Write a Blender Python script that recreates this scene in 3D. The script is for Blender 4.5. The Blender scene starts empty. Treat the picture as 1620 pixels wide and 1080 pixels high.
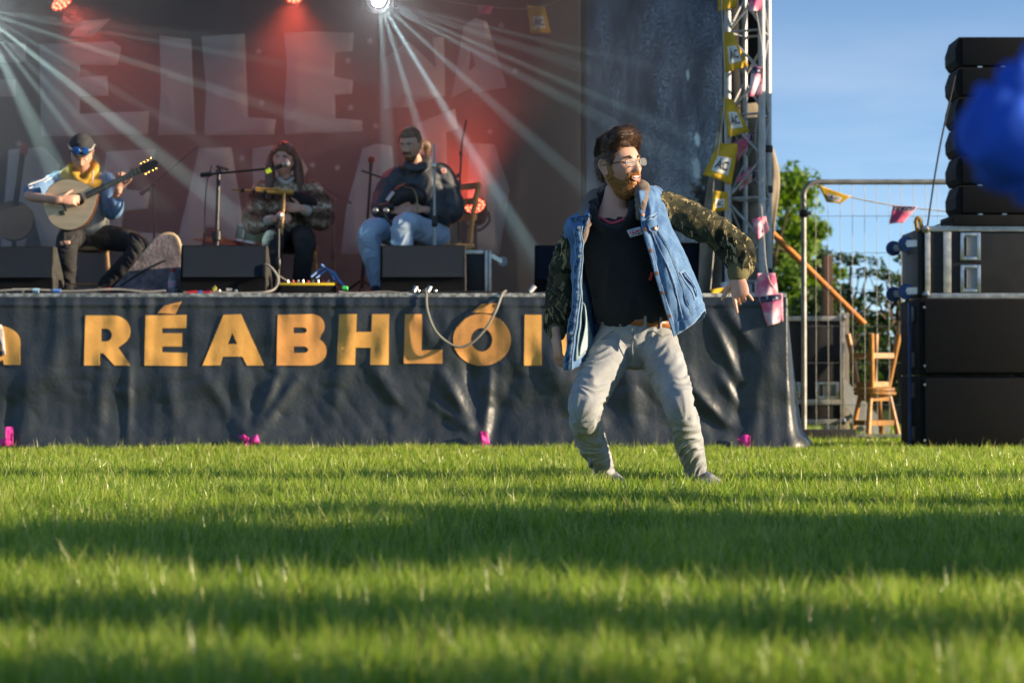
import bpy, bmesh, math, random
import numpy as np
from mathutils import Vector, Matrix, Euler

# ------------------------------------------------------------------ camera
scene = bpy.context.scene
CAM_H = 0.45
PITCH = math.radians(1.05)
F = 3825.0                       # focal length in photo pixels (85 mm on a 36 mm wide sensor)
cam_data = bpy.data.cameras.new('camera')
cam_data.lens = 85.0
cam_data.sensor_width = 36.0
cam_data.clip_end = 3000.0
cam_data.clip_start = 0.05
cam_data.dof.use_dof = True
cam_data.dof.focus_distance = 10.0
cam_data.dof.aperture_fstop = 4.5
cam = bpy.data.objects.new('camera', cam_data)
cam.location = (0, 0, CAM_H)
cam.rotation_euler = (math.pi / 2 + PITCH, 0, 0)
scene.collection.objects.link(cam)
scene.camera = cam

# ------------------------------------------------------------------ sky, sun, exposure
SUN_AZ = math.radians(12)        # how far the sun stands behind the picture plane, to the right
SUN_EL = math.radians(14)
sun_dir = Vector((math.cos(SUN_AZ) * math.cos(SUN_EL), -math.sin(SUN_AZ) * math.cos(SUN_EL), math.sin(SUN_EL)))
world = bpy.data.worlds.new('World')
scene.world = world
world.use_nodes = True
wn = world.node_tree
wn.nodes.clear()
w_out = wn.nodes.new('ShaderNodeOutputWorld')
w_bg = wn.nodes.new('ShaderNodeBackground')
w_sky = wn.nodes.new('ShaderNodeTexSky')
w_sky.sky_type = 'NISHITA'
w_sky.sun_disc = False
w_sky.sun_elevation = SUN_EL
w_sky.sun_rotation = math.atan2(sun_dir.x, sun_dir.y)
w_sky.air_density = 1.0
w_sky.dust_density = 0.25
w_sky.ozone_density = 2.5
# the sky deepens quickly above the horizon; a thin veil of cloud low down
w_tc = wn.nodes.new('ShaderNodeTexCoord')
w_map = wn.nodes.new('ShaderNodeMapping')
w_map.inputs['Location'].default_value = (0, 0, 0.06)
w_map.inputs['Scale'].default_value = (1, 1, 2.4)
wn.links.new(w_tc.outputs['Generated'], w_map.inputs['Vector'])
w_nrm = wn.nodes.new('ShaderNodeVectorMath'); w_nrm.operation = 'NORMALIZE'
wn.links.new(w_map.outputs['Vector'], w_nrm.inputs[0])
wn.links.new(w_nrm.outputs['Vector'], w_sky.inputs['Vector'])
w_m2 = wn.nodes.new('ShaderNodeMapping')
w_m2.inputs['Scale'].default_value = (5, 5, 26)
w_m2.inputs['Location'].default_value = (0.4, 0.2, 0.0)
wn.links.new(w_tc.outputs['Generated'], w_m2.inputs['Vector'])
w_noise = wn.nodes.new('ShaderNodeTexNoise')
w_noise.inputs['Scale'].default_value = 1.0
w_noise.inputs['Detail'].default_value = 6
wn.links.new(w_m2.outputs['Vector'], w_noise.inputs['Vector'])
w_ramp = wn.nodes.new('ShaderNodeValToRGB')
w_ramp.color_ramp.elements[0].position = 0.44
w_ramp.color_ramp.elements[1].position = 0.74
w_ramp.color_ramp.elements[1].color = (0.36, 0.42, 0.42, 1)
wn.links.new(w_noise.outputs['Fac'], w_ramp.inputs['Fac'])
w_sep = wn.nodes.new('ShaderNodeSeparateXYZ')
wn.links.new(w_tc.outputs['Generated'], w_sep.inputs[0])
w_low = wn.nodes.new('ShaderNodeMapRange')
w_low.inputs['From Min'].default_value = 0.02
w_low.inputs['From Max'].default_value = 0.17
w_low.inputs['To Min'].default_value = 1.0
w_low.inputs['To Max'].default_value = 0.0
wn.links.new(w_sep.outputs['Z'], w_low.inputs['Value'])
w_mul = wn.nodes.new('ShaderNodeMath'); w_mul.operation = 'MULTIPLY'
wn.links.new(w_ramp.outputs['Color'], w_mul.inputs[0])
wn.links.new(w_low.outputs['Result'], w_mul.inputs[1])
w_mix = wn.nodes.new('ShaderNodeMix'); w_mix.data_type = 'RGBA'
wn.links.new(w_mul.outputs[0], w_mix.inputs['Factor'])
wn.links.new(w_sky.outputs['Color'], w_mix.inputs['A'])
w_mix.inputs['B'].default_value = (6.0, 5.6, 5.6, 1)
wn.links.new(w_mix.outputs['Result'], w_bg.inputs['Color'])
w_bg.inputs['Strength'].default_value = 0.125
wn.links.new(w_bg.outputs['Background'], w_out.inputs['Surface'])

sun_data = bpy.data.lights.new('sun', 'SUN')
sun_data.energy = 5.0
sun_data.angle = math.radians(0.7)
sun_data.color = (1.0, 0.80, 0.55)
sun = bpy.data.objects.new('sun', sun_data)
sun.rotation_euler = sun_dir.to_track_quat('Z', 'Y').to_euler()
sun.location = (20, -8, 12)
scene.collection.objects.link(sun)

scene.view_settings.view_transform = 'Standard'
scene.view_settings.look = 'None'
scene.view_settings.exposure = 1.1
scene.view_settings.gamma = 1.0
scene.view_settings.use_curve_mapping = False
scene.render.engine = 'CYCLES'
scene.cycles.use_denoising = True
scene.cycles.use_adaptive_sampling = True
scene.cycles.adaptive_threshold = 0.02
scene.cycles.max_bounces = 6
scene.cycles.diffuse_bounces = 3
scene.cycles.glossy_bounces = 3
scene.cycles.transmission_bounces = 4
scene.cycles.transparent_max_bounces = 8
scene.cycles.volume_bounces = 0
scene.cycles.sample_clamp_indirect = 6.0
scene.cycles.caustics_reflective = False
scene.cycles.caustics_refractive = False

# ------------------------------------------------------------------ helpers
rng = random.Random(7)
nrs = np.random.RandomState(11)
CP, SP = math.cos(PITCH), math.sin(PITCH)

def W(px, py, Y):
    """photo pixel at depth Y (metres in front of the camera) -> point in the world"""
    dx = (px - 810.0) / F
    dz = (540.0 - py) / F
    d = Vector((dx, CP - dz * SP, SP + dz * CP))
    return Vector((0, 0, CAM_H)) + d * (Y / d.y)

def XP(px, Y): return W(px, 610, Y).x
def ZP(py, Y): return W(810, py, Y).z
def SC(Y): return F / Y

def lerp(a, b, t): return a + (b - a) * t
def sstep(a, b, x):
    t = np.clip((x - a) / (b - a), 0, 1)
    return t * t * (3 - 2 * t)

def vnoise(P, seed=0):
    """value noise on an (n,3) array, -1..1"""
    P = np.asarray(P, float)
    i = np.floor(P).astype(np.int64)
    f = P - i
    f = f * f * (3 - 2 * f)
    def h(a, b, c):
        n = (a * 374761393 + b * 668265263 + c * 2147483647 + seed * 974634211) & 0xffffffff
        n = ((n ^ (n >> 13)) * 1274126177) & 0xffffffff
        n = n ^ (n >> 16)
        return (n & 0xffff) / 32767.5 - 1
    x, y, z = i[:, 0], i[:, 1], i[:, 2]
    fx, fy, fz = f[:, 0], f[:, 1], f[:, 2]
    c00 = h(x, y, z) * (1 - fx) + h(x + 1, y, z) * fx
    c10 = h(x, y + 1, z) * (1 - fx) + h(x + 1, y + 1, z) * fx
    c01 = h(x, y, z + 1) * (1 - fx) + h(x + 1, y, z + 1) * fx
    c11 = h(x, y + 1, z + 1) * (1 - fx) + h(x + 1, y + 1, z + 1) * fx
    return (c00 * (1 - fy) + c10 * fy) * (1 - fz) + (c01 * (1 - fy) + c11 * fy) * fz

def fnoise(P, octs=3, seed=0):
    P = np.asarray(P, float)
    s = 0; a = 1.0; t = 0
    for k in range(octs):
        s = s + a * vnoise(P * (2 ** k), seed + k * 17)
        t += a; a *= 0.5
    return s / t

# ---------------------------------------------------------------- materials
MATS = {}
def pmat(name, col, rough=0.6, metal=0.0, var=0.15, ns=8.0, bump=0.0, bs=80.0, spec=0.5, sheen=0.0,
         col2=None, lo=0.35, hi=0.65, coat=0.0, trans=0.0, alpha=1.0, stretch=(1, 1, 1), rvar=0.1, detail=4):
    if name in MATS: return MATS[name]
    m = bpy.data.materials.new(name); m.use_nodes = True
    nt = m.node_tree; b = nt.nodes['Principled BSDF']; L = nt.links.new
    tc = nt.nodes.new('ShaderNodeTexCoord'); mp = nt.nodes.new('ShaderNodeMapping')
    mp.inputs['Scale'].default_value = stretch
    L(tc.outputs['Object'], mp.inputs['Vector'])
    n = nt.nodes.new('ShaderNodeTexNoise'); n.inputs['Scale'].default_value = ns; n.inputs['Detail'].default_value = detail
    L(mp.outputs['Vector'], n.inputs['Vector'])
    r = nt.nodes.new('ShaderNodeValToRGB')
    r.color_ramp.elements[0].position = lo; r.color_ramp.elements[1].position = hi
    c2 = col2 if col2 is not None else tuple(min(1, c * (1 + var)) for c in col)
    c1 = col if col2 is not None else tuple(c * (1 - var) for c in col)
    r.color_ramp.elements[0].color = (*c1, 1); r.color_ramp.elements[1].color = (*c2, 1)
    L(n.outputs['Fac'], r.inputs['Fac']); L(r.outputs['Color'], b.inputs['Base Color'])
    mr = nt.nodes.new('ShaderNodeMapRange')
    mr.inputs['To Min'].default_value = max(0.03, rough - rvar); mr.inputs['To Max'].default_value = min(1, rough + rvar)
    L(n.outputs['Fac'], mr.inputs['Value']); L(mr.outputs['Result'], b.inputs['Roughness'])
    b.inputs['Metallic'].default_value = metal
    b.inputs['Specular IOR Level'].default_value = spec
    b.inputs['Sheen Weight'].default_value = sheen
    b.inputs['Coat Weight'].default_value = coat
    b.inputs['Transmission Weight'].default_value = trans
    b.inputs['Alpha'].default_value = alpha
    if bump:
        n2 = nt.nodes.new('ShaderNodeTexNoise'); n2.inputs['Scale'].default_value = bs; n2.inputs['Detail'].default_value = 3
        L(mp.outputs['Vector'], n2.inputs['Vector'])
        bp = nt.nodes.new('ShaderNodeBump'); bp.inputs['Strength'].default_value = bump; bp.inputs['Distance'].default_value = 0.01
        L(n2.outputs['Fac'], bp.inputs['Height']); L(bp.outputs['Normal'], b.inputs['Normal'])
    MATS[name] = m
    return m

def emat(name, col, strength):
    if name in MATS: return MATS[name]
    m = bpy.data.materials.new(name); m.use_nodes = True
    b = m.node_tree.nodes['Principled BSDF']
    b.inputs['Base Color'].default_value = (*col, 1)
    b.inputs['Emission Color'].default_value = (*col, 1)
    b.inputs['Emission Strength'].default_value = strength
    MATS[name] = m
    return m

# ---------------------------------------------------------------- objects
col = scene.collection
def tag(o, label=None, cat=None, group=None, kind=None):
    if label: o['label'] = label
    if cat: o['category'] = cat
    if group: o['group'] = group
    if kind: o['kind'] = kind
    return o

def thing(name, label, cat, loc=(0, 0, 0), group=None, rz=0):
    o = bpy.data.objects.new(name, None)
    o.location = loc; o.rotation_euler = (0, 0, rz); o.empty_display_size = 0.1
    col.objects.link(o)
    return tag(o, label, cat, group)

def link(name, me, m=None, parent=None, world_coords=True):
    """mesh in world coordinates -> object under parent (parents are only translated/rotated about z)"""
    o = bpy.data.objects.new(name, me)
    col.objects.link(o)
    if m is not None and not me.materials: me.materials.append(m)
    if parent is not None:
        o.parent = parent
        if world_coords:
            o.matrix_parent_inverse = world_matrix(parent).inverted()
    return o

def world_matrix(o):
    m = Matrix.LocRotScale(o.location, o.rotation_euler, o.scale)
    if o.parent is not None:
        m = world_matrix(o.parent) @ o.matrix_parent_inverse @ m
    return m

def copy_tree(o, parent=None):
    c = o.copy(); col.objects.link(c)
    if parent is not None:
        c.parent = parent; c.matrix_parent_inverse = o.matrix_parent_inverse.copy()
    for ch in list(o.children): copy_tree(ch, c)
    return c

class MB:
    """collects shapes into one mesh"""
    def __init__(s): s.bm = bmesh.new()
    def box(s, c, size, rot=None, bevel=0.0):
        r = bmesh.ops.create_cube(s.bm, size=1.0)
        vs = r['verts']
        M = Matrix.Translation(Vector(c)) @ (rot.to_matrix().to_4x4() if rot is not None else Matrix.Identity(4)) @ Matrix.Diagonal((*size, 1))
        bmesh.ops.transform(s.bm, matrix=M, verts=vs)
        if bevel:
            es = list({e for v in vs for e in v.link_edges})
            bmesh.ops.bevel(s.bm, geom=es, offset=bevel, segments=2, profile=0.6, affect='EDGES')
        return s
    def bar(s, p0, p1, w, h, up=(0, 0, 1)):
        p0 = Vector(p0); p1 = Vector(p1); t = (p1 - p0); L = t.length; t.normalize()
        u = Vector(up); u = u - t * u.dot(t)
        if u.length < 1e-5: u = Vector((1, 0, 0)) - t * t.x
        u.normalize(); x = t.cross(u)
        M = Matrix((( x.x, t.x, u.x, 0), (x.y, t.y, u.y, 0), (x.z, t.z, u.z, 0), (0, 0, 0, 1)))
        r = bmesh.ops.create_cube(s.bm, size=1.0)
        bmesh.ops.transform(s.bm, matrix=Matrix.Translation((p0 + p1) / 2) @ M @ Matrix.Diagonal((w, L, h, 1)), verts=r['verts'])
        return s
    def tube(s, pts, r, n=10, caps=True):
        pts = [Vector(p) for p in pts]
        rs = r if isinstance(r, (list, tuple)) else [r] * len(pts)
        t0 = (pts[1] - pts[0]).normalized()
        u = t0.orthogonal().normalized()
        rings = []
        for i, p in enumerate(pts):
            if i == 0: t = t0
            elif i == len(pts) - 1: t = (pts[i] - pts[i - 1]).normalized()
            else: t = (pts[i + 1] - pts[i - 1]).normalized()
            u = (u - t * u.dot(t)).normalized(); v = t.cross(u)
            rings.append([s.bm.verts.new(p + (u * math.cos(a) + v * math.sin(a)) * rs[i]) for a in [2 * math.pi * k / n for k in range(n)]])
        for a, b in zip(rings, rings[1:]):
            for k in range(n):
                s.bm.faces.new((a[k], a[(k + 1) % n], b[(k + 1) % n], b[k]))
        if caps:
            s.bm.faces.new(list(reversed(rings[0]))); s.bm.faces.new(rings[-1])
        return s
    def lathe(s, prof, o=(0, 0, 0), axis=(0, 0, 1), n=24):
        """prof: list of (radius, height along axis)"""
        ax = Vector(axis).normalized(); u = ax.orthogonal().normalized(); v = ax.cross(u); o = Vector(o)
        rings = []
        for r, h in prof:
            if r < 1e-6: rings.append([s.bm.verts.new(o + ax * h)])
            else: rings.append([s.bm.verts.new(o + ax * h + (u * math.cos(a) + v * math.sin(a)) * r) for a in [2 * math.pi * k / n for k in range(n)]])
        for a, b in zip(rings, rings[1:]):
            if len(a) == 1 and len(b) == 1: continue
            for k in range(n):
                if len(a) == 1: s.bm.faces.new((a[0], b[(k + 1) % n], b[k]))
                elif len(b) == 1: s.bm.faces.new((a[k], a[(k + 1) % n], b[0]))
                else: s.bm.faces.new((a[k], a[(k + 1) % n], b[(k + 1) % n], b[k]))
        for e in (rings[0], rings[-1]):
            if len(e) > 1:
                try: s.bm.faces.new(e if e is rings[-1] else list(reversed(e)))
                except ValueError: pass
        return s
    def prism(s, poly, ext):
        """poly: list of 3D points (planar), ext: extrusion vector"""
        ext = Vector(ext)
        a = [s.bm.verts.new(Vector(p)) for p in poly]; b = [s.bm.verts.new(Vector(p) + ext) for p in poly]
        s.bm.faces.new(list(reversed(a))); s.bm.faces.new(b)
        n = len(a)
        for k in range(n): s.bm.faces.new((a[k], a[(k + 1) % n], b[(k + 1) % n], b[k]))
        return s
    def grid(s, P, closed_u=False):
        """P: (rows, cols, 3)"""
        P = np.asarray(P); R, C = P.shape[:2]
        vs = [[s.bm.verts.new(P[i, j]) for j in range(C)] for i in range(R)]
        for i in range(R - 1):
            for j in range(C if closed_u else C - 1):
                s.bm.faces.new((vs[i][j], vs[i][(j + 1) % C], vs[i + 1][(j + 1) % C], vs[i + 1][j]))
        return s
    def mesh(s, name='m', smooth=None):
        bmesh.ops.recalc_face_normals(s.bm, faces=s.bm.faces)
        me = bpy.data.meshes.new(name); s.bm.to_mesh(me); s.bm.free()
        if smooth is not None: smooth_by_angle(me, smooth)
        return me
    def build(s, name, m, parent=None, smooth=35, kind=None, label=None):
        o = link(name, s.mesh(name, smooth), m, parent)
        if kind: o['kind'] = kind
        if label: o['label'] = label
        return o

def smooth_by_angle(me, deg):
    me.polygons.foreach_set('use_smooth', [True] * len(me.polygons))
    try: me.set_sharp_from_angle(angle=math.radians(deg))
    except Exception: pass

def np_mesh(name, V, Fc, smooth=True):
    """V (n,3), Fc (m,k) -> mesh, quick"""
    V = np.asarray(V, np.float32); Fc = np.asarray(Fc, np.int32)
    me = bpy.data.meshes.new(name)
    k = Fc.shape[1]
    me.vertices.add(len(V)); me.vertices.foreach_set('co', V.ravel())
    me.loops.add(Fc.size); me.loops.foreach_set('vertex_index', Fc.ravel())
    me.polygons.add(len(Fc))
    me.polygons.foreach_set('loop_start', np.arange(0, Fc.size, k, dtype=np.int32))
    me.polygons.foreach_set('loop_total', np.full(len(Fc), k, np.int32))
    me.update(calc_edges=True)
    if smooth: me.polygons.foreach_set('use_smooth', [True] * len(Fc))
    return me

def grid_mesh(name, P, closed_u=False):
    P = np.asarray(P); R, C = P.shape[:2]
    idx = np.arange(R * C).reshape(R, C)
    a = idx[:-1, :-1].ravel(); b = idx[:-1, 1:].ravel(); c = idx[1:, 1:].ravel(); d = idx[1:, :-1].ravel()
    Fc = np.stack([a, b, c, d], 1)
    if closed_u:
        Fc = np.concatenate([Fc, np.stack([idx[:-1, -1], idx[:-1, 0], idx[1:, 0], idx[1:, -1]], 1)])
    return np_mesh(name, P.reshape(-1, 3), Fc)

def solidify(me, t, offset=0.0, name=None):
    o = bpy.data.objects.new('tmp', me); col.objects.link(o)
    md = o.modifiers.new('s', 'SOLIDIFY'); md.thickness = t; md.offset = offset
    dg = bpy.context.evaluated_depsgraph_get()
    r = bpy.data.meshes.new_from_object(o.evaluated_get(dg))
    bpy.data.objects.remove(o); bpy.data.meshes.remove(me)
    r.name = name or 'm'
    r.polygons.foreach_set('use_smooth', [True] * len(r.polygons))
    return r

def cr(P, t):
    """Catmull-Rom through the rows of P at parameters t in 0..1"""
    P = np.asarray(P, float); n = len(P)
    x = np.clip(np.asarray(t, float), 0, 1) * (n - 1)
    i = np.minimum(np.floor(x).astype(int), n - 2); f = (x - i)[:, None]
    g = lambda k: P[np.clip(k, 0, n - 1)]
    p0, p1, p2, p3 = g(i - 1), g(i), g(i + 1), g(i + 2)
    p0 = np.where((i == 0)[:, None], 2 * p1 - p2, p0)
    p3 = np.where((i == n - 2)[:, None], 2 * p2 - p1, p3)
    return 0.5 * (2 * p1 + (p2 - p0) * f + (2 * p0 - 5 * p1 + 4 * p2 - p3) * f ** 2 + (3 * p1 - p0 - 3 * p2 + p3) * f ** 3)

def curve(pts, n=24):
    return [Vector(p) for p in cr([list(p) for p in pts], np.linspace(0, 1, n))]

def loft(path, radii, hint=(1, 0, 0), n=20, m=None, caps=True):
    """closed tube: path points, radii (rx, ry) per point; hint = direction of rx. -> (V, F quads)"""
    path = np.array([list(p) for p in path], float)
    rad = np.array([(r, r) if np.isscalar(r) else tuple(r) for r in radii], float)
    if m:
        t = np.linspace(0, 1, m); path = cr(path, t); rad = np.maximum(cr(rad, t), 0.002)
    T = np.gradient(path, axis=0); T /= np.linalg.norm(T, axis=1)[:, None] + 1e-9
    h = np.array(hint, float)
    if h.ndim == 1: h = np.repeat(h[None], len(path), 0)
    Sd = h - (h * T).sum(1)[:, None] * T; Sd /= np.linalg.norm(Sd, axis=1)[:, None] + 1e-9
    Fw = np.cross(T, Sd)
    if caps:
        a = rad[0].min(); b = rad[-1].min()
        path = np.concatenate([[path[0] - T[0] * a * .55, path[0] - T[0] * a * .38], path, [path[-1] + T[-1] * b * .38, path[-1] + T[-1] * b * .55]])
        rad = np.concatenate([[rad[0] * .25, rad[0] * .75], rad, [rad[-1] * .75, rad[-1] * .25]])
        Sd = np.concatenate([Sd[:1], Sd[:1], Sd, Sd[-1:], Sd[-1:]]); Fw = np.concatenate([Fw[:1], Fw[:1], Fw, Fw[-1:], Fw[-1:]])
    a = np.linspace(0, 2 * np.pi, n, endpoint=False)
    V = path[:, None] + rad[:, 0, None, None] * np.cos(a)[None, :, None] * Sd[:, None] + rad[:, 1, None, None] * np.sin(a)[None, :, None] * Fw[:, None]
    R = len(path)
    idx = np.arange(R * n).reshape(R, n); nx = np.roll(idx, -1, 1)
    Fc = np.stack([idx[:-1], nx[:-1], nx[1:], idx[1:]], -1).reshape(-1, 4)
    V = V.reshape(-1, 3)
    c0 = len(V); V = np.concatenate([V, path[:1], path[-1:]])
    f0 = np.stack([idx[0], np.full(n, c0), nx[0], nx[0]], -1); f1 = np.stack([idx[-1], nx[-1], np.full(n, c0 + 1), np.full(n, c0 + 1)], -1)
    return V, [list(map(int, f)) for f in Fc] + [[int(x[0]), int(x[2]), int(x[1])][::-1] for x in f0] + [[int(x[0]), int(x[1]), int(x[2])] for x in f1]

def join_vf(parts):
    V = []; Fc = []; o = 0
    for v, f in parts:
        V.append(np.asarray(v)); Fc += [[i + o for i in q] for q in f]; o += len(v)
    return np.concatenate(V), Fc

def union(parts, voxel=0.006, smooth=4, name='body', fac=0.5):
    """voxel union of closed shapes, one continuous skin"""
    V, Fc = join_vf(parts)
    me = bpy.data.meshes.new('tmp'); me.from_pydata([tuple(v) for v in V], [], Fc); me.update()
    bm = bmesh.new(); bm.from_mesh(me); bmesh.ops.recalc_face_normals(bm, faces=bm.faces); bm.to_mesh(me); bm.free()
    o = bpy.data.objects.new('tmp', me); col.objects.link(o)
    md = o.modifiers.new('r', 'REMESH'); md.mode = 'VOXEL'; md.voxel_size = voxel; md.adaptivity = 0
    if smooth:
        sm = o.modifiers.new('s', 'SMOOTH'); sm.factor = fac; sm.iterations = smooth
    dg = bpy.context.evaluated_depsgraph_get()
    r = bpy.data.meshes.new_from_object(o.evaluated_get(dg)); r.name = name
    bpy.data.objects.remove(o); bpy.data.meshes.remove(me)
    r.polygons.foreach_set('use_smooth', [True] * len(r.polygons))
    return r

def get_co(me):
    a = np.empty(len(me.vertices) * 3, np.float32); me.vertices.foreach_get('co', a); return a.reshape(-1, 3).astype(float)
def get_no(me):
    a = np.empty(len(me.vertices) * 3, np.float32); me.vertices.foreach_get('normal', a); return a.reshape(-1, 3).astype(float)
def set_co(me, V):
    me.vertices.foreach_set('co', np.asarray(V, np.float32).ravel()); me.update()

def wrinkle(me, bones, amp=0.006, freq=38.0, seed=1, extra=0.0025):
    """cloth folds that run round each limb; bones = [(p0, p1, amp0, amp1), ...]"""
    V = get_co(me); N = get_no(me)
    best = np.full(len(V), 1e9); tt = np.zeros(len(V)); aa = np.zeros(len(V)); ang = np.zeros(len(V)); base = 0.0; tb = np.zeros(len(V))
    for p0, p1, a0, a1 in bones:
        p0 = np.array(p0); p1 = np.array(p1); d = p1 - p0; L = np.linalg.norm(d); d /= L
        t = np.clip(((V - p0) @ d) / L, 0, 1); q = p0 + t[:, None] * d * L
        r = V - q; dist = np.linalg.norm(r, axis=1)
        s = np.cross(d, [0, 1, 0.2]); s /= np.linalg.norm(s); f = np.cross(d, s)
        an = np.arctan2(r @ f, r @ s)
        k = dist < best
        best[k] = dist[k]; tb[k] = base + t[k] * L; aa[k] = a0 + (a1 - a0) * t[k]; ang[k] = an[k]
        base += L
    Q = np.stack([tb * freq + 1.2 * np.sin(ang * 2 + tb * 9 + seed) + 0.8 * np.sin(ang + seed * 2), np.cos(ang) * 1.1 + seed, np.sin(ang) * 1.1 + tb * 2], 1)
    n = vnoise(Q, seed); ridge = 1 - 2 * np.abs(n)
    d = amp * aa * ridge + extra * fnoise(V * 22, 3, seed + 5)
    set_co(me, V + N * d[:, None])
    return me
# ================================================================== the setting
YS, ST = 16.07, 1.06                      # stage front plane, height of the deck
XR, XL = XP(1245, YS), -5.4

def text_mesh(s, size, extrude=0.001, offset=0.0):
    cu = bpy.data.curves.new('t', 'FONT'); cu.body = s; cu.size = size; cu.extrude = extrude; cu.offset = offset
    cu.align_x = 'CENTER'; cu.align_y = 'CENTER'; cu.resolution_u = 3
    o = bpy.data.objects.new('t', cu); col.objects.link(o)
    dg = bpy.context.evaluated_depsgraph_get()
    me = bpy.data.meshes.new_from_object(o.evaluated_get(dg))
    bpy.data.objects.remove(o); bpy.data.curves.remove(cu)
    return me

# ---- ground
def ground_material():
    m = bpy.data.materials.new('turf'); m.use_nodes = True
    nt = m.node_tree; b = nt.nodes['Principled BSDF']; L = nt.links.new
    tc = nt.nodes.new('ShaderNodeTexCoord')
    n1 = nt.nodes.new('ShaderNodeTexNoise'); n1.inputs['Scale'].default_value = 1.3; n1.inputs['Detail'].default_value = 8
    n2 = nt.nodes.new('ShaderNodeTexNoise'); n2.inputs['Scale'].default_value = 90; n2.inputs['Detail'].default_value = 3
    L(tc.outputs['Object'], n1.inputs['Vector']); L(tc.outputs['Object'], n2.inputs['Vector'])
    r = nt.nodes.new('ShaderNodeValToRGB')
    r.color_ramp.elements[0].position = .3; r.color_ramp.elements[1].position = .7
    r.color_ramp.elements[0].color = (.035, .055, .012, 1); r.color_ramp.elements[1].color = (.075, .10, .022, 1)
    mx = nt.nodes.new('ShaderNodeMath'); mx.operation = 'ADD'
    ml = nt.nodes.new('ShaderNodeMath'); ml.operation = 'MULTIPLY'; ml.inputs[1].default_value = .5
    L(n1.outputs['Fac'], ml.inputs[0])
    ml2 = nt.nodes.new('ShaderNodeMath'); ml2.operation = 'MULTIPLY'; ml2.inputs[1].default_value = .5
    L(n2.outputs['Fac'], ml2.inputs[0]); L(ml.outputs[0], mx.inputs[0]); L(ml2.outputs[0], mx.inputs[1])
    L(mx.outputs[0], r.inputs['Fac']); L(r.outputs['Color'], b.inputs['Base Color'])
    b.inputs['Roughness'].default_value = .95; b.inputs['Specular IOR Level'].default_value = .1
    bp = nt.nodes.new('ShaderNodeBump'); bp.inputs['Strength'].default_value = .8; bp.inputs['Distance'].default_value = .03
    L(n2.outputs['Fac'], bp.inputs['Height']); L(bp.outputs['Normal'], b.inputs['Normal'])
    return m
mb = MB()
gx = np.concatenate([[-900, -200, -60], np.linspace(-20, 20, 41), [60, 200, 900]])
gy = np.concatenate([[-300, -60], np.linspace(-10, 40, 51), [90, 250, 900]])
GX, GY = np.meshgrid(gx, gy)
mb.grid(np.stack([GX, GY, np.zeros_like(GX)], -1))
ground = mb.build('ground', ground_material()); tag(ground, kind='structure')

# ---- the stage: deck, edge profile, skirt with letters
m_deck = pmat('stage_ply', (.05, .045, .04), .7, var=.4, ns=14)
m_alu = pmat('aluminium', (.40, .40, .39), .5, .5, var=.12, ns=20)
m_alu_dirty = pmat('deck_edge_profile', (.42, .42, .38), .5, .7, var=.45, ns=30, lo=.42, hi=.6)
m_black = pmat('black_paint', (.018, .018, .02), .5, var=.3, ns=20)
m_blackcloth = pmat('black_cloth', (.012, .013, .016), .9, var=.35, ns=5, bump=.2, bs=180)

stage = thing('stage', 'raised festival stage with dark tarpaulin skirt carrying orange letters', 'stage', ((XL + XR) / 2, YS + 2.2, 0))
MB().box(((XL + XR) / 2, YS + 2.3, ST - .05), (XR - XL - .04, 4.5, .1)).build('deck', m_deck, stage)
mb = MB(); mb.box(((XL + XR) / 2, YS + .02, ST - .012), (XR - XL, .05, .034), bevel=.004)
mb.build('deck_edge', m_alu_dirty, stage)
for i in range(7):
    x = lerp(XL + .15, XR - .35, i / 6)
    for y in (YS + .22, YS + 2.2, YS + 4.2):
        MB().tube([(x, y, 0), (x, y, ST - .1)], .025, 10).build('stage_leg', m_alu, stage)

# folds of the skirt, in photo pixels on the plane of the stage front: (x0,y0,x1,y1,width,height in m)
FOLDS = [(1122, 500, 1170, 600, 9, .024), (1148, 488, 1192, 548, 10, .018), (1092, 612, 1146, 668, 8, .024), (1140, 596, 1168, 640, 8, .018),
         (1060, 560, 1120, 640, 14, .02), (1170, 560, 1176, 690, 20, -.02), (1100, 660, 1172, 696, 12, -.025), (1228, 500, 1180, 690, 18, .02),
         (700, 590, 742, 668, 11, .034), (735, 560, 764, 640, 13, -.03), (775, 585, 768, 690, 9, .032), (850, 540, 900, 640, 16, .022), (690, 640, 760, 690, 10, .02),
         (590, 580, 645, 650, 13, .022), (612, 520, 600, 600, 12, .014), (655, 490, 700, 560, 13, .014), (800, 480, 830, 600, 14, .012), (810, 600, 775, 690, 14, -.02),
         (440, 590, 402, 690, 10, .034), (425, 640, 398, 700, 9, -.022), (470, 600, 400, 696, 11, .026), (375, 590, 392, 690, 14, .02), (330, 600, 388, 694, 12, .018),
         (205, 560, 203, 690, 7, .016), (48, 560, 44, 700, 16, .024), (20, 640, 12, 700, 9, -.02), (165, 560, 160, 680, 12, .012), (545, 560, 520, 680, 16, .012),
         (262, 580, 280, 680, 14, .014), (95, 520, 60, 640, 18, .014), (880, 560, 960, 690, 18, .022), (985, 560, 1010, 690, 16, .018),
         (700, 480, 712, 560, 10, .01), (560, 470, 556, 560, 9, .008), (430, 480, 436, 570, 10, .01), (310, 480, 300, 580, 12, .01), (118, 480, 122, 570, 12, .008)]
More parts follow.
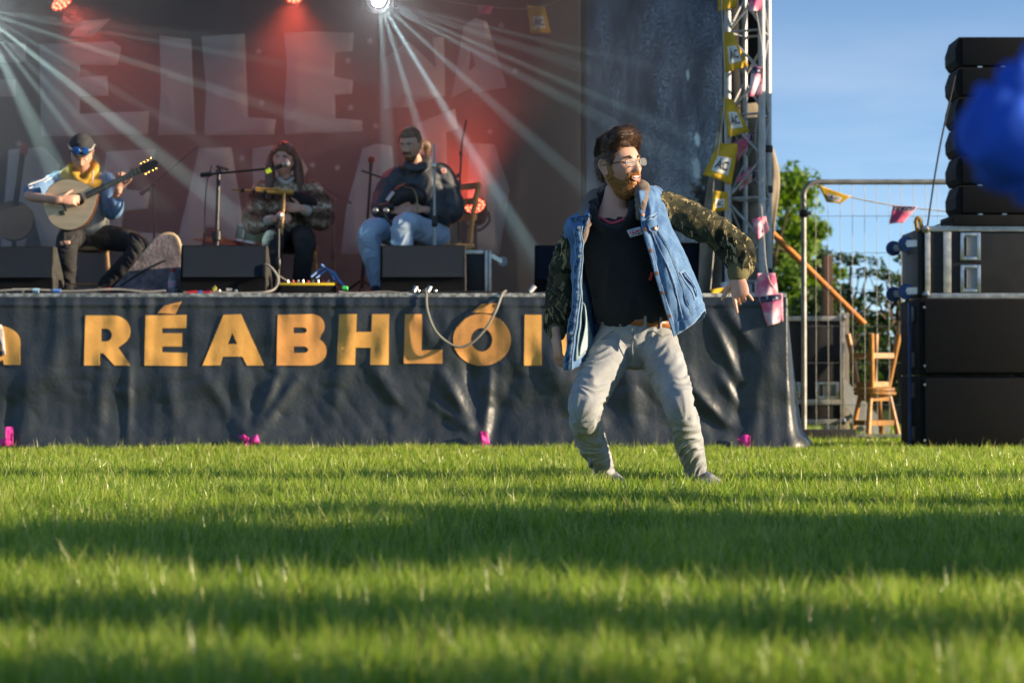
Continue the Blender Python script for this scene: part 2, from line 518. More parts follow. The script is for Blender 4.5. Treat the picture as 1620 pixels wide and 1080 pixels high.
def skirt_y(X, Z):
    X = np.asarray(X, float); Z = np.asarray(Z, float)
    px = 810 + X * 238.0; py = 610 - (Z - CAM_H) * 238.0
    d = np.zeros_like(px)
    for x0, y0, x1, y1, w, a in FOLDS:
        ux, uy = x1 - x0, y1 - y0; L2 = ux * ux + uy * uy
        t = ((px - x0) * ux + (py - y0) * uy) / L2
        tc = np.clip(t, 0, 1)
        dd = np.hypot(px - x0 - tc * ux, py - y0 - tc * uy)
        d += a * np.exp(-(dd / w) ** 2) * (.45 + .55 * np.sin(np.pi * np.clip(t, 0.02, .98)))
    shp = px.shape
    P = np.stack([px.ravel() / 46, py.ravel() / 330, np.zeros(px.size)], 1)
    d = d + .012 * fnoise(P, 3, 3).reshape(shp)                       # soft hanging folds
    P = np.stack([px.ravel() / 90 + py.ravel() / 160, py.ravel() / 85, np.zeros(px.size) + 4], 1)
    d = d + .016 * fnoise(P, 3, 9).reshape(shp)
    P = np.stack([px.ravel() / 13, py.ravel() / 70, np.zeros(px.size) + 2], 1)
    gath = np.exp(-((Z - ST) / .10) ** 2)
    d = d + (.006 * gath + .0022) * vnoise(P, 5).reshape(shp)
    P = np.stack([px.ravel() / 30 - py.ravel() / 40, py.ravel() / 26 + px.ravel() / 90, np.zeros(px.size) + 7], 1)
    d = d + .006 * np.abs(vnoise(P, 15)).reshape(shp) * sstep(.75, .45, Z)
    d = d * sstep(ST + .005, ST - .06, Z)
    d = d + .06 * sstep(.35, 0, Z) ** 1.5                               # kicks forward at the foot
    d = d + .008 * np.exp(-((py - 482) / 2.5) ** 2)                      # the hem pocket's seam
    return YS - .012 - d

def tarp_material():
    m = bpy.data.materials.new('skirt_tarpaulin'); m.use_nodes = True
    nt = m.node_tree; b = nt.nodes['Principled BSDF']; L = nt.links.new
    tc = nt.nodes.new('ShaderNodeTexCoord')
    n = nt.nodes.new('ShaderNodeTexNoise'); n.inputs['Scale'].default_value = 3.5; n.inputs['Detail'].default_value = 7; n.inputs['Roughness'].default_value = .65
    L(tc.outputs['Object'], n.inputs['Vector'])
    r = nt.nodes.new('ShaderNodeValToRGB'); r.color_ramp.elements[0].position = .35; r.color_ramp.elements[1].position = .75
    r.color_ramp.elements[0].color = (.016, .023, .034, 1); r.color_ramp.elements[1].color = (.036, .046, .058, 1)
    L(n.outputs['Fac'], r.inputs['Fac'])
    # dried mud and dust towards the hem
    sep = nt.nodes.new('ShaderNodeSeparateXYZ'); L(tc.outputs['Object'], sep.inputs[0])
    mr = nt.nodes.new('ShaderNodeMapRange'); mr.inputs['From Min'].default_value = .45; mr.inputs['From Max'].default_value = .02
    L(sep.outputs['Z'], mr.inputs['Value'])
    n3 = nt.nodes.new('ShaderNodeTexNoise'); n3.inputs['Scale'].default_value = 16; n3.inputs['Detail'].default_value = 8; n3.inputs['Roughness'].default_value = .75
    L(tc.outputs['Object'], n3.inputs['Vector'])
    r3 = nt.nodes.new('ShaderNodeValToRGB'); r3.color_ramp.elements[0].position = .52; r3.color_ramp.elements[1].position = .78
    L(n3.outputs['Fac'], r3.inputs['Fac'])
    mu = nt.nodes.new('ShaderNodeMath'); mu.operation = 'MULTIPLY'; L(mr.outputs['Result'], mu.inputs[0]); L(r3.outputs['Color'], mu.inputs[1])
    mx = nt.nodes.new('ShaderNodeMix'); mx.data_type = 'RGBA'; mx.inputs['B'].default_value = (.075, .068, .05, 1)
    L(mu.outputs[0], mx.inputs['Factor']); L(r.outputs['Color'], mx.inputs['A']); L(mx.outputs['Result'], b.inputs['Base Color'])
    mr2 = nt.nodes.new('ShaderNodeMapRange'); mr2.inputs['To Min'].default_value = .32; mr2.inputs['To Max'].default_value = .56
    L(n.outputs['Fac'], mr2.inputs['Value']); L(mr2.outputs['Result'], b.inputs['Roughness'])
    b.inputs['Specular IOR Level'].default_value = .6
    n2 = nt.nodes.new('ShaderNodeTexNoise'); n2.inputs['Scale'].default_value = 42; n2.inputs['Detail'].default_value = 4
    L(tc.outputs['Object'], n2.inputs['Vector'])
    bp = nt.nodes.new('ShaderNodeBump'); bp.inputs['Strength'].default_value = .25; bp.inputs['Distance'].default_value = .01
    L(n2.outputs['Fac'], bp.inputs['Height']); L(bp.outputs['Normal'], b.inputs['Normal'])
    return m
m_tarp = tarp_material()
xs = np.concatenate([np.linspace(XL, -3.6, 60), np.linspace(-3.58, XR, 500)])
zs = np.linspace(ST - .02, .004, 96)
GX, GZ = np.meshgrid(xs, zs)
front = np.stack([GX, skirt_y(GX, GZ), GZ], -1)
# round the corner and back along the side, flaring out towards the foot
side = []
for z_i, z in enumerate(zs):
    row = []
    y0 = front[z_i, -1, 1]
    k = max(0.0, 1 - z / ST)
    for j in range(1, 46):
        s = j / 45
        fl = .17 * k ** 1.25 * math.sin(min(1, s * 2.6) * math.pi * .62) * (1 - .35 * s)
        bul = .012 * math.sin(s * 26 + z * 5) * k
        y = lerp(y0, YS + 4.4, s * s * .9 + s * .1)
        curl = .05 * sstep(.16, .02, z) * math.exp(-((s - .2) / .15) ** 2)
        row.append((XR + .012 * math.sin(s * 9) + fl + bul + curl, y, max(.004, z + curl * .9)))
    side.append(row)
sk = np.concatenate([front, np.array(side)], 1)
skirt = link('skirt', solidify(grid_mesh('skirt', sk), .0025, 1.0, 'skirt'), m_tarp, stage)

def arc(cx, cy, rx, ry, a0, a1, n=16):
    return [(cx + rx * math.cos(math.radians(a)), cy - ry * math.sin(math.radians(a))) for a in np.linspace(a0, a1, n)]
def rect(x0, y0, x1, y1): return [(x0, y0), (x1, y0), (x1, y1), (x0, y1)]
LETTERS = [
    ('a', [[(-10, 577), (-26, 577)] + arc(-24, 562, 18, 15, 270, 90, 10) + [(4, 546)] + arc(-8, 540, 12, 9, 0, 90, 6) + [(-30, 534), (-36, 518)] + arc(-4, 540, 37, 25, 110, 0, 12) + [(33, 577), (7, 577), (5, 569)],
           [(5, 556)] + arc(-8, 560, 8, 7, 90, 270, 8) + [(5, 563)]]),
    ('R', [[(134, 578), (136, 499), (172, 499)] + arc(180, 524, 27, 25, 90, -42, 14) + [(188, 550), (207, 578), (182, 578), (165, 559), (159, 559), (159, 578)],
           [(161, 520), (161, 540), (170, 540)] + arc(169, 530, 9, 10, -90, 90, 8)]),
    ('E', [[(229, 578), (231, 499), (296, 498), (295, 519), (257, 519), (257, 527), (289, 527), (288, 548), (257, 548), (257, 557), (296, 558), (296, 579)]]),
    ('accent', [[(250, 495), (260, 484), (288, 477), (278, 497)]]),
    ('A', [[(321, 578), (354, 498), (382, 497), (418, 578), (391, 578), (384, 564), (353, 564), (349, 578)], [(361, 544), (376, 544), (368, 526)]]),
    ('B', [[(438, 578), (440, 498), (492, 497)] + arc(494, 516, 20, 19, 85, -40, 10) + arc(490, 555, 27, 23, 55, -90, 14)[0:],
           [(465, 518), (465, 527), (480, 527)] + arc(480, 522.5, 6, 4.5, -80, 80, 6), [(465, 548), (465, 558), (481, 558)] + arc(481, 553, 7, 5, -80, 80, 6)]),
    ('H', [[(533, 577), (537, 497), (565, 497), (564, 525), (588, 525), (589, 497), (616, 497), (615, 577), (586, 577), (587, 550), (563, 550), (562, 577)]]),
    ('L', [[(639, 575), (641, 497), (668, 497), (667, 554), (700, 553), (700, 575)]]),
    ('O', [arc(762.5, 537.5, 45.5, 41, 0, 348, 44), arc(762, 537.5, 17, 18.5, 0, 345, 26)]),
    ('accent', [[(746, 494), (762, 481), (790, 480), (778, 496)]]),
    ('I', [[(829, 578), (830, 498), (857, 498), (856, 578)]]),
    ('D', [[(886, 578), (887, 498), (918, 498)] + arc(921, 538, 41, 40, 90, -90, 18), [(913, 519), (913, 557), (921, 557)] + arc(921, 538, 16, 19, -90, 90, 10)]),
    ('E', [[(985, 578), (986, 499), (1051, 498), (1051, 519), (1012, 519), (1012, 527), (1044, 527), (1044, 548), (1012, 548), (1012, 557), (1052, 557), (1052, 578)]]),
]
m_let = pmat('orange_felt', (.78, .40, .10), .85, var=.12, ns=6, bump=.12, bs=40)
m_let_shaded = pmat('shaded_orange_felt', (.74, .34, .10), .85, var=.12, ns=6, bump=.12, bs=40)  # same felt, shade painted in as a deeper tone for some letters

def flat_letter(polys, place, step):
    """filled outline with holes, cut into a grid so that it can follow cloth. place(px,py)->Vector"""
    cu = bpy.data.curves.new('l', 'CURVE'); cu.dimensions = '2D'; cu.fill_mode = 'FRONT'
    for poly in polys:
        sp = cu.splines.new('POLY'); sp.points.add(len(poly) - 1); sp.use_cyclic_u = True
        for p, (x, y) in zip(sp.points, poly): p.co = (x / 100, -y / 100, 0, 1)
    o = bpy.data.objects.new('l', cu); col.objects.link(o)
    dg = bpy.context.evaluated_depsgraph_get()
    me = bpy.data.meshes.new_from_object(o.evaluated_get(dg))
    bpy.data.objects.remove(o); bpy.data.curves.remove(cu)
    bm = bmesh.new(); bm.from_mesh(me); bpy.data.meshes.remove(me)
    bmesh.ops.remove_doubles(bm, verts=bm.verts, dist=.0005)
    x0 = min(v.co.x for v in bm.verts); x1 = max(v.co.x for v in bm.verts)
    y0 = min(v.co.y for v in bm.verts); y1 = max(v.co.y for v in bm.verts)
    for k in np.arange(x0 + step, x1, step):
        bmesh.ops.bisect_plane(bm, geom=bm.verts[:] + bm.edges[:] + bm.faces[:], plane_co=(k, 0, 0), plane_no=(1, 0, 0))
    for k in np.arange(y0 + step, y1, step):
        bmesh.ops.bisect_plane(bm, geom=bm.verts[:] + bm.edges[:] + bm.faces[:], plane_co=(0, k, 0), plane_no=(0, 1, 0))
    for v in bm.verts:
        v.co = place(v.co.x * 100, -v.co.y * 100)
    me = bpy.data.meshes.new('letter'); bm.to_mesh(me); bm.free()
    return me
def on_skirt(px, py):
    p = W(px, py, YS)
    return Vector((p.x, float(skirt_y(np.array([p.x]), np.array([p.z]))[0]) - .005, p.z))
for i, (nm, polys) in enumerate(LETTERS):
    me = flat_letter(polys, on_skirt, .05)
    me = solidify(me, .003, 0, 'letter')
    smooth_by_angle(me, 40)
    o = link('accent_mark' if nm == 'accent' else 'letter', me, m_let_shaded if nm in ('accent', 'B', 'L', 'O') else m_let, skirt)
    o['label'] = ('orange acute accent' if nm == 'accent' else 'orange felt letter ' + nm)
# a torn strip of paler backing peeling from the first letter
me = flat_letter([[(-4, 512), (4, 514), (7, 525), (10, 560), (6, 562), (0, 530), (-10, 522)]], lambda x, y: on_skirt(x, y) + Vector((0, -.008, 0)), .05)
link('peeling_backing', solidify(me, .002, 0), pmat('peeling_backing', (.75, .62, .58), .8), skirt)

# bright tape tabs that pin the skirt at its foot
m_pink = pmat('pink_tape', (.72, .035, .33), .5, var=.2, ns=20, bump=.2, bs=60)
def tape(polys, label):
    me = flat_letter(polys, lambda x, y: W(x, y - 7, YS - .10 - .012 * math.sin(x * .9)), .05)
    o = link('tape_tab', solidify(me, .002, 0), m_pink); tag(o, label, 'tape', 'pink tape tabs along the foot of the stage skirt')
tape([[(8, 682), (20, 682), (21, 712), (-6, 713), (-6, 703), (9, 700)]], 'magenta tape tab at the foot of the skirt, leftmost, at the frame edge')
tape([[(376, 697), (385, 693), (392, 699), (407, 694), (412, 708), (399, 707), (397, 718), (386, 716), (388, 707)]], 'crumpled magenta tape tab on the skirt below the letter A')
tape([[(757, 690), (770, 689), (777, 716), (764, 718)]], 'straight magenta tape tab on the skirt below the letter O')
tape([[(1166, 700), (1178, 693), (1187, 697), (1186, 716), (1172, 711)]], 'magenta tape tab on the skirt right of the dancing man')

# ---- backdrop cloth with big pale letters and stars
YB = 20.2
bd = thing('backdrop_curtain', 'dark stage backdrop printed with huge pale letters and small stars', 'backdrop', (-2.4, YB, ST))
m_bd = pmat('backdrop_cloth', (.026, .026, .032), .95, var=.35, ns=1.2, bump=.15, bs=120)
m_bdl = pmat('backdrop_print', (.55, .51, .49), .95, var=.18, ns=2.0)
def bd_y(x, z):
    return YB + .03 * math.sin(x * 2.1 + .6 * z) + .02 * math.sin(x * 5.3 + z)
xs = np.linspace(-5.5, XP(928, YB), 90); zs = np.linspace(ST + .02, 6.20, 40)
P = np.array([[(x, bd_y(x, z), z) for x in xs] for z in zs])
link('cloth', solidify(grid_mesh('cloth', P), .004, 1.0), m_bd, bd)
def on_bd(px, py):
    p = W(px, py, YB); return Vector((p.x, bd_y(p.x, p.z) - .018, p.z))
BDL = [
    ('F', [[(-60, 66), (42, 70), (40, 100), (-10, 100), (-10, 126), (26, 128), (26, 154), (-12, 154), (-12, 212), (-62, 210)]]),
    ('E', [[(62, 70), (178, 66), (192, 76), (186, 104), (126, 102), (126, 122), (170, 120), (172, 152), (126, 152), (126, 180), (236, 176), (234, 212), (66, 216)]]),
    ('accent', [[(108, 58), (128, 34), (176, 30), (146, 58)]]),
    ('I', [[(252, 56), (302, 62), (304, 120), (309, 212), (250, 214), (254, 140)]]),
    ('L', [[(318, 58), (388, 55), (391, 120), (393, 186), (438, 190), (434, 214), (322, 214), (326, 140)]]),
    ('E', [[(450, 54), (498, 51), (560, 53), (558, 82), (530, 84), (529, 122), (559, 128), (557, 149), (530, 151), (531, 188), (573, 191), (574, 208), (452, 214), (450, 190), (455, 100)]]),
    ('N', [[(606, 96), (646, 66), (690, 108), (684, 60), (702, 58), (704, 110), (704, 152), (660, 163), (640, 148), (648, 170), (608, 173)]]),
    ('A', [[(714, 155), (734, 40), (752, 28), (770, 34), (802, 138), (748, 147), (746, 138)], [(741, 112), (745, 78), (752, 104)]]),
    ('R', [[(4, 400), (16, 238), (70, 232), (96, 262), (80, 310), (104, 400), (70, 400), (52, 330), (40, 400)]]),
    ('E', [[(150, 400), (168, 240), (246, 236), (244, 262), (206, 266), (200, 300), (238, 304), (234, 330), (196, 334), (192, 366), (262, 370), (258, 402)]]),
    ('A', [[(276, 402), (314, 234), (366, 233), (392, 400), (350, 402), (344, 360), (322, 360), (316, 402)]]),
    ('B', [[(402, 400), (400, 236), (430, 231), (468, 236), (488, 268), (470, 306), (496, 350), (478, 400)]]),
    ('O', [[(540, 402), (548, 330), (574, 236), (596, 228), (620, 232), (628, 300), (614, 402)]]),
    ('I', [[(648, 402), (660, 196), (720, 172), (724, 204), (706, 210), (712, 400)]]),
    ('D', [[(738, 402), (742, 226), (782, 228), (806, 300), (790, 402)]]),
]
for nm, polys in BDL:
    me = flat_letter(polys, on_bd, .25)
    link('accent_mark' if nm == 'accent' else 'letter', solidify(me, .003, 0), m_bdl, bd)
m_star = pmat('star_print', (.52, .50, .50), .95)
for sx, sy in [(410, 83), (415, 164), (551, 97), (555, 171), (595, 200), (495, 262), (534, 266), (383, 250), (775, 208), (793, 40), (815, 112), (586, 66), (680, 200), (32, 228)]:
    pts = []
    for k in range(10):
        r = 7 if k % 2 == 0 else 2.9
        a = math.radians(90 + 36 * k); pts.append((sx + r * math.cos(a), sy - r * math.sin(a)))
    link('star', flat_letter([pts], on_bd, .5), m_star, bd)

# ---- side wing of the stage: fine mesh scrim the sky glimmers through
def scrim_material():
    m = bpy.data.materials.new('wing_scrim'); m.use_nodes = True
    nt = m.node_tree; b = nt.nodes['Principled BSDF']; L = nt.links.new
    b.inputs['Base Color'].default_value = (.022, .026, .034, 1); b.inputs['Roughness'].default_value = .9
    tc = nt.nodes.new('ShaderNodeTexCoord')
    n = nt.nodes.new('ShaderNodeTexNoise'); n.inputs['Scale'].default_value = 140; n.inputs['Detail'].default_value = 1
    n1 = nt.nodes.new('ShaderNodeTexNoise'); n1.inputs['Scale'].default_value = 2.2; n1.inputs['Detail'].default_value = 5
    L(tc.outputs['Object'], n.inputs['Vector']); L(tc.outputs['Object'], n1.inputs['Vector'])
    r = nt.nodes.new('ShaderNodeMapRange'); r.inputs['From Min'].default_value = .45; r.inputs['From Max'].default_value = .8; r.inputs['To Min'].default_value = .02; r.inputs['To Max'].default_value = .55
    L(n.outputs['Fac'], r.inputs['Value'])
    r1 = nt.nodes.new('ShaderNodeMapRange'); r1.inputs['From Min'].default_value = .3; r1.inputs['From Max'].default_value = .7; r1.inputs['To Min'].default_value = .25; r1.inputs['To Max'].default_value = 1
    L(n1.outputs['Fac'], r1.inputs['Value'])
    mu = nt.nodes.new('ShaderNodeMath'); mu.operation = 'MULTIPLY'; L(r.outputs[0], mu.inputs[0]); L(r1.outputs[0], mu.inputs[1])
    t = nt.nodes.new('ShaderNodeBsdfTransparent'); mx = nt.nodes.new('ShaderNodeMixShader')
    L(mu.outputs[0], mx.inputs[0]); L(b.outputs[0], mx.inputs[1]); L(t.outputs[0], mx.inputs[2])
    L(mx.outputs[0], nt.nodes['Material Output'].inputs['Surface'])
    return m
m_scrim = scrim_material()
wing = thing('stage_wing', 'dark perforated side curtain of the stage left of the truss tower', 'curtain', (XP(1030, 18.4), 18.4, ST))
p0 = (XP(922, 20.12), 20.12); p1 = (XP(1146, 17.0), 17.0)
P = []
for z in np.linspace(ST + .02, 6.20, 30):
    P.append([(lerp(p0[0], p1[0], s) + .02 * math.sin(s * 17 + z), lerp(p0[1], p1[1], s) + .03 * math.sin(s * 23), z) for s in np.linspace(0, 1, 60)])
link('cloth', grid_mesh('cloth', P), m_scrim, wing)
MB().tube([(p0[0], p0[1] - .04, ST), (p0[0], p0[1] - .04, 6.15)], .018, 8).build('support_pole', m_black, wing)
# the wing's return behind the tower, black and closed
P = []
for z in np.linspace(ST + .02, 6.20, 24):
    P.append([(lerp(XP(1146, 17.0), XP(1214, 16.9), s) + .01 * math.sin(z * 4), 16.98 + .03 * math.sin(s * 9 + z), z) for s in np.linspace(0, 1, 14)])
link('return_or_sunblock_panel', solidify(grid_mesh('p', P), .004), m_blackcloth, wing)

P = []  # added panel tucked behind the left chord, blocks low sun from the musicians
for z in np.linspace(ST + .02, 6.20, 24):
    P.append([(XP(1150, 16.58) + .006 * math.sin(y * 14 + z), y, z) for y in np.linspace(16.58, 16.86, 12)])
link('return_or_sunblock_panel', solidify(grid_mesh('p', P), .004), m_blackcloth, wing)

# weathered tarpaulin slung behind the truss tower
m_beige = pmat('beige_tarpaulin', (.30, .25, .185), .85, var=.28, ns=5, bump=.3, bs=24)
tp = []
cols_l = [(1140, 170), (1134, 215), (1118, 300), (1108, 380), (1104, 466)]
cols_r = [(1212, 160), (1216, 210), (1234, 280), (1224, 380), (1222, 466)]
Lc = cr(cols_l, np.linspace(0, 1, 40)); Rc = cr(cols_r, np.linspace(0, 1, 40))
for i in range(40):
    row = []
    for j in range(36):
        s = j / 35
        x = lerp(Lc[i][0], Rc[i][0], s); y = lerp(Lc[i][1], Rc[i][1], s)
        row.append(W(x, y, 16.90 + .05 * math.sin(s * 12 + i * .12) * (i / 40) - .05 * math.sin(s * 3.14)))
    tp.append([tuple(v) for v in row])
me = solidify(grid_mesh('tarpaulin', tp), .003)
tag(link('tarpaulin', me, m_beige), 'weathered beige tarpaulin hanging behind the aluminium truss tower', 'tarpaulin')

# ---- truss tower on the stage corner
def truss(label, pts, zb, zt, group):
    t = thing('truss_tower', label, 'truss', (sum(p[0] for p in pts) / 4, sum(p[1] for p in pts) / 4, zb), group)
    for p in pts:
        MB().tube([(p[0], p[1], zb + .03), (p[0], p[1], zt)], .0245, 14).build('chord', m_alu, t)
    seg = .285; n = int((zt - zb) / seg)
    for f, (a, b) in enumerate([(0, 1), (1, 2), (2, 3), (3, 0)]):
        A, B = pts[a], pts[b]
        for k in range(n):
            z0 = zb + .10 + k * seg
            P0, P1 = (A, B) if (k + f) % 2 == 0 else (B, A)
            MB().tube([(P0[0], P0[1], z0), (P1[0], P1[1], z0 + seg * .92)], .0095, 8).build('brace', m_alu, t)
            if k % 2 == 0:
                MB().tube([(A[0], A[1], z0 + .0), (B[0], B[1], z0 + .0)], .0085, 8).build('brace', m_alu, t)
    cx, cy = t.location.x, t.location.y
    MB().box((cx, cy, zb + .012), (.42, .46, .024), bevel=.004).build('base_plate', m_alu, t)
    for p in pts: MB().lathe([(.05, 0), (.05, .07), (.03, .075)], (p[0], p[1], zb + .024), n=14).build('foot_sleeve', pmat('white_sleeve', (.75, .75, .75), .5), t)
    return t
TP = [(XP(1152, 16.52), 16.52), (XP(1206, 16.40), 16.40), (XP(1216, 16.68), 16.68), (XP(1178, 16.76), 16.76)]
tower = truss('aluminium box truss tower rising from the right corner of the stage', TP, ST, 6.15, 'truss towers')
TP2 = [(-4.95, 16.5), (-4.66, 16.5), (-4.66, 16.8), (-4.95, 16.8)]
truss('aluminium box truss tower at the far left corner of the stage', TP2, ST, 6.15, 'truss towers')
# clamps on the back chord
for py in (236, 300, 430):
    MB().lathe([(.03, -.025), (.034, -.01), (.034, .01), (.03, .025)], (TP[2][0], TP[2][1], ZP(py, 16.68)), n=12).build('clamp', m_black, tower)
roof = thing('stage_roof', 'black canopy roof over the stage', 'roof', (-1.8, 18.3, 6.20))
MB().box((-1.8, 18.4, 6.25), (7.6, 4.3, .06)).build('canopy', m_blackcloth, roof)
for y in (16.6, 20.3):
    MB().tube([(-5.5, y, 6.185), (1.95, y, 6.185)], .03, 10).build('roof_beam', m_alu, roof)
# ---- bunting: flags on lines
m_yel = pmat('yellow_flag_cloth', (.66, .40, .025), .8, var=.18, ns=9, bump=.15, bs=60)
m_lab = pmat('white_label', (.78, .76, .72), .8, var=.06)
m_ink = pmat('dark_ink', (.03, .03, .05), .8)
def pink_mat():
    return pmat('tie_dye_pink', (.70, .12, .24), .85, col2=(.80, .60, .66), ns=9, lo=.42, hi=.62, bump=.15, bs=60)
m_pk = pink_mat()
m_navy = pmat('navy_print', (.03, .035, .09), .8, col2=(.55, .45, .55), ns=60, lo=.55, hi=.6)
def quad_pt(q, u, v, Y, wave=0.0, ph=0.0):
    (a, b, c, d) = q
    x = lerp(lerp(a[0], b[0], u), lerp(d[0], c[0], u), v); y = lerp(lerp(a[1], b[1], u), lerp(d[1], c[1], u), v)
    dy = wave * math.sin(ph + u * 5.5 + v * 2.2) * (.4 + .6 * v)
    p = W(x, y, Y); p.y += dy
    return p
def flag(q, Y, parent, kind, wave=.025, ph=0.0, txt=True):
    P = np.array([[tuple(quad_pt(q, u, v, Y, wave, ph)) for u in np.linspace(0, 1, 12)] for v in np.linspace(0, 1, 12)])
    f = link('flag', solidify(grid_mesh('flag', P), .002), m_yel if kind == 'y' else m_pk, parent)
    f['label'] = 'yellow cloth flag' if kind == 'y' else 'pink tie-dyed cloth flag'
    if kind == 'y' and txt:
        qq = [(u, v) for u, v in ((.22, .42), (.80, .42), (.80, .80), (.22, .80))]
        P = np.array([[tuple(quad_pt(q, lerp(.20, .82, u), lerp(.38, .82, v), Y, wave, ph) + Vector((0, -.004, 0))) for u in np.linspace(0, 1, 8)] for v in np.linspace(0, 1, 8)])
        lb = link('label_patch', grid_mesh('label', P), m_lab, f)
        me = text_mesh('ÁC', 1.0, 0.0, .02)
        for vtx in me.vertices:
            u = lerp(.20, .82, .5 + vtx.co.x * .58); v = lerp(.38, .82, .54 - vtx.co.y * .72)
            vtx.co = quad_pt(q, u, v, Y, wave, ph) + Vector((0, -.008, 0))
        link('lettering', me, m_ink, f)
    if kind == 'p' and txt:
        P = np.array([[tuple(quad_pt(q, u, lerp(.02, .24, v), Y, wave, ph) + Vector((0, -.004, 0))) for u in np.linspace(.04, .96, 8)] for v in np.linspace(0, 1, 4)])
        link('printed_band', grid_mesh('band', P), m_navy, f)
    return f
m_cord = pmat('cream_cord', (.6, .55, .45), .8)
b1 = thing('bunting', 'string of yellow flags wound down the left chord of the truss tower', 'bunting', (TP[0][0], TP[0][1] - .05, ST), 'bunting on the truss tower')
Yf = 16.44
flag([(1135, -12), (1166, -14), (1166, 12), (1137, 18)], Yf, b1, 'y', txt=False)
flag([(1144, 50), (1160, 52), (1184, 104), (1148, 116)], Yf, b1, 'y', ph=1)
flag([(1144, 154), (1160, 158), (1186, 208), (1152, 218)], Yf, b1, 'y', ph=2)
flag([(1137, 226), (1168, 228), (1158, 292), (1112, 276)], Yf, b1, 'y', ph=.5)
flag([(1128, 302), (1152, 304), (1150, 332), (1126, 336)], Yf, b1, 'y', ph=3)
flag([(1122, 458), (1150, 454), (1160, 464), (1126, 466)], Yf - .1, b1, 'y', ph=3, txt=False)
MB().tube(curve([W(1140, -20, Yf), W(1144, 50, Yf), W(1146, 154, Yf), W(1138, 226, Yf), W(1128, 302, Yf), W(1130, 380, Yf), W(1124, 458, Yf - .1)], 40), .003, 6).build('cord', m_cord, b1)
b2 = thing('bunting', 'string of pink tie-dyed flags hanging down the right chord of the truss tower', 'bunting', (TP[1][0], TP[1][1] - .05, ST), 'bunting on the truss tower')
Yg = 16.34
flag([(1184, -8), (1206, -6), (1204, 16), (1186, 20)], Yg, b2, 'p', ph=1, txt=False)
flag([(1190, 104), (1208, 108), (1204, 150), (1184, 154)], Yg, b2, 'p', ph=2)
flag([(1196, 206), (1190, 222), (1166, 256), (1160, 226)], Yg + .2, b2, 'p', ph=.3)
flag([(1198, 258), (1196, 282), (1170, 302), (1164, 282)], Yg + .2, b2, 'p', ph=1.3)
flag([(1190, 346), (1212, 342), (1217, 364), (1198, 380)], Yg, b2, 'p', ph=2.3, txt=False)
flag([(1198, 432), (1226, 432), (1232, 466), (1196, 470)], Yg - .3, b2, 'p', ph=0, txt=False)
flag([(1200, 468), (1238, 464), (1240, 508), (1214, 516)], Yg - .32, b2, 'p', ph=1)
MB().tube(curve([W(1192, -10, Yg), W(1208, 106, Yg), W(1196, 206, Yg + .1), W(1198, 258, Yg + .1), W(1206, 342, Yg), W(1214, 432, Yg - .3), W(1232, 466, Yg - .3)], 40), .003, 6).build('cord', m_cord, b2)
# a loose yellow flag and a few pink ones on a line far up the stage
b3 = thing('bunting', 'faint line of flags hanging high across the smoky stage', 'bunting', (0, 19.6, 3.2))
MB().tube(curve([W(640, -10, 19.6), W(760, 10, 19.6), W(850, 12, 19.6), W(930, -20, 19.6)], 20), .003, 6).build('cord', m_cord, b3)
flag([(833, 8), (862, 12), (871, 52), (840, 55)], 19.6, b3, 'y', ph=.2)
flag([(756, 8), (780, 10), (776, 22), (758, 24)], 19.6, b3, 'p', ph=.2, txt=False)
# ================================================================== right of the stage: PA stack, fence, stools
def grille_material(name, colr, scale, rough=.55):
    m = bpy.data.materials.new(name); m.use_nodes = True
    nt = m.node_tree; b = nt.nodes['Principled BSDF']; L = nt.links.new
    tc = nt.nodes.new('ShaderNodeTexCoord')
    v = nt.nodes.new('ShaderNodeTexVoronoi'); v.inputs['Scale'].default_value = scale; v.inputs['Randomness'].default_value = 0.0
    L(tc.outputs['Object'], v.inputs['Vector'])
    r = nt.nodes.new('ShaderNodeValToRGB'); r.color_ramp.elements[0].position = .36; r.color_ramp.elements[1].position = .5
    r.color_ramp.elements[0].color = (.004, .004, .004, 1); r.color_ramp.elements[1].color = (*colr, 1)
    L(v.outputs['Distance'], r.inputs['Fac'])
    n = nt.nodes.new('ShaderNodeTexNoise'); n.inputs['Scale'].default_value = 5; n.inputs['Detail'].default_value = 6
    L(tc.outputs['Object'], n.inputs['Vector'])
    mx = nt.nodes.new('ShaderNodeMix'); mx.data_type = 'RGBA'; mx.blend_type = 'MULTIPLY'; mx.inputs['Factor'].default_value = .5
    L(r.outputs['Color'], mx.inputs['A']); L(n.outputs['Color'], mx.inputs['B']); L(mx.outputs['Result'], b.inputs['Base Color'])
    b.inputs['Roughness'].default_value = rough; b.inputs['Specular IOR Level'].default_value = .15
    bp = nt.nodes.new('ShaderNodeBump'); bp.inputs['Strength'].default_value = .6; bp.inputs['Distance'].default_value = .004
    L(v.outputs['Distance'], bp.inputs['Height']); L(bp.outputs['Normal'], b.inputs['Normal'])
    return m
m_grille = grille_material('perforated_grille', (.010, .010, .0115), 95)
m_cab = pmat('cabinet_paint', (.007, .0075, .009), .7, var=.3, ns=12, bump=.25, bs=160, spec=.2)
m_case = pmat('flight_case_laminate', (.008, .008, .009), .55, var=.35, ns=9, bump=.1, bs=200)
m_alu_edge = pmat('case_edging', (.52, .50, .45), .42, .85, var=.2, ns=22)
m_steel = pmat('steel', (.58, .57, .54), .3, 1.0, var=.15, ns=16)
m_blue = pmat('blue_rubber', (.03, .065, .22), .5, var=.2, ns=20)

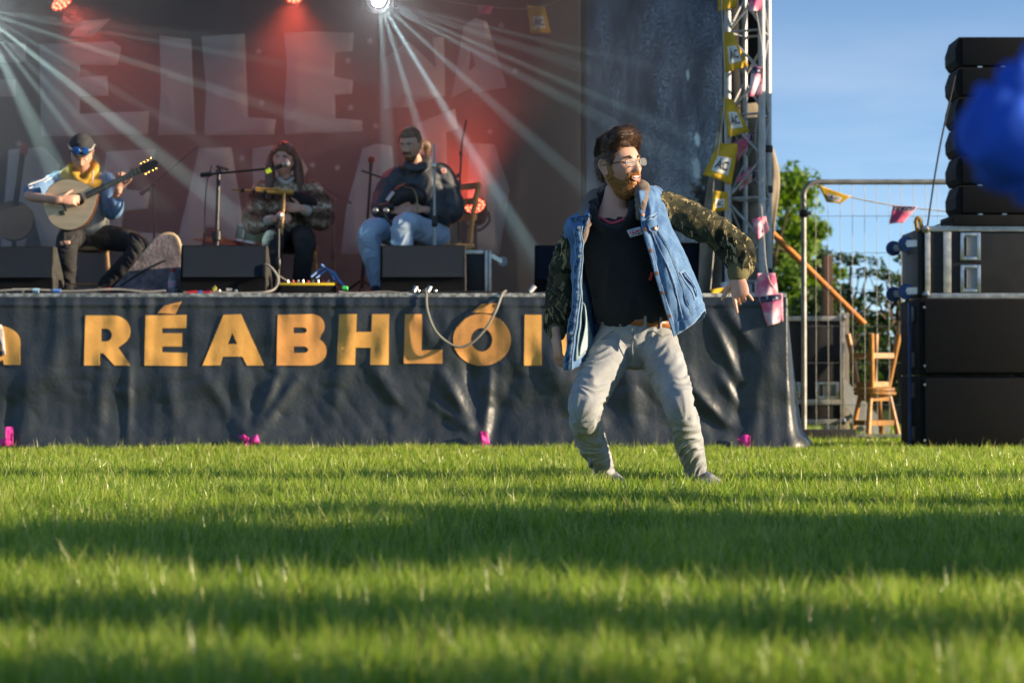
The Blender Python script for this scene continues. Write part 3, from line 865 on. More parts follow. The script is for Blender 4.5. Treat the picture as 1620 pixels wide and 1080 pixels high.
YP = 16.0
XA = 2.70
def sub(zb, zt, label):
    t = thing('subwoofer', label, 'speaker', (XA + .55, YP + .4, zb), 'subwoofers of the PA stack')
    h = zt - zb
    MB().box((XA + .55, YP + .42, (zb + zt) / 2), (1.10, .76, h), bevel=.012).build('cabinet', m_cab, t)
    MB().box((XA + .56, YP + .022, (zb + zt) / 2), (1.06, .03, h - .03), bevel=.008).build('grille', m_grille, t)
    for dz in (-.5, .5):
        MB().box((XA - .006, YP + .2, (zb + zt) / 2 + dz * h * .6), (.02, .10, .10), bevel=.004).build('side_handle', m_black, t)
    for k in range(2):
        MB().box((XA + .03, YP + .001, zb + (.06 if k == 0 else h - .06)), (.014, .01, .014)).build('screw', m_steel, t)
    return t
sub(.03, .518, 'black subwoofer standing on the grass at the bottom of the PA stack')
sub(.522, 1.030, 'black subwoofer stacked on the lower one, below the flight case')
MB().box((XA - .02, YP + .30, .52), (.016, .03, .98)).build('m', m_blue)
o = bpy.context.scene.objects['m']; o.name = 'ratchet_strap'; tag(o, 'narrow blue strap running down the left side of the subwoofers', 'strap')

# flight case lying on the subs, castors to the left
ZC0, ZC1 = 1.034, ZP(358, 16.05)
XC = XP(1466, 16.05)
fc = thing('flight_case', 'black flight case with blue castors lying on top of the subwoofers', 'flight case', (XC + .6, 16.4, ZC0), 'flight cases')
MB().box((XC + .65, 16.44, (ZC0 + ZC1) / 2), (1.26, .70, ZC1 - ZC0 - .01), bevel=.004).build('body', m_case, fc)
for z in (ZC0 + .014, ZC1 - .014):
    MB().box((XC + .65, 16.085, z), (1.30, .014, .036), bevel=.003).build('edging', m_alu_edge, fc)
MB().box((XC + .014, 16.083, (ZC0 + ZC1) / 2), (.036, .014, ZC1 - ZC0 - .07), bevel=.003).build('edging', m_alu_edge, fc)
MB().box((XC + .145, 16.082, (ZC0 + ZC1) / 2), (.052, .012, ZC1 - ZC0 - .07), bevel=.002).build('edging', m_alu_edge, fc)
for z in (ZC0 + .02, ZC1 - .02):
    MB().lathe([(0, -.03), (.02, -.022), (.03, 0), (.02, .022), (0, .03)], (XC + .004, 16.09, z), n=12).build('ball_corner', m_steel, fc)
def recessed_handle(t, x, z, w, h, y):
    mb = MB(); b = .012
    for dx in (-1, 1): mb.box((x + dx * (w / 2 - b), y - .004, z), (b * 2, .012, h), bevel=.004)
    for dz in (-1, 1): mb.box((x, y - .003, z + dz * (h / 2 - b)), (w - 4 * b + .004, .012, b * 2), bevel=.004)
    mb.build('handle_dish', m_steel, t)
    MB().box((x, y + .002, z), (w - 3 * b, .006, h - 3 * b)).build('dish_back', pmat('dish_metal', (.25, .25, .24), .35, .9), t)
    MB().tube([(x - w * .22, y - .012, z - h * .32), (x - w * .22, y - .012, z + h * .32)], .010, 10).build('handle', m_black, t)
for py in (390, 441): recessed_handle(fc, XP(1536, 16.08), ZP(py, 16.08), .135, .185, 16.086)
for i in range(5):
    for z in (ZC0 + .014, ZC1 - .014):
        MB().lathe([(.005, 0), (.004, .004), (0, .005)], (XC + .28 + i * .19, 16.076, z), axis=(0, -1, 0), n=8).build('rivet', m_steel, fc)
MB().box((XC - .028, 16.44, (ZC0 + ZC1) / 2), (.036, .66, ZC1 - ZC0 - .03), bevel=.003).build('castor_board', m_case, fc)
def castor(parent, c, out, r, name='castor'):
    c = Vector(c); out = Vector(out)
    MB().lathe([(0, -.02), (r * .55, -.02), (r * .95, -.018), (r, -.008), (r, .008), (r * .95, .018), (r * .55, .02), (0, .02)], c, axis=(0, 1, .1), n=22).build(name, m_blue, parent)
    mb = MB(); b = c - out * (r + .035)
    for s in (-1, 1): mb.bar(b + Vector((0, s * .028, 0)), c + Vector((0, s * .028, 0)), .006, .045)
    mb.build('castor_fork', m_steel, parent)
    MB().tube([c + Vector((0, -.036, 0)), c + Vector((0, .036, 0))], .009, 8).build('axle', m_steel, parent)
for z in (ZP(386, 16.1), ZP(461, 16.1)):
    for y in (16.16, 16.68):
        castor(fc, (XC - .118, y, z + .004), (-1, 0, -.05), .052)
MB().tube(curve([(XC - .05, 16.10, ZC1 - .03), (XC - .06, 16.09, ZC1 + .045), (XC - .035, 16.09, ZC1 + .05), (XC - .02, 16.1, ZC1 - .02)], 12), .014, 8).build('yellow_strap_loop', pmat('ochre_strap', (.35, .2, .03), .7), fc)

# hung line array
la = thing('line_array', 'column of six curved black line array boxes above the flight case', 'speaker', (XP(1570, 16.1), 16.3, ZC1))
XLA = XP(1519, 16.1)
for i, (a, b) in enumerate([(59, 105), (107, 152), (154, 198.5), (200.5, 245), (247, 291.5), (293.5, 338)]):
    z1, z0 = ZP(a, 16.1), ZP(b, 16.1)
    bx = MB()
    dx = .028; c = (z1 - z0) * .2
    poly = [(XLA, 16.1, z0), (XLA - dx * .9, 16.1, z0 + c), (XLA - dx, 16.1, z1 - c * 2.2), (XLA, 16.1, z1), (XLA + .85, 16.1, z1), (XLA + .85, 16.1, z0)]
    bx.prism(poly, (0, .38, 0))
    cab = bx.build('array_box', m_cab, la, 8)
    MB().box((XLA + .43, 16.096, (z0 + z1) / 2), (.82, .012, z1 - z0 - .012), bevel=.003).build('grille', m_grille, cab)
    for xx in (XLA + .14, XLA + .3):
        MB().box((xx, 16.12, z0 - .004), (.03, .04, .012)).build('rigging_pin', m_steel, cab)
MB().box((XLA + .4, 16.3, (ZP(341, 16.1) + ZC1) / 2 + .004), (.9, .5, ZP(341, 16.1) - ZC1 - .004), bevel=.004).build('base_frame', m_cab, la)
rp = MB().tube(curve([W(1511, 120, 16.05), W(1482, 260, 16.06), W(1456, 440, 16.1)], 14), .006, 8).build('guy_rope', pmat('black_rope', (.02, .02, .025), .8))
tag(rp, 'thin black rope slanting from the speaker column down to the castors', 'rope')
rp2 = MB().tube([W(1518, 344, 16.08), W(1468, 362, 16.09)], .005, 8).build('guy_rope', MATS['black_rope'])
tag(rp2, 'short black rope from the speaker base to the flight case corner', 'rope')

# ---- temporary mesh fence panel
YF = 19.0
m_galv = pmat('galvanised_tube', (.30, .295, .27), .5, .5, var=.25, ns=10)
m_galv_wire = pmat('galvanised_wire', (.22, .22, .21), .55, .5, var=.2)
fn = thing('mesh_fence', 'tall galvanised mesh fence panel with rounded top corner beside the speakers', 'fence', (XP(1272, YF), YF, 0))
xp0, zt, zb = XP(1272, YF), ZP(288, YF), ZP(690, YF)
xp1 = xp0 + 3.45
r = .11
pts = [(xp0, YF, .02), (xp0, YF, zt - r)] + [(xp0 + r - r * math.cos(a), YF, zt - r + r * math.sin(a)) for a in np.linspace(.2, 1.57, 6)] + [(xp1 - r, YF, zt)]
pts += [(xp1 - r + r * math.sin(a), YF, zt - r + r * math.cos(a)) for a in np.linspace(.2, 1.57, 6)] + [(xp1, YF, .02)]
MB().tube(pts, .021, 14).build('frame', m_galv, fn)
MB().tube([(xp0, YF, zb), (xp1, YF, zb)], .019, 12).build('bottom_rail', m_galv, fn)
MB().lathe([(.028, -.03), (.036, -.015), (.036, .015), (.028, .03)], (xp0, YF, ZP(338, YF)), n=14).build('clamp', m_black, fn)
MB().box((xp0 + .03, YF - .03, ZP(338, YF)), (.05, .03, .03), bevel=.004).build('clamp_bolt', m_black, fn)
wm = MB().tube([(0, 0, zb), (0, 0, zt)], 0.0021, 5, False).mesh('wire', 60); wm.materials.append(m_galv_wire)
nw = 36
for k in range(1, nw):
    o = link('wire', wm, None, fn, False); o.location = (k * 3.45 / nw, -.004, 0)
for py in (342, 400, 458, 516, 574, 640):
    MB().tube([(xp0, YF - .01, ZP(py, YF)), (xp1, YF - .01, ZP(py, YF))], 0.0021, 5).build('wire', m_galv_wire, fn)
m_rub = pmat('black_rubber', (.02, .02, .021), .85, var=.3, ns=15, bump=.3, bs=60)
def foot(xc, label):
    o = MB().box((xc, YF - .02, .055), (.72, .24, .11), bevel=.02).build('rubber_foot', m_rub, fn); o['label'] = label
foot(xp0 + .03, 'black rubber block holding the fence post beside the stage corner')
foot(xp1, 'black rubber block holding the fence post behind the speakers')
bf = thing('bunting', 'short line of two flags tied across the top of the mesh fence', 'bunting', (XP(1370, 18.9), 18.9, 1.9))
MB().tube(curve([W(1292, 292, 18.93), W(1348, 312, 18.93), W(1420, 326, 18.93), W(1512, 336, 18.93)], 16), .005, 6).build('cord', m_cord, bf)
flag([(1295, 293), (1346, 311), (1330, 322), (1308, 320)], 18.92, bf, 'y', wave=.01)
flag([(1413, 325), (1451, 327), (1430, 352), (1407, 354)], 18.92, bf, 'p', wave=.015)

# orange pole sticking out from behind the stage
mb = MB(); mb.tube([W(1120, 268, 19.4), W(1368, 513, 19.4)], .026, 12)
o = mb.build('orange_pole', pmat('orange_plastic', (.85, .30, .06), .5, var=.15, ns=10))
tag(o, 'slanting orange pole behind the fence post', 'pole')

# ---- flight case on castors behind the fence
def upright_case(x0, x1, y, zt, label):
    t = thing('flight_case', label, 'flight case', ((x0 + x1) / 2, y + .3, 0), 'flight cases')
    zb = .14; xm = (x0 + x1) / 2; w = x1 - x0
    MB().box((xm, y + .32, (zb + zt) / 2), (w, .6, zt - zb), bevel=.004).build('body', m_case, t)
    for x in (x0 + .015, x1 - .015): MB().box((x, y + .014, (zb + zt) / 2), (.034, .014, zt - zb), bevel=.003).build('edging', m_alu_edge, t)
    for z in (zb + .018, zt - .02, zb + .18): MB().box((xm, y + .012, z), (w - .07, .014, .04), bevel=.003).build('edging', m_alu_edge, t)
    for x in (x0 + .01, x1 - .01):
        for z in (zb + .02, zt - .015):
            MB().lathe([(0, -.03), (.02, -.022), (.03, 0), (.02, .022), (0, .03)], (x, y + .01, z), n=12).build('ball_corner', m_steel, t)
    for x in (x0 + .08, x1 - .08):
        for yy in (y + .1, y + .55):
            MB().lathe([(0, -.02), (.05, -.02), (.055, -.01), (.055, .01), (.05, .02), (0, .02)], (x, yy, .055), axis=(1, .2, 0), n=20).build('castor', m_blue, t)
            MB().box((x, yy, .115), (.06, .06, .05), bevel=.004).build('castor_fork', m_steel, t)
    recessed_handle(t, x1 - .14, lerp(zb, zt, .31), .19, .14, y + .016)
    recessed_handle(t, x0 + .12, lerp(zb, zt, .31), .19, .14, y + .016)
    return t
upright_case(XP(1225, 19.7), XP(1336, 19.7), 19.7, ZP(500, 19.7), 'tall black flight case with silver edging standing behind the fence post')

# ---- two wooden stools, one upside down on the other
m_wood = pmat('varnished_pine', (.50, .235, .055), .4, var=.3, ns=6, stretch=(1, 1, .15), bump=.1, bs=40, coat=.2)
def stool(name_label, xc, yc, z0, h, flip, grp, rz=.5):
    t = thing('wooden_stool', name_label, 'stool', (xc, yc, z0), grp)
    def tr(p):
        c, s = math.cos(rz), math.sin(rz)
        x, y, z = p
        z = h - z if flip else z
        return Vector((xc + c * x - s * y, yc + s * x + c * y, z0 + z))
    R = .17
    ax = (0, 0, -1) if flip else (0, 0, 1)
    MB().lathe([(0, -.03), (R - .01, -.03), (R, -.022), (R, -.008), (R - .01, 0), (0, 0)], tr((0, 0, h)), axis=ax, n=28).build('seat', m_wood, t)
    for sx in (-1, 1):
        for sy in (-1, 1):
            MB().tube([tr((sx * .085, sy * .085, h - .03)), tr((sx * .145, sy * .145, 0.0))], [.019, .023], 12).build('leg', m_wood, t)
    for (a, b) in (((-1, -1), (1, -1)), ((1, -1), (1, 1)), ((1, 1), (-1, 1)), ((-1, 1), (-1, -1))):
        for zz, k in ((h * .38, .122), (h - .055, .09)):
            MB().bar(tr((a[0] * k, a[1] * k, zz)), tr((b[0] * k, b[1] * k, zz)), .022, .042).build('rail', m_wood, t)
    return t
xs_, ys_ = XP(1384, 19.45), 19.45
stool('varnished pine stool standing on the grass under the upturned one', xs_, ys_, 0, .405, False, 'stacked pine stools', .35)
stool('varnished pine stool turned upside down on top of the other', xs_ - .01, ys_, .407, .46, True, 'stacked pine stools', .55)

# ---- steps, posts beyond
m_grey = pmat('pale_grey_paint', (.42, .42, .40), .6, var=.15)
stp = thing('stage_steps', 'pale metal access steps with yellow edges behind the stools', 'steps', (XP(1360, 20.6), 20.6, 0))
a0, a1 = W(1326, 610, 20.6), W(1398, 694, 20.6); a1.z = .02
for dy in (0, .55):
    MB().bar(a0 + Vector((0, dy, 0)), a1 + Vector((0, dy, 0)), .03, .16).build('stringer', m_grey, stp)
for k in range(4):
    p = a0.lerp(a1, (k + .5) / 4) + Vector((0, .275, .02))
    MB().box(p, (.10, .52, .025), bevel=.003).build('tread', m_grey, stp)
    MB().box(p + Vector((.052, 0, .008)), (.012, .52, .03)).build('tread_edge', pmat('yellow_edge', (.7, .5, .04), .6), stp)
o = MB().box((XP(1334, 20.9), 20.9, ZP(495, 20.9) / 2), (.09, .09, ZP(495, 20.9)), bevel=.004).build('timber_post', pmat('pale_timber', (.34, .30, .24), .8, var=.25, ns=5, stretch=(1, 1, .2)))
tag(o, 'pale square post behind the upturned stool', 'post')
o = MB().box((XP(1309, 23), 23, ZP(405, 23) / 2), (.10, .10, ZP(405, 23)), bevel=.006).build('timber_post', pmat('brown_timber', (.10, .055, .035), .85, var=.35, ns=6, stretch=(1, 1, .2)))
tag(o, 'dark brown timber post in front of the trees', 'post')

# ================================================================== on the stage
m_wgr = grille_material('monitor_grille', (.014, .026, .050), 400, .6)
def wedge(px0, px1, py0, Y, label, sc=1.0):
    x0, x1 = XP(px0, Y), XP(px1, Y); h = ZP(py0, Y) - ST; w = x1 - x0; xm = (x0 + x1) / 2
    t = thing('stage_monitor', label, 'speaker', (xm, Y + .25, ST), 'wedge monitors along the stage edge')
    # profile in (y, z): the back that faces the crowd, sloping baffle towards the musicians
    prof = [(0.03, 0), (0.03, h * .22), (0, h * .36), (.045, h), (.16, h), (.46, h * .30), (.44, 0)]
    MB().prism([(x0, Y + y, ST + .002 + z) for y, z in prof], (w, 0, 0)).build('cabinet', m_cab, t)
    p0 = Vector((xm, Y - .004, ST + h * .37)); p1 = Vector((xm, Y + .041, ST + h - .006))
    MB().bar(p0, p1, w - .016, .008, up=(0, -1, 0)).build('grille', m_wgr, t)
    for s in (-1, 1):
        e = MB().prism([(xm + s * (w / 2 + .001), Y + y, ST + .002 + z) for y, z in prof], (s * .008, 0, 0)).build('side_cheek', m_cab if s < 0 else pmat('sunlit_edge', (.045, .045, .042), .5, var=.5, ns=30), t)  # right cheek coloured lighter to stand in for sun along that edge
    me = text_mesh('M4', .032, .0005, .0006)
    me.transform(Matrix.Translation((xm + .04, Y + .022, ST + h * .12)) @ Matrix.Rotation(math.pi / 2, 4, 'X'))
    link('lettering', me, m_lab, t)
    for dx in (-.03, .085):
        MB().lathe([(.012, 0), (.012, .016), (.007, .02), (0, .02)], (xm + dx, Y + .03, ST + h * .1), axis=(0, -1, 0), n=12).build('cable_socket', m_steel, t)
    return t
wedge(-52, 80, 390, 16.4, 'dark wedge monitor at the left edge of the picture on the stage')
wedge(287, 418, 388, 16.4, 'dark wedge monitor between the instrument case and the woman with pipes')
wedge(603, 734, 388, 16.4, 'dark wedge monitor in front of the seated man in pale jeans')
wedge(848, 960, 388, 17.1, 'dark wedge monitor partly hidden behind the dancing man')
o = thing('amplifier_box', 'squat dark equipment box at the right end of the stage behind the dancer', 'box', (XP(1085, 17.0), 17.2, ST))
MB().box((XP(1080, 17.0), 17.2, ST + .20), (.26, .3, .40), bevel=.008).build('body', m_cab, o)
MB().box((XP(1080, 17.0), 17.045, ST + .2), (.22, .012, .34), bevel=.003).build('grille', m_wgr, o)

# small flight case behind the right hand wedge, castors up
sc_ = thing('flight_case', 'small black flight case with silver edging behind the right-hand wedge monitor', 'flight case', (XP(757, 16.9), 17.1, ST), 'flight cases')
x0, x1, z1 = XP(733, 16.9), XP(776, 16.9), ZP(396, 16.9)
MB().box(((x0 + x1) / 2, 17.16, (ST + z1) / 2), (x1 - x0, .5, z1 - ST), bevel=.004).build('body', m_case, sc_)
for x in (x1 - .03, x1 - .004): MB().box((x, 16.905, (ST + z1) / 2), (.02, .016, z1 - ST), bevel=.002).build('edging', m_alu_edge, sc_)
MB().box(((x0 + x1) / 2 - .02, 16.907, z1 - .012), (x1 - x0 - .06, .016, .026), bevel=.002).build('edging', m_alu_edge, sc_)
c = W(795, 414, 16.95)
MB().lathe([(0, -.015), (.034, -.015), (.038, -.006), (.038, .006), (.034, .015), (0, .015)], c, axis=(.25, 1, 0), n=20).build('castor', pmat('grey_rubber', (.3, .3, .29), .6), sc_)
MB().bar(W(777, 404, 16.95), c, .03, .03).build('castor_fork', m_steel, sc_)
o = MB().box(W(740, 392, 17.1), (.08, .06, .03), bevel=.006).build('wood_block', m_wood); tag(o, 'small block of pale wood lying on the flight case', 'block')

# ---- stands
m_stand = pmat('black_stand_metal', (.025, .025, .027), .4, .3, var=.25, ns=30)
m_mesh = pmat('microphone_mesh', (.35, .35, .36), .45, .8, var=.3, ns=200)
def mic(parent, p, q, head=m_mesh, band=None):
    """microphone from tail p to head q"""
    p, q = Vector(p), Vector(q); d = (q - p)
    MB().tube([p, p + d * .62], [.011, .016], 12).build('microphone_handle', m_stand, parent)
    d1 = d.normalized(); r = .026
    MB().lathe([(0, -r), (.016, -r * .95), (r, -r * .2), (r, r * .25), (r * .7, r * .8), (0, r)], p + d * .80, axis=d1, n=14).build('microphone_head', head, parent)
    if band: MB().tube([p + d * .02, p + d * .2], .018, 12).build('colour_band', band, parent)
def stand(label, base, Y, top, boom=None, pole_m=None, r=.011, group='microphone stands', spread=.26):
    pm = pole_m or m_stand
    bx = W(base[0], 470, Y).x; tp = W(top[0], top[1], Y)
    t = thing('microphone_stand', label, 'mic stand', (bx, Y, ST), group)
    b = Vector((bx, Y, ST))
    mid = b.lerp(tp, .5)
    MB().tube([b + Vector((0, 0, .10)), mid], r * 1.25, 10).build('lower_pole', pm, t)
    MB().tube([mid, tp], r * .9, 10).build('upper_pole', pm, t)
    MB().lathe([(r * 1.5, -.04), (r * 2.1, -.03), (r * 2.1, .03), (r * 1.5, .04)], mid, n=12).build('clutch', m_stand, t)
    for k in range(3):
        a = .5 + k * 2.094
        MB().tube([b + Vector((0, 0, .16)), b + Vector((spread * math.cos(a), spread * math.sin(a), .012))], .009, 8).build('leg', m_stand, t)
    if boom:
        p, q = W(boom[0][0], boom[0][1], Y), W(boom[1][0], boom[1][1], Y - boom[2] if len(boom) > 2 else Y)
        MB().tube([p, q], .008, 8).build('boom', pm, t)
        MB().tube([p, p.lerp(q, .16)], .017, 10).build('counterweight', m_stand, t)
        MB().lathe([(.018, -.03), (.024, 0), (.018, .03)], tp, axis=(0, 1, 0), n=12).build('boom_joint', m_stand, t)
    return t
s = stand('tall black boom stand left of the woman, its microphone at her mouth', (340, 0), 17.1, (346, 272), ((318, 277), (424, 267), .12), r=.016)
mic(s, W(420, 272, 16.98), W(462, 256, 16.97), band=pmat('lime_band', (.55, .75, .05), .6))
MB().tube(curve([W(335, 262, 17.1), W(326, 300, 17.12), W(322, 400, 17.1), W(318, 468, 17.1)], 14), .004, 6).build('cable', m_black, s)
MB().box(W(352, 266, 17.08), (.09, .03, .02), Euler((0, .25, 0)), .005).build('spare_clip', m_stand, s)
s = stand('black boom stand in the red light behind the guitarist', (244, 0), 18.4, (243, 292), ((222, 308), (312, 232)))
s = stand('black microphone stand close to the left of the man in pale jeans', (572, 0), 17.6, (587, 268))
mic(s, W(586, 272, 17.6), W(588, 248, 17.6), head=pmat('red_foam', (.28, .05, .03), .9))
MB().tube([W(572, 270, 17.55), W(630, 290, 17.5)], .007, 8).build('boom', m_stand, s)
for px_ in (610, 625): MB().lathe([(.013, -.01), (.013, .01)], W(px_, 283 + (px_ - 610) * .25, 17.5), axis=(1, 0, 0), n=10).build('silver_ring', m_steel, s)
s = stand('slim silver stand in front of the man in pale jeans', (688, 0), 16.95, (687, 228), pole_m=m_alu, r=.010)
MB().lathe([(.012, -.02), (.018, -.01), (.018, .01), (.012, .02)], W(687, 262, 16.95), n=12).build('pole_clamp', m_steel, s)
s = stand('black gooseneck stand behind the right shoulder of the man in pale jeans', (727, 0), 18.0, (726, 300))
MB().tube(curve([W(726, 300, 18.0), W(729, 260, 18.0), W(731, 225, 18.0), W(738, 190, 17.95)], 14), .008, 8).build('gooseneck', m_stand, s)
for a in ((724, 278), (727, 288), (729, 242)): MB().lathe([(.016, -.012), (.016, .012)], W(a[0], a[1], 18.0), axis=(1, 0, 0), n=10).build('joint_knob', m_stand, s)
s = stand('low black stand with silver-tipped microphones at the knees of the man in pale jeans', (632, 0), 16.95, (630, 372))
MB().tube([W(642, 383, 16.95), W(606, 338, 16.93)], .012, 8).build('boom', m_stand, s)
for a in ((594, 333), (611, 333)):
    MB().lathe([(0, -.022), (.018, -.014), (.021, .004), (.012, .02), (0, .024)], W(a[0], a[1], 16.92), axis=(1, -.5, .2), n=14).build('microphone_head', m_steel, s)
    MB().tube([W(a[0], a[1], 16.93), W(606, 340, 16.94)], .012, 8).build('microphone_handle', m_stand, s)
s = stand('short black stand with a round microphone below the hands of the woman', (440, 0), 16.9, (441, 362), r=.009)
mic(s, W(438, 362, 16.9), W(444, 336, 16.88))
s = stand('faint black boom stand behind the right of the woman', (528, 0), 18.6, (527, 318), ((505, 292), (556, 322)))

# ---- instrument case propped open
ic = thing('instrument_case', 'open teardrop instrument case with grey plush lining leaning behind the guitarist', 'case', (XP(235, 16.75), 16.75, ST))
out = [(172, 462), (196, 436), (226, 402), (244, 380), (258, 372), (270, 372), (279, 380), (284, 400), (285, 430), (284, 463)]
oc = cr(out, np.linspace(0, 1, 40))
poly = [W(x, y, 16.72) for x, y in oc]
for p in poly: p.z = max(p.z, ST + .003)
MB().prism(poly, (0, .10, 0)).build('plush_lining', pmat('grey_plush', (.17, .14, .15), .95, var=.4, ns=16, bump=.5, bs=50, sheen=.4), ic)
mb = MB(); mb.tube([p + Vector((.006, .03, .004)) for p in poly[8:]], .015, 8); mb.build('rim', pmat('tan_leatherette', (.48, .36, .22), .6, var=.2), ic)
MB().tube(curve([W(190, 452, 16.715), W(225, 430, 16.715), W(262, 412, 16.715)], 10), .006, 6).build('inner_divider', m_black, ic)

# ---- water bottle
wb = thing('water_bottle', 'clear plastic water bottle with red cap beside the instrument case', 'bottle', (XP(273, 16.6), 16.6, ST))
b0 = Vector((XP(273, 16.6), 16.6, ST + .002))
MB().lathe([(0, 0), (.030, 0), (.032, .01), (.031, .06), (.033, .075), (.032, .12), (.028, .14), (.014, .165), (.014, .172)], b0, n=20).build('bottle_body', pmat('clear_plastic', (.72, .76, .80), .15, trans=.75, var=.05), wb)
MB().lathe([(.0325, .062), (.0335, .066), (.0335, .105), (.0325, .11)], b0, n=20).build('label_sleeve', pmat('bottle_label', (.35, .42, .60), .5, col2=(.7, .3, .35), ns=30), wb)
MB().lathe([(.015, .168), (.016, .172), (.016, .190), (0, .192)], b0, n=16).build('cap', pmat('red_cap', (.6, .03, .04), .4), wb)

# ---- pedal mixer
mx_ = thing('mixer', 'small black mixer with yellow top panel on the stage edge', 'mixer', (XP(487, 16.5), 16.55, ST))
MB().box((XP(486, 16.5), 16.58, ST + .042), (.365, .22, .08), bevel=.006).build('body', m_cab, mx_)
MB().box((XP(486, 16.5), 16.58, ST + .088), (.375, .23, .016), Euler((.06, 0, 0)), .004).build('top_panel', pmat('yellow_panel', (.80, .58, .03), .5), mx_)
for k in range(9):
    MB().lathe([(.008, 0), (.007, .018), (0, .019)], (XP(455 + k * 8, 16.5), 16.50 + (k % 3) * .02, ST + .095), n=10).build('knob', [m_steel, pmat('red_knob', (.6, .05, .05), .5), m_lab][k % 3], mx_)
m_bcab = pmat('blue_cable', (.10, .24, .60), .5)
for k, (a, b, c) in enumerate([((492, 438), (512, 424), (532, 434)), ((500, 440), (520, 428), (545, 452)), ((508, 418), (522, 430), (530, 444)), ((525, 428), (532, 436), (538, 448))]):
    MB().tube(curve([W(*a, 16.5), W(*b, 16.55), W(*c, 16.5)], 10), .007, 6).build('patch_lead', m_bcab, mx_)
o = MB().lathe([(.012, -.02), (.016, -.015), (.016, .015), (.012, .02)], W(546, 456, 16.35) , axis=(1, 0, 0), n=12).build('cable_plug', pmat('green_plug', (.05, .6, .12), .5)); tag(o, 'bright green plug lying on the deck right of the mixer', 'plug')

# ---- cables along the stage edge
m_gcab = pmat('grey_cable', (.30, .29, .25), .5, var=.2)
def cable(pts, r, m, label, n=40, plug=None):
    t = thing('cable', label, 'cable', tuple(W(*pts[0])), 'cables along the stage edge')
    MB().tube(curve([W(*p) for p in pts], n), r, 8).build('lead', m, t)
    for k, (p, q, mm) in enumerate(plug or []):
        MB().tube([W(*p), W(*q)], [.014, .017], 10).build('connector', mm, t)
    return t
YE = YS + .0
cable([(668, 461, YE + .02), (674, 462, YE - .02), (676, 490, YE - .06), (690, 525, YE - .07), (718, 547, YE - .08), (742, 545, YE - .08), (768, 520, YE - .08), (785, 490, YE - .07), (794, 466, YE - .02), (800, 460, YE + .05)], .0085, pmat('pale_cable', (.22, .22, .19), .45), 'grey cable hanging in a loop over the letters L and O')
o_y = 16.25
cable([(-20, 462, o_y), (40, 458, o_y), (110, 461, o_y), (180, 458, o_y), (230, 462, o_y), (262, 460, o_y)], .009, m_gcab, 'pale cable lying along the deck below the guitarist', plug=[((52, 459, o_y), (62, 460, o_y), pmat('pale_blue_plug', (.35, .6, .75), .5)), ((84, 460, o_y), (96, 461, o_y), m_bcab)])
cable([(155, 464, 16.3), (165, 461, 16.3), (190, 460, 16.3), (230, 459, 16.3), (240, 464, 16.3)], .012, m_black, 'black multicore with red collar at the feet of the guitarist', plug=[((166, 459, 16.28), (174, 459, 16.28), pmat('red_plug', (.7, .03, .05), .4)), ((176, 459, 16.28), (226, 460, 16.28), pmat('dark_plug', (.03, .04, .07), .4))])
cable([(290, 463, 16.3), (330, 462, 16.3), (380, 464, 16.3), (420, 462, 16.3), (436, 455, 16.35), (440, 440, 16.36), (430, 424, 16.38), (420, 418, 16.4)], .008, m_gcab, 'grey cable curling up the right side of the middle wedge', plug=[((296, 464, 16.28), (312, 463, 16.28), MATS['red_plug']), ((314, 463, 16.28), (320, 463, 16.28), m_bcab), ((321, 463, 16.28), (333, 462, 16.28), MATS['red_plug']), ((337, 458, 16.27), (342, 455, 16.27), pmat('yellow_plug', (.8, .65, .1), .5))])
cable([(536, 462, 16.3), (560, 464, 16.3), (610, 462, 16.3), (640, 464, 16.28), (654, 460, 16.3), (658, 454, 16.34)], .008, m_gcab, 'grey cable running from the mixer to the right wedge', plug=[((654, 462, 16.28), (658, 454, 16.3), m_steel), ((676, 462, 16.28), (680, 454, 16.3), m_steel)])
cable([(690, 463, 16.3), (750, 462, 16.3), (840, 464, 16.3), (868, 462, 16.3)], .008, m_black, 'thin black cable on the deck edge right of the hanging loop', plug=[((838, 462, 16.3), (846, 452, 16.3), m_lab)])

# ---- drum kit pieces far back
dr = thing('snare_drum', 'green shelled drum with chrome rims left of the woman', 'drum', (XP(398, 18.2), 18.2, ST))
dc = Vector((XP(402, 18.2), 18.2, ZP(386, 18.2)))
MB().lathe([(0, 0), (.15, 0), (.15, .12), (0, .12)], dc, axis=(.2, 0, 1), n=28).build('shell', pmat('green_shell', (.03, .22, .10), .3, coat=.5), dr)
for h in (0.0, .115):
    MB().lathe([(.152, h - .008), (.16, h - .006), (.16, h + .01), (.152, h + .012)], dc, axis=(.2, 0, 1), n=28).build('rim', m_steel, dr)
for k in range(6):
    a = k * 1.05; u = Vector((math.cos(a), math.sin(a), -.2 * math.cos(a))) * .158
    MB().tube([dc + u + Vector((0.005, 0, .02)), dc + u + Vector((.02, 0, .10))], .008, 6).build('lug', m_steel, dr)
for k in range(3):
    a = .4 + k * 2.09
    MB().tube([dc, Vector((dc.x + .22 * math.cos(a), dc.y + .22 * math.sin(a), ST + .01))], .009, 8).build('leg', m_steel, dr)
cy = thing('cymbal', 'brass cymbal lying low behind the middle wedge monitor', 'cymbal', (XP(345, 18.2), 18.2, ST))
cc = Vector((XP(347, 18.2), 18.2, ZP(383, 18.2)))
MB().lathe([(.20, 0), (.12, .022), (.045, .03), (.035, .05), (0, .055), (0, .05), (.03, .045), (.04, .026), (.12, .018), (.20, -.003)], cc, axis=(.12, -.1, 1), n=32).build('disc', pmat('brass', (.55, .36, .12), .3, 1.0, var=.25, ns=14), cy)
MB().tube([Vector((cc.x, cc.y, ST + .02)), cc + Vector((0, 0, .09))], .009, 8).build('stand_pole', m_steel, cy)
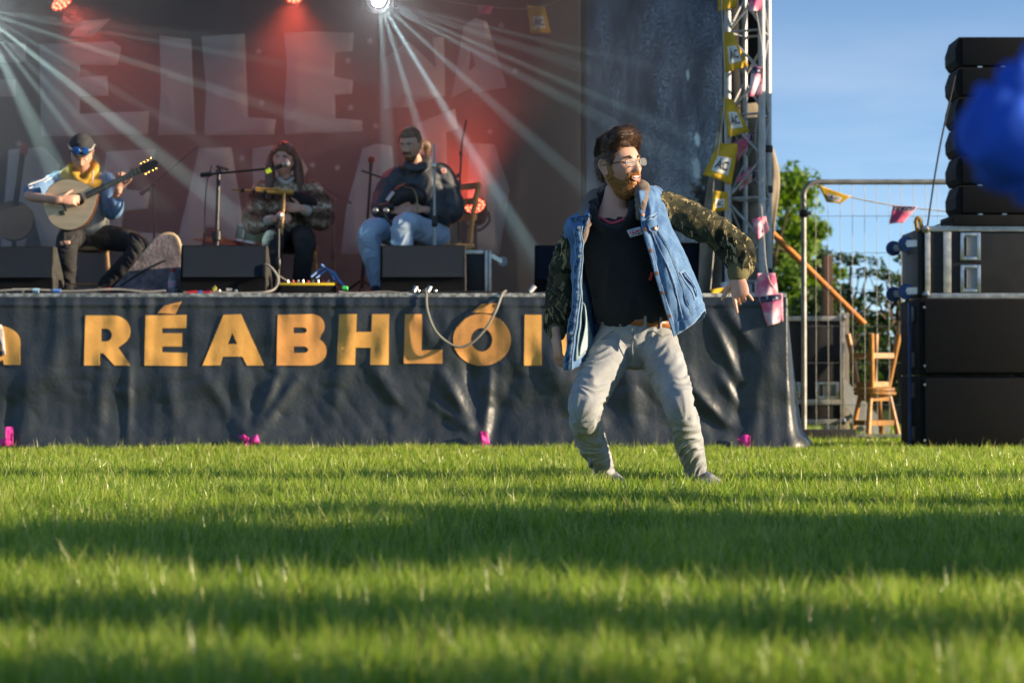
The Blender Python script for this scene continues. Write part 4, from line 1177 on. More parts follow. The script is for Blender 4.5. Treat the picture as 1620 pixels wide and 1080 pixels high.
for k in range(3):
    a = k * 2.09; MB().tube([Vector((cc.x, cc.y, ST + .18)), Vector((cc.x + .2 * math.cos(a), cc.y + .2 * math.sin(a), ST + .01))], .008, 8).build('leg', m_steel, cy)

# ---- a second dark string instrument on its stand at the far left
bj = thing('banjo', 'dark round-bodied banjo on a stand at the left edge behind the guitarist', 'banjo', (XP(22, 18.6), 18.6, ST))
bc = W(22, 350, 18.6)
MB().lathe([(0, -.03), (.15, -.03), (.155, -.02), (.155, .03), (.145, .034), (0, .03)], bc, axis=(.1, -1, .1), n=32).build('body', m_black, bj)
MB().lathe([(.13, .036), (.15, .036), (.15, .04), (.13, .04)], bc, axis=(.1, -1, .1), n=32).build('rim', pmat('dark_brass', (.16, .11, .07), .4, .7), bj)
MB().bar(W(24, 325, 18.55), W(36, 243, 18.55), .04, .02, (0, 1, 0)).build('neck', m_black, bj)
MB().box(W(38, 237, 18.55), (.06, .02, .09), Euler((0, .2, 0)), .006).build('headstock', pmat('red_head', (.22, .04, .03), .5), bj)
for a in ((10, 474), (36, 474)):
    q = W(a[0], a[1], 18.7); q.z = ST + .005
    MB().tube([W(22, 372, 18.66), q], .010, 8).build('stand_leg', m_stand, bj)
MB().tube([W(22, 372, 18.66), Vector((W(22, 0, 18.95).x, 18.95, ST + .005))], .010, 8).build('stand_leg', m_stand, bj)

# ---- chairs of the musicians
def chair(label, seat_c, rz, h=.46, w=.40, back=.42, m=m_wood, dark=None):
    """seat_c = world x,y ; chair faces local -y"""
    t = thing('wooden_chair', label, 'chair', (seat_c[0], seat_c[1], ST), 'wooden chairs of the musicians')
    R3 = Matrix.Rotation(rz, 3, 'Z')
    tr = lambda x, y, z: Vector((seat_c[0], seat_c[1], ST)) + R3 @ Vector((x, y, z))
    MB().box(tr(0, 0, h - .015), (w, w, .03), Euler((0, 0, rz)), .008).build('seat', m, t)
    k = w / 2 - .03
    for sx in (-1, 1):
        MB().tube([tr(sx * k, -k, h - .03), tr(sx * (k + .03), -k - .03, 0)], [.02, .016], 10).build('leg', m, t)
        MB().tube([tr(sx * k, k, h - .03), tr(sx * (k + .02), k + .05, 0)], [.02, .016], 10).build('leg', m, t)
        if back: MB().tube([tr(sx * k, k, h - .02), tr(sx * k, k + .04, h + back * .6), tr(sx * k * .95, k + .09, h + back)], .018, 10).build('back_post', m, t)
        MB().tube([tr(sx * (k + .02), -k - .02, h * .4), tr(sx * (k + .02), k + .03, h * .4)], .011, 8).build('stretcher', m, t)
    MB().tube([tr(-k - .02, -k - .02, h * .3), tr(k + .02, -k - .02, h * .3)], .011, 8).build('stretcher', m, t)
    if back:
        for z in (.45, .72, .98):
            MB().bar(tr(-k, k + .03 + .06 * z, h + back * z), tr(k, k + .03 + .06 * z, h + back * z), .02, .045).build('back_slat', m, t)
    return t
m_wood_b = pmat('honey_wood', (.42, .22, .07), .5, var=.25, ns=8, stretch=(1, 1, .2))
chair('honey-coloured wooden chair under the guitarist in yellow and blue', (XP(133, 17.65), 17.65), .15, .40, .38, .30, m_wood_b)
chair('wooden stool under the woman with the pipes', (XP(462, 17.75), 17.75), 0, .42, .36, 0, m_wood_b)
chair('honey-coloured wooden chair of the man in pale jeans, back rest showing at his side', (XP(688, 17.6), 17.6), -.95, .42, .42, .44, m_wood_b)
# ================================================================== people
def skin_material(name, c, red):
    return pmat(name, c, .5, col2=red, ns=18, lo=.35, hi=.8, bump=.05, bs=120, spec=.4)
m_skin = skin_material('fair_skin', (.62, .36, .26), (.60, .28, .20))
m_skin2 = skin_material('tanned_skin', (.60, .35, .25), (.56, .27, .19))

def ico(sub=5):
    bm = bmesh.new(); bmesh.ops.create_icosphere(bm, subdivisions=sub, radius=1)
    bm.verts.ensure_lookup_table()
    V = np.array([v.co[:] for v in bm.verts]); Fc = [[v.index for v in f.verts] for f in bm.faces]; bm.free()
    return V, Fc
ICO = ico(5)
def head_local(smile=1.0, jaw=1.0, nose=1.0):
    """head in metres, face towards -y, z up, origin at its centre"""
    D, Fc = ICO
    x, y, z = D[:, 0] * .075, D[:, 1] * .097, D[:, 2] * .118
    low = sstep(0, -.115, z)
    x = x * (1 - .30 * jaw * low ** 1.3) * (1 + .04 * np.exp(-((z - .05) / .05) ** 2))
    y = np.where(y > 0, y * (1 - .42 * low) * (1 + .06 * sstep(-.02, .06, z)), y * (1 - .05 * low - .06 * sstep(.05, .118, z)))
    ax = np.abs(x); fr = sstep(-.02, -.05, y)
    g = lambda a, b, a0, b0, sa, sb: np.exp(-((a - a0) / sa) ** 2 - ((b - b0) / sb) ** 2)
    f = .005 * g(ax, z, .028, .027, .022, .010) - .012 * g(ax, z, .031, .008, .014, .010)
    t = np.clip((.014 - z) / .042, 0, 1)
    ridge = (.005 + .020 * t ** 1.2) * sstep(-.040, -.029, z) * sstep(.022, .008, z)
    f = f + nose * ridge * np.exp(-(x / (.0075 + .006 * t)) ** 2) + nose * .006 * g(ax, z, .013, -.028, .006, .007)
    f = f + smile * .006 * g(ax, z, .042, -.020, .018, .016) + .006 * g(x, z, 0, -.058, .028, .022)
    zm = -.057 + 7 * x ** 2 * smile
    f = f - (.003 + .012 * smile) * np.exp(-(x / .024) ** 4 - ((z - zm) / (.003 + .0055 * smile)) ** 2)
    f = f + .003 * np.exp(-(x / .02) ** 2 - ((z - zm - .011) / .004) ** 2) + .004 * np.exp(-(x / .018) ** 2 - ((z - zm + .012) / .005) ** 2)
    f = f + .007 * g(x, z, 0, -.100, .020, .014)
    y = y - f * fr
    return np.stack([x, y, z], 1), Fc
def head_parts(H, smile=1.0, nose=1.0):
    V, Fc = head_local(smile, nose=nose)
    parts = [(xf(H, V), Fc)]
    for s in (-1, 1):
        P = [(s * .074, -.004, .026), (s * .083, .014, .034), (s * .086, .026, .018), (s * .082, .020, -.008), (s * .075, .006, -.030), (s * .072, -.004, -.022)]
        v, f = loft(P, [.005, .006, .006, .0055, .006, .004], (1, 0, 0), 10, 20); parts.append((xf(H, v), f))
        P = [(s * .071, .006, -.022), (s * .075, .009, .0), (s * .075, .011, .022)]
        v, f = loft(P, [(.005, .010), (.004, .014), (.004, .012)], (1, 0, 0), 10, 8); parts.append((xf(H, v), f))
    return parts
def xf(M, V):
    V = np.asarray(V); A = np.array(M)
    return V @ A[:3, :3].T + A[:3, 3]
def head_matrix(c, yaw, pitch=0, roll=0, s=1.0):
    return Matrix.Translation(c) @ Matrix.Rotation(math.radians(yaw), 4, 'Z') @ Matrix.Rotation(math.radians(roll), 4, 'Y') @ Matrix.Rotation(math.radians(pitch), 4, 'X') @ Matrix.Scale(s, 4)

def shell(name, H, thick, m, parent, seed=1, rough=.25, smile=1.0, nfreq=55, lift=.0015):
    """skin-hugging layer of hair: thick(V)->thickness, faces where it is > 0"""
    V, Fc = head_local(smile)
    T = thick(V)
    me0 = bpy.data.meshes.new('t'); me0.from_pydata([tuple(v) for v in V], [], Fc); me0.update(); N = get_no(me0); bpy.data.meshes.remove(me0)
    nz = fnoise(V * nfreq, 3, seed)
    P = V + N * np.where(T > 0, lift + T * (1 + rough * nz), -.002)[:, None]
    keep = [f for f in Fc if max(T[f[0]], T[f[1]], T[f[2]]) > 0]
    used = sorted({i for f in keep for i in f}); mp = {i: k for k, i in enumerate(used)}
    me = bpy.data.meshes.new(name); me.from_pydata([tuple(v) for v in xf(H, P[used])], [], [[mp[i] for i in f] for f in keep]); me.update()
    me.polygons.foreach_set('use_smooth', [True] * len(me.polygons))
    o = link(name, me, m, parent)
    return o, P, N, T
def strands(name, H, P, N, T, n, length, comb, m, parent, width=.0013, seed=3, jit=.45, stand=.5, minT=.002):
    """fine hair on top of a shell"""
    rs = np.random.RandomState(seed)
    idx = np.where(T > minT)[0]
    i = rs.choice(idx, n)
    p = P[i] + rs.normal(0, .0012, (n, 3)) - N[i] * .002
    c = comb(P[i]); c = c - (c * N[i]).sum(1)[:, None] * N[i]; c /= np.linalg.norm(c, axis=1)[:, None] + 1e-9
    d = c + N[i] * stand + rs.normal(0, jit, (n, 3)); d /= np.linalg.norm(d, axis=1)[:, None]
    L = (length * rs.uniform(.5, 1.25, n))[:, None] * np.minimum(1, T[i] / (T.max() * .5) + .25)[:, None]
    bend = c * .5 - N[i] * .35
    w = np.cross(d, N[i]); w /= np.linalg.norm(w, axis=1)[:, None] + 1e-9; w *= width / 2
    p1 = p + d * L * .5; p2 = p + d * L * .85 + bend * L * .3
    V = np.stack([p - w, p + w, p1 + w * .8, p1 - w * .8, p2 + w * .2, p2 - w * .2], 1).reshape(-1, 3)
    b = np.arange(n)[:, None] * 6
    Fc = np.concatenate([b + np.array([[0, 1, 2, 3]]), b + np.array([[3, 2, 4, 5]])], 0)
    me = np_mesh(name, xf(H, V), Fc, True)
    return link(name, me, m, parent)

def eyes(H, parent, iris=(.10, .16, .20), openness=1.0, dy=0.0):
    for s in (-1, 1):
        c = Vector((s * .031, -.0765 + dy, .008))
        mb = MB(); mb.lathe([(.0125 * math.sin(a), -.0125 * math.cos(a)) for a in np.linspace(0, math.pi, 10)], (0, 0, 0), n=16)
        me = mb.mesh('eye', 60); me.transform(H @ Matrix.Translation(c) @ Matrix.Diagonal((1.05, 1, .62 * openness, 1)))
        e = link('eye', me, pmat('eye_white', (.72, .68, .64), .25, var=.04), parent)
        mb = MB(); mb.lathe([(0, .0128), (.003, .0127), (.0058, .0112), (.006, .0105)], (0, 0, 0), axis=(0.12 * s, -1, 0), n=14)
        me = mb.mesh('iris', 60); me.transform(H @ Matrix.Translation(c) @ Matrix.Diagonal((1, 1, .8 * openness, 1)))
        link('iris', me, pmat('iris_dark', iris, .2, var=.3, ns=300), e)
def brows(H, parent, m):
    for s in (-1, 1):
        P = [Vector((s * .014, -.0975, .024)), Vector((s * .028, -.0955, .031)), Vector((s * .045, -.082, .026))]
        v, f = loft(P, [(.003, .003), (.0042, .0032), (.002, .002)], (0, 0, 1), 8, 10)
        me = bpy.data.meshes.new('eyebrow'); me.from_pydata([tuple(q) for q in xf(H, v)], [], f); me.update(); smooth_by_angle(me, 60)
        link('eyebrow', me, m, parent)

def hand_parts(wrist, d, n, side, curl, spread=(.14, .04, -.05, -.16), sc=1.0, thumb=(.75, .62, .25), tcurl=.2):
    """lofts for palm and five fingers. d = along the hand, n = palm normal, side = +-1 picks the thumb side"""
    w = np.array(wrist, float); d = np.array(d, float); d /= np.linalg.norm(d)
    n = np.array(n, float); n -= d * (n @ d); n /= np.linalg.norm(n); s = np.cross(d, n) * side
    parts = [loft([w - d * .03 * sc, w, w + d * .035 * sc, w + d * .070 * sc, w + d * .088 * sc], [(.025 * sc, .020 * sc), (.026 * sc, .017 * sc), (.036 * sc, .016 * sc), (.039 * sc, .014 * sc), (.036 * sc, .011 * sc)], s, 18, 14)]
    offs = (.029, .010, -.010, -.028); Ls = (.070, .079, .074, .057); bl = (.084, .089, .086, .078)
    for k in range(4):
        b = w + d * bl[k] * sc + s * offs[k] * sc
        dd = d * math.cos(spread[k]) + s * math.sin(spread[k]); dd /= np.linalg.norm(dd)
        c = curl[k] if not np.isscalar(curl) else curl
        P = [b - dd * .018 * sc]; a = 0; P.append(b)
        for frac, ca in ((.44, .9), (.30, 1.1), (.26, .8)):
            a += c * ca
            P.append(P[-1] + (dd * math.cos(a) + n * math.sin(a)) * Ls[k] * frac * sc)
        r = (.0088 if k < 3 else .0076) * sc
        parts.append(loft(P, [r, r, r * .98, r * .88, r * .72], s, 10, 14))
    b = w + d * .022 * sc + s * .026 * sc
    td = s * thumb[0] + d * thumb[1] + n * thumb[2]; td /= np.linalg.norm(td)
    t2 = td + d * tcurl * 1.5 + n * tcurl; t2 /= np.linalg.norm(t2)
    parts.append(loft([b - td * .02 * sc, b, b + td * .036 * sc, b + td * .036 * sc + t2 * .028 * sc, b + td * .036 * sc + t2 * .050 * sc], [.013 * sc, .0125 * sc, .0105 * sc, .0098 * sc, .0075 * sc], n, 10, 14))
    return parts

def cloth(name, parts, m, parent, voxel=.007, smooth=4, bones=None, amp=.006, freq=38, seed=1, extra=.0025):
    me = union(parts, voxel, smooth, name)
    if bones: wrinkle(me, bones, amp, freq, seed, extra)
    return link(name, me, m, parent)
def shoe(parent, heel, toe, m, msole, h=.085, w=.045, name='shoe'):
    heel = Vector(heel); toe = Vector(toe); d = (toe - heel); L = d.length; d.normalize(); up = Vector((0, 0, 1)); s = d.cross(up)
    P = [heel + up * .045, heel + d * L * .22 + up * .058, heel + d * L * .48 + up * .052, heel + d * L * .75 + up * .040, heel + d * L * .97 + up * .032]
    v, f = loft(P, [(w * .75, .040), (w * .88, .055), (w * .92, .046), (w * 1.05, .032), (w * .62, .020)], tuple(s), 18, 18)
    v[:, 2] = np.maximum(v[:, 2], heel.z + .016)
    me = bpy.data.meshes.new(name); me.from_pydata([tuple(q) for q in v], [], f); me.update(); me.polygons.foreach_set('use_smooth', [True] * len(me.polygons))
    o = link(name, me, m, parent)
    out = []
    for a in np.linspace(0, 2 * math.pi, 28, endpoint=False):
        t = .5 + .52 * math.cos(a); ww = w * (1.0 + .12 * math.cos(a)) * 1.05
        out.append(heel + d * (L * t) + s * ww * math.sin(a) * (1 if abs(math.cos(a)) < .9 else .9))
    MB().prism(out, (0, 0, .022)).build('sole', msole, o)
    for k in range(4):
        c = heel + d * L * (.36 + .10 * k) + up * (.102 - .012 * k)
        MB().tube(curve([c - s * w * .55 - up * .012, c + up * .003, c + s * w * .55 - up * .012 + d * .012], 8), .0032, 6).build('lace', pmat('pale_lace', (.62, .60, .58), .8), o)
    return o

# ------------------------------------------------------------------ the dancing man
Y0 = 10.05
def D(px, py, dep=0.0): return W(px, py, Y0 + dep)
dancer = thing('person', 'bearded man with glasses in denim jacket with camouflage sleeves dancing on the grass', 'person', (D(1020, 782).x, Y0, 0))
HD = head_matrix(D(980, 264, -.01), 40, -4, -6, 1.02)
side = (1, 0, .0)
# arms: shoulder, elbow, wrist
RS, RE, RW = D(1050, 330, .02), D(1157, 382, .02), D(1169, 434, -.05)
LS, LE, LW = D(908, 372, .03), D(888, 452, .05), D(884, 528, -.04)
hips = [D(975, 548, .03), D(1040, 548, .03)]
legL = [D(974, 550, .02), D(941, 606, -.14), D(925, 648, -.27), D(930, 680, -.18), D(937, 702, -.11), D(950, 732, .0), D(959, 764, .10)]
legR = [D(1036, 550, .02), D(1063, 606, -.17), D(1077, 648, -.29), D(1086, 680, -.24), D(1090, 702, -.19), D(1098, 732, -.12), D(1103, 762, -.06)]
body = head_parts(HD, 1.0)
nb = Vector(HD.translation)
body.append(loft([D(978, 300, .035), D(972, 325, .03), D(968, 350, .03)], [(.054, .058), (.056, .060), (.085, .07)], side, 20, 10))
body.append(loft([D(972, 350, .03), D(985, 400, .02), D(1000, 470, .02), D(1004, 520, .02), D(1004, 556, .03)], [(.15, .085), (.15, .095), (.13, .085), (.14, .095), (.12, .09)], side, 24, 16))
body.append(loft([RS, RE, RW], [.048, .038, .027], (0, 1, 0), 16, 12)); body.append(loft([LS, LE, LW], [.048, .038, .027], (0, 1, 0), 16, 12))
for lg in (legL, legR): body.append(loft(lg, [.065, .055, .045, .042, .042, .034, .032], side, 16, 20))
body += hand_parts(D(1167, 437, -.06), (.12, -.25, -1), (.25, 1, -.2), -1, [.10, 1.1, 1.15, .55], spread=(-.05, 0, .0, -.55), sc=.98, thumb=(.70, .75, -.1), tcurl=.15)
body += hand_parts(D(880, 531, -.06), (.10, -.05, -1), (.9, .35, .1), -1, [.45, .50, .55, .6], sc=1.0, thumb=(.35, .95, .25), tcurl=.15)
me = union(body, .0035, 2, 'body')
link('body', me, m_skin, dancer)
eyes(HD, dancer, openness=.85)
m_hair = pmat('brown_hair', (.045, .022, .011), .5, col2=(.11, .052, .022), ns=40, stretch=(1, 1, 1), lo=.4, hi=.75, bump=.4, bs=160)
m_hair_s = pmat('brown_hair_strand', (.055, .026, .012), .4, col2=(.22, .11, .045), ns=45, lo=.35, hi=.75)
m_beard = pmat('ginger_beard', (.26, .095, .025), .6, col2=(.42, .19, .06), ns=60, bump=.5, bs=220)
brows(HD, dancer, m_hair)
def hair_t(V):
    x, y, z = V[:, 0], V[:, 1], V[:, 2]
    front = sstep(.0, -.07, y)
    line = lerp(-.045, .074, front) + .0
    line = np.where((y < .03) & (y > -.03), np.maximum(line, .012 + .25 * (y < 0) * -y), line)
    line = line - .012 * np.exp(-((np.abs(x) - .058) / .012) ** 2) * front
    mk = sstep(line - .004, line + .012, z)
    mk[(np.abs(x) > .062) & (y > -.012) & (y < .032) & (z < .034)] = 0
    top = sstep(.045, .10, z)
    t = .007 + .020 * top + .026 * np.exp(-((y + .05) / .04) ** 2) * sstep(.06, .10, z) + .004 * sstep(.02, .08, y)
    return np.where(mk > .02, t * mk, 0)
hs, P, N, T = shell('hair', HD, hair_t, m_hair, dancer, 2, .6, nfreq=48)
strands('hair_strands', HD, P, N, T, 9000, .030, lambda p: np.stack([.25 * np.sign(p[:, 0]) * (np.abs(p[:, 0]) > .03) + .35, np.where(p[:, 2] > .05, -.9, .35), np.where(p[:, 2] > .05, .25, -.9)], 1), m_hair_s, hs, .0018, 5, .26, .42)
def beard_t(V):
    x, y, z = V[:, 0], V[:, 1], V[:, 2]; ax = np.abs(x)
    line = lerp(-.030, -.066, sstep(-.008, -.052, y))
    mk = sstep(line + .008, line - .006, z) * sstep(.020, .0, y)
    mk = np.maximum(mk, (ax < .036) * (y < -.05) * sstep(-.033, -.040, z))
    side_b = sstep(.030, .018, z) * sstep(-.04, -.02, z) * ((y > -.032) & (y < -.008)) * (ax > .05)
    mk = np.maximum(mk, .7 * side_b)
    cheek = np.exp(-((ax - .040) / .016) ** 2 - ((z + .030) / .014) ** 2) * (y < -.045)
    mk = mk * (1 - cheek)
    zm = -.057 + 7 * x ** 2
    lips = ((ax / .027) ** 2 + ((z - zm) / .0125) ** 2) < 1
    mk = np.where(lips & (y < -.06), 0, mk)
    t = .005 + .011 * sstep(-.07, -.11, z)
    return np.where(mk > .05, t * mk, 0)
bs_, P, N, T = shell('beard', HD, beard_t, m_beard, dancer, 6, .4, nfreq=90)
strands('beard_strands', HD, P, N, T, 5000, .014, lambda p: np.stack([p[:, 0] * 2, -np.ones(len(p)) * .3, -np.ones(len(p))], 1), pmat('ginger_strand', (.34, .13, .035), .45, col2=(.55, .27, .09), ns=80), bs_, .0014, 7, .25, .4, .001)
# mouth: dark opening, teeth, lips
def local_mesh(name, V, Fc, H, m, parent):
    me = bpy.data.meshes.new(name); me.from_pydata([tuple(v) for v in xf(H, V)], [], Fc); me.update(); smooth_by_angle(me, 60)
    return link(name, me, m, parent)
xsn = np.linspace(-.022, .022, 12)
def mouth_pt(x, dz, dy): return (x, -.092 + 9 * x * x + dy, -.058 + 8 * x * x + dz)
for nm, dz, dy, r, mt in (('mouth_opening', -.002, .004, (.006, .004), pmat('mouth_dark', (.10, .02, .02), .5)), ('teeth', .0035, -.0005, (.0036, .003), pmat('teeth', (.72, .68, .58), .25, var=.05)), ('tongue', -.0055, -.0005, (.0035, .003), pmat('tongue', (.48, .16, .15), .4))):
    v, f = loft([mouth_pt(x * (.85 if nm != 'mouth_opening' else 1), dz, dy) for x in xsn], [(r[0] * max(.3, 1 - (x / .024) ** 2), r[1]) for x in xsn], (0, 0, 1), 8)
    local_mesh(nm, v, f, HD, mt, dancer)
m_lip = pmat('lips', (.50, .20, .16), .4)
for dz in (.0085, -.0105):
    v, f = loft([mouth_pt(x * 1.05, dz * (1 - (x / .026) ** 2), -.0015) for x in xsn], [(.0028, .0028)] * 12, (0, 0, 1), 8); local_mesh('lip', v, f, HD, m_lip, dancer)
# glasses
gl = bpy.data.objects.new('glasses', None); col.objects.link(gl); gl.parent = dancer; gl.matrix_parent_inverse = world_matrix(dancer).inverted()
m_rim = pmat('dark_rim', (.06, .055, .055), .3, .7)
def rim_pts(s):
    out = []
    for a in np.linspace(0, 2 * math.pi, 32):
        ca, sa = math.cos(a), math.sin(a)
        rx, rz = .0245, .0165
        k = (abs(ca) ** 3.2 + abs(sa) ** 3.2) ** (-1 / 3.2)
        x = s * .034 + rx * ca * k
        out.append(Vector((x, -.112 + .9 * max(0, abs(x) - .02) ** 1.35 * 1.0, .004 + rz * sa * k)))
    return out
for s in (-1, 1):
    pts = [HD @ p for p in rim_pts(s)]
    MB().tube(pts, .0013, 6, False).build('rim', m_rim, gl)
    lm = MB(); vs = [lm.bm.verts.new(p) for p in pts[:-1]]; lm.bm.faces.new(vs)
    lm.build('lens', pmat('spectacle_lens', (.9, .9, .9), .04, trans=.0, alpha=.16, spec=.9, rvar=.01), gl)
    MB().tube([HD @ Vector(p) for p in ((s * .058, -.096, .010), (s * .072, -.07, .012), (s * .079, -.01, .014), (s * .080, .014, .010))], .0017, 6).build('temple_arm', m_rim, gl)
MB().tube([HD @ Vector(p) for p in ((-.010, -.112, .008), (0, -.115, .011), (.010, -.112, .008))], .0014, 6).build('bridge', m_rim, gl)

# jeans
m_jeans = pmat('grey_jeans', (.285, .30, .315), .85, var=.14, ns=7, bump=.35, bs=260, sheen=.1)
jp = [loft([D(1005, 508, .02), D(1005, 522, .02), D(1004, 545, .03), D(1003, 566, .03)], [(.148, .105), (.152, .112), (.160, .118), (.10, .09)], (1, 0, -.06), 28, 12)]
jp.append(loft([D(976, 540, .03)] + legL[1:], [(.090, .10), (.077, .085), (.064, .068), (.057, .060), (.056, .060), (.044, .047), (.042, .044)], side, 26, 48))
jp.append(loft([D(1036, 540, .03)] + legR[1:], [(.090, .10), (.072, .082), (.058, .064), (.056, .060), (.054, .058), (.042, .045), (.0405, .043)], side, 26, 48))
bones = [(hips[0], legL[2], .55, .8), (legL[2], legL[6], 1.0, .9), (hips[1], legR[2], .5, .7), (legR[2], legR[6], .9, 1.0)]
jeans = cloth('jeans', jp, m_jeans, dancer, .005, 4, bones, .0090, 34, 4, .0022)
m_seam = pmat('jeans_seam', (.20, .21, .22), .85)
MB().tube(curve([D(1003, 520, -.108), D(1000, 548, -.118), D(1002, 568, -.105)], 10), .0035, 6).build('fly_seam', m_seam, jeans)
MB().lathe([(0, .004), (.007, .003), (.008, 0)], D(1002, 522, -.106), axis=(0, -1, 0), n=12).build('button', m_steel, jeans)
belt_pts = []
for a in np.linspace(0, 2 * math.pi, 48, endpoint=False):
    c = D(1005, 509, .02); belt_pts.append((c + Vector((  .156 * math.cos(a), .111 * math.sin(a), -.010 * math.cos(a)))))
P = np.array([[tuple(p + Vector((0, 0, dz))) for p in belt_pts] for dz in (-.019, .019)])
belt = link('belt', solidify(grid_mesh('belt', P, True), .005), pmat('tan_leather', (.30, .10, .025), .4, var=.25, ns=12), dancer)
for a in (-.9, -1.35, -2.0, -2.6):
    c = D(1005, 509, .02) + Vector((.161 * math.cos(a), .116 * math.sin(a), -.010 * math.cos(a)))
    MB().box(c, (.011, .007, .047), Euler((0, 0, a + math.pi / 2)), .002).build('belt_loop', m_jeans, jeans)
for s, p in ((-1, D(958, 530, -.075)), (1, D(1046, 530, -.075))):
    MB().tube(curve([p + Vector((-s * .035, -.012, .018)), p + Vector((0, -.022, -.004)), p + Vector((s * .03, .01, -.03))], 8), .003, 6).build('pocket_seam', m_seam, jeans)
m_shoe = pmat('trainer_fabric', (.10, .105, .17), .8, col2=(.34, .33, .38), ns=22, lo=.45, hi=.6)
m_sole = pmat('pale_sole', (.55, .53, .50), .7)
g = legR[6]; shoe(dancer, (g.x - .025, g.y + .05, 0.0), (g.x + .095, g.y - .17, 0.0), m_shoe, m_sole)
g = legL[6]; shoe(dancer, (g.x - .01, g.y + .07, 0.0), (g.x + .055, g.y - .17, 0.0), m_shoe, m_sole)

# black hoodie
m_hood = pmat('black_hoodie', (.008, .008, .011), .95, var=.3, ns=9, bump=.3, bs=150, sheen=.15)
hp = [loft([D(970, 352, .045), D(974, 368, .02), D(982, 400, .01), D(994, 450, .005), D(1002, 490, .01), D(1004, 507, .015)], [(.10, .058), (.156, .10), (.160, .108), (.152, .110), (.154, .114), (.148, .108)], (1, 0, .08), 30, 26),
      loft([D(997, 348, -.07), D(1005, 325, -.02), D(992, 312, .07), D(962, 310, .085), D(943, 318, .04), D(936, 332, -.02), D(946, 354, -.07), D(972, 366, -.085), D(997, 350, -.07)], [.020, .026, .03, .03, .026, .022, .016, .012, .018], (0, 0, 1), 14, 40)]
hoodie = cloth('hoodie', hp, m_hood, dancer, .007, 4, [(D(974, 350), D(1004, 507), .5, 1.0)], .010, 16, 9, .005)
# tee shirt edge in the neck opening
MB().tube(curve([D(948, 343, -.055), D(968, 353, -.075), D(988, 346, -.072)], 10), .006, 8).build('tee_neckband', pmat('pink_cotton', (.45, .06, .10), .9), dancer)
# chest print on the hoodie
def chest(u, v):   # u right, v down, unit = print size
    a = D(991.5, 364.5, -.125); b = D(1013, 358.5, -.128); c = D(997, 376, -.125)
    return a + (b - a) * u + (c - a) * v
P = np.array([[tuple(chest(u, v)) for u in np.linspace(0, 1, 6)] for v in np.linspace(0, 1, 4)])
pr = link('chest_print', solidify(grid_mesh('p', P), .002), pmat('print_white', (.62, .62, .66), .9, col2=(.45, .47, .58), ns=90), hoodie)
P = np.array([[tuple(chest(u, v) + Vector((0, -.003, 0))) for u in np.linspace(.12, .88, 6)] for v in np.linspace(.34, .62, 3)])
link('print_band', grid_mesh('p', P), pmat('print_red', (.50, .05, .13), .9, col2=(.68, .38, .46), ns=110, lo=.45, hi=.55), hoodie)
P = np.array([[tuple(chest(u, v) + Vector((0, -.003, 0))) for u in np.linspace(.14, .86, 6)] for v in np.linspace(.70, .86, 3)])
link('print_band', grid_mesh('p', P), pmat('print_ink', (.05, .05, .09), .9, col2=(.55, .55, .6), ns=140, lo=.5, hi=.55), hoodie)
P = np.array([[tuple(chest(u, v) + Vector((0, -.003, 0))) for u in np.linspace(.14, .70, 6)] for v in np.linspace(.12, .24, 3)])
link('print_band', grid_mesh('p', P), MATS['print_ink'], hoodie)
# kangaroo pocket and the red thing peeping from it
MB().box(D(1030, 437, -.125), (.012, .012, .035), Euler((0, .3, 0)), .004).build('red_tag', pmat('red_tag', (.5, .03, .02), .6), hoodie)

# denim jacket
def denim(name, c1, c2, ns=9):
    m = bpy.data.materials.new(name); m.use_nodes = True
    nt = m.node_tree; b = nt.nodes['Principled BSDF']; L = nt.links.new
    tc = nt.nodes.new('ShaderNodeTexCoord')
    n = nt.nodes.new('ShaderNodeTexNoise'); n.inputs['Scale'].default_value = ns; n.inputs['Detail'].default_value = 9; n.inputs['Roughness'].default_value = .75
    L(tc.outputs['Object'], n.inputs['Vector'])
    r = nt.nodes.new('ShaderNodeValToRGB'); r.color_ramp.elements[0].position = .36 if ns < 20 else .44; r.color_ramp.elements[1].position = .66 if ns < 20 else .58
    r.color_ramp.elements[0].color = (*c1, 1); r.color_ramp.elements[1].color = (*c2, 1)
    L(n.outputs['Fac'], r.inputs['Fac']); L(r.outputs['Color'], b.inputs['Base Color'])
    b.inputs['Roughness'].default_value = .85; b.inputs['Specular IOR Level'].default_value = .25
    wv = nt.nodes.new('ShaderNodeTexNoise'); wv.inputs['Scale'].default_value = 320; L(tc.outputs['Object'], wv.inputs['Vector'])
    bp = nt.nodes.new('ShaderNodeBump'); bp.inputs['Strength'].default_value = .35; bp.inputs['Distance'].default_value = .004
    L(wv.outputs['Fac'], bp.inputs['Height']); L(bp.outputs['Normal'], b.inputs['Normal'])
    return m
m_den = denim('blue_denim', (.050, .120, .27), (.150, .275, .47))
m_den_d = denim('dark_denim', (.010, .030, .095), (.15, .26, .43), 34)
m_lin = denim('jacket_lining', (.12, .20, .27), (.28, .37, .42))
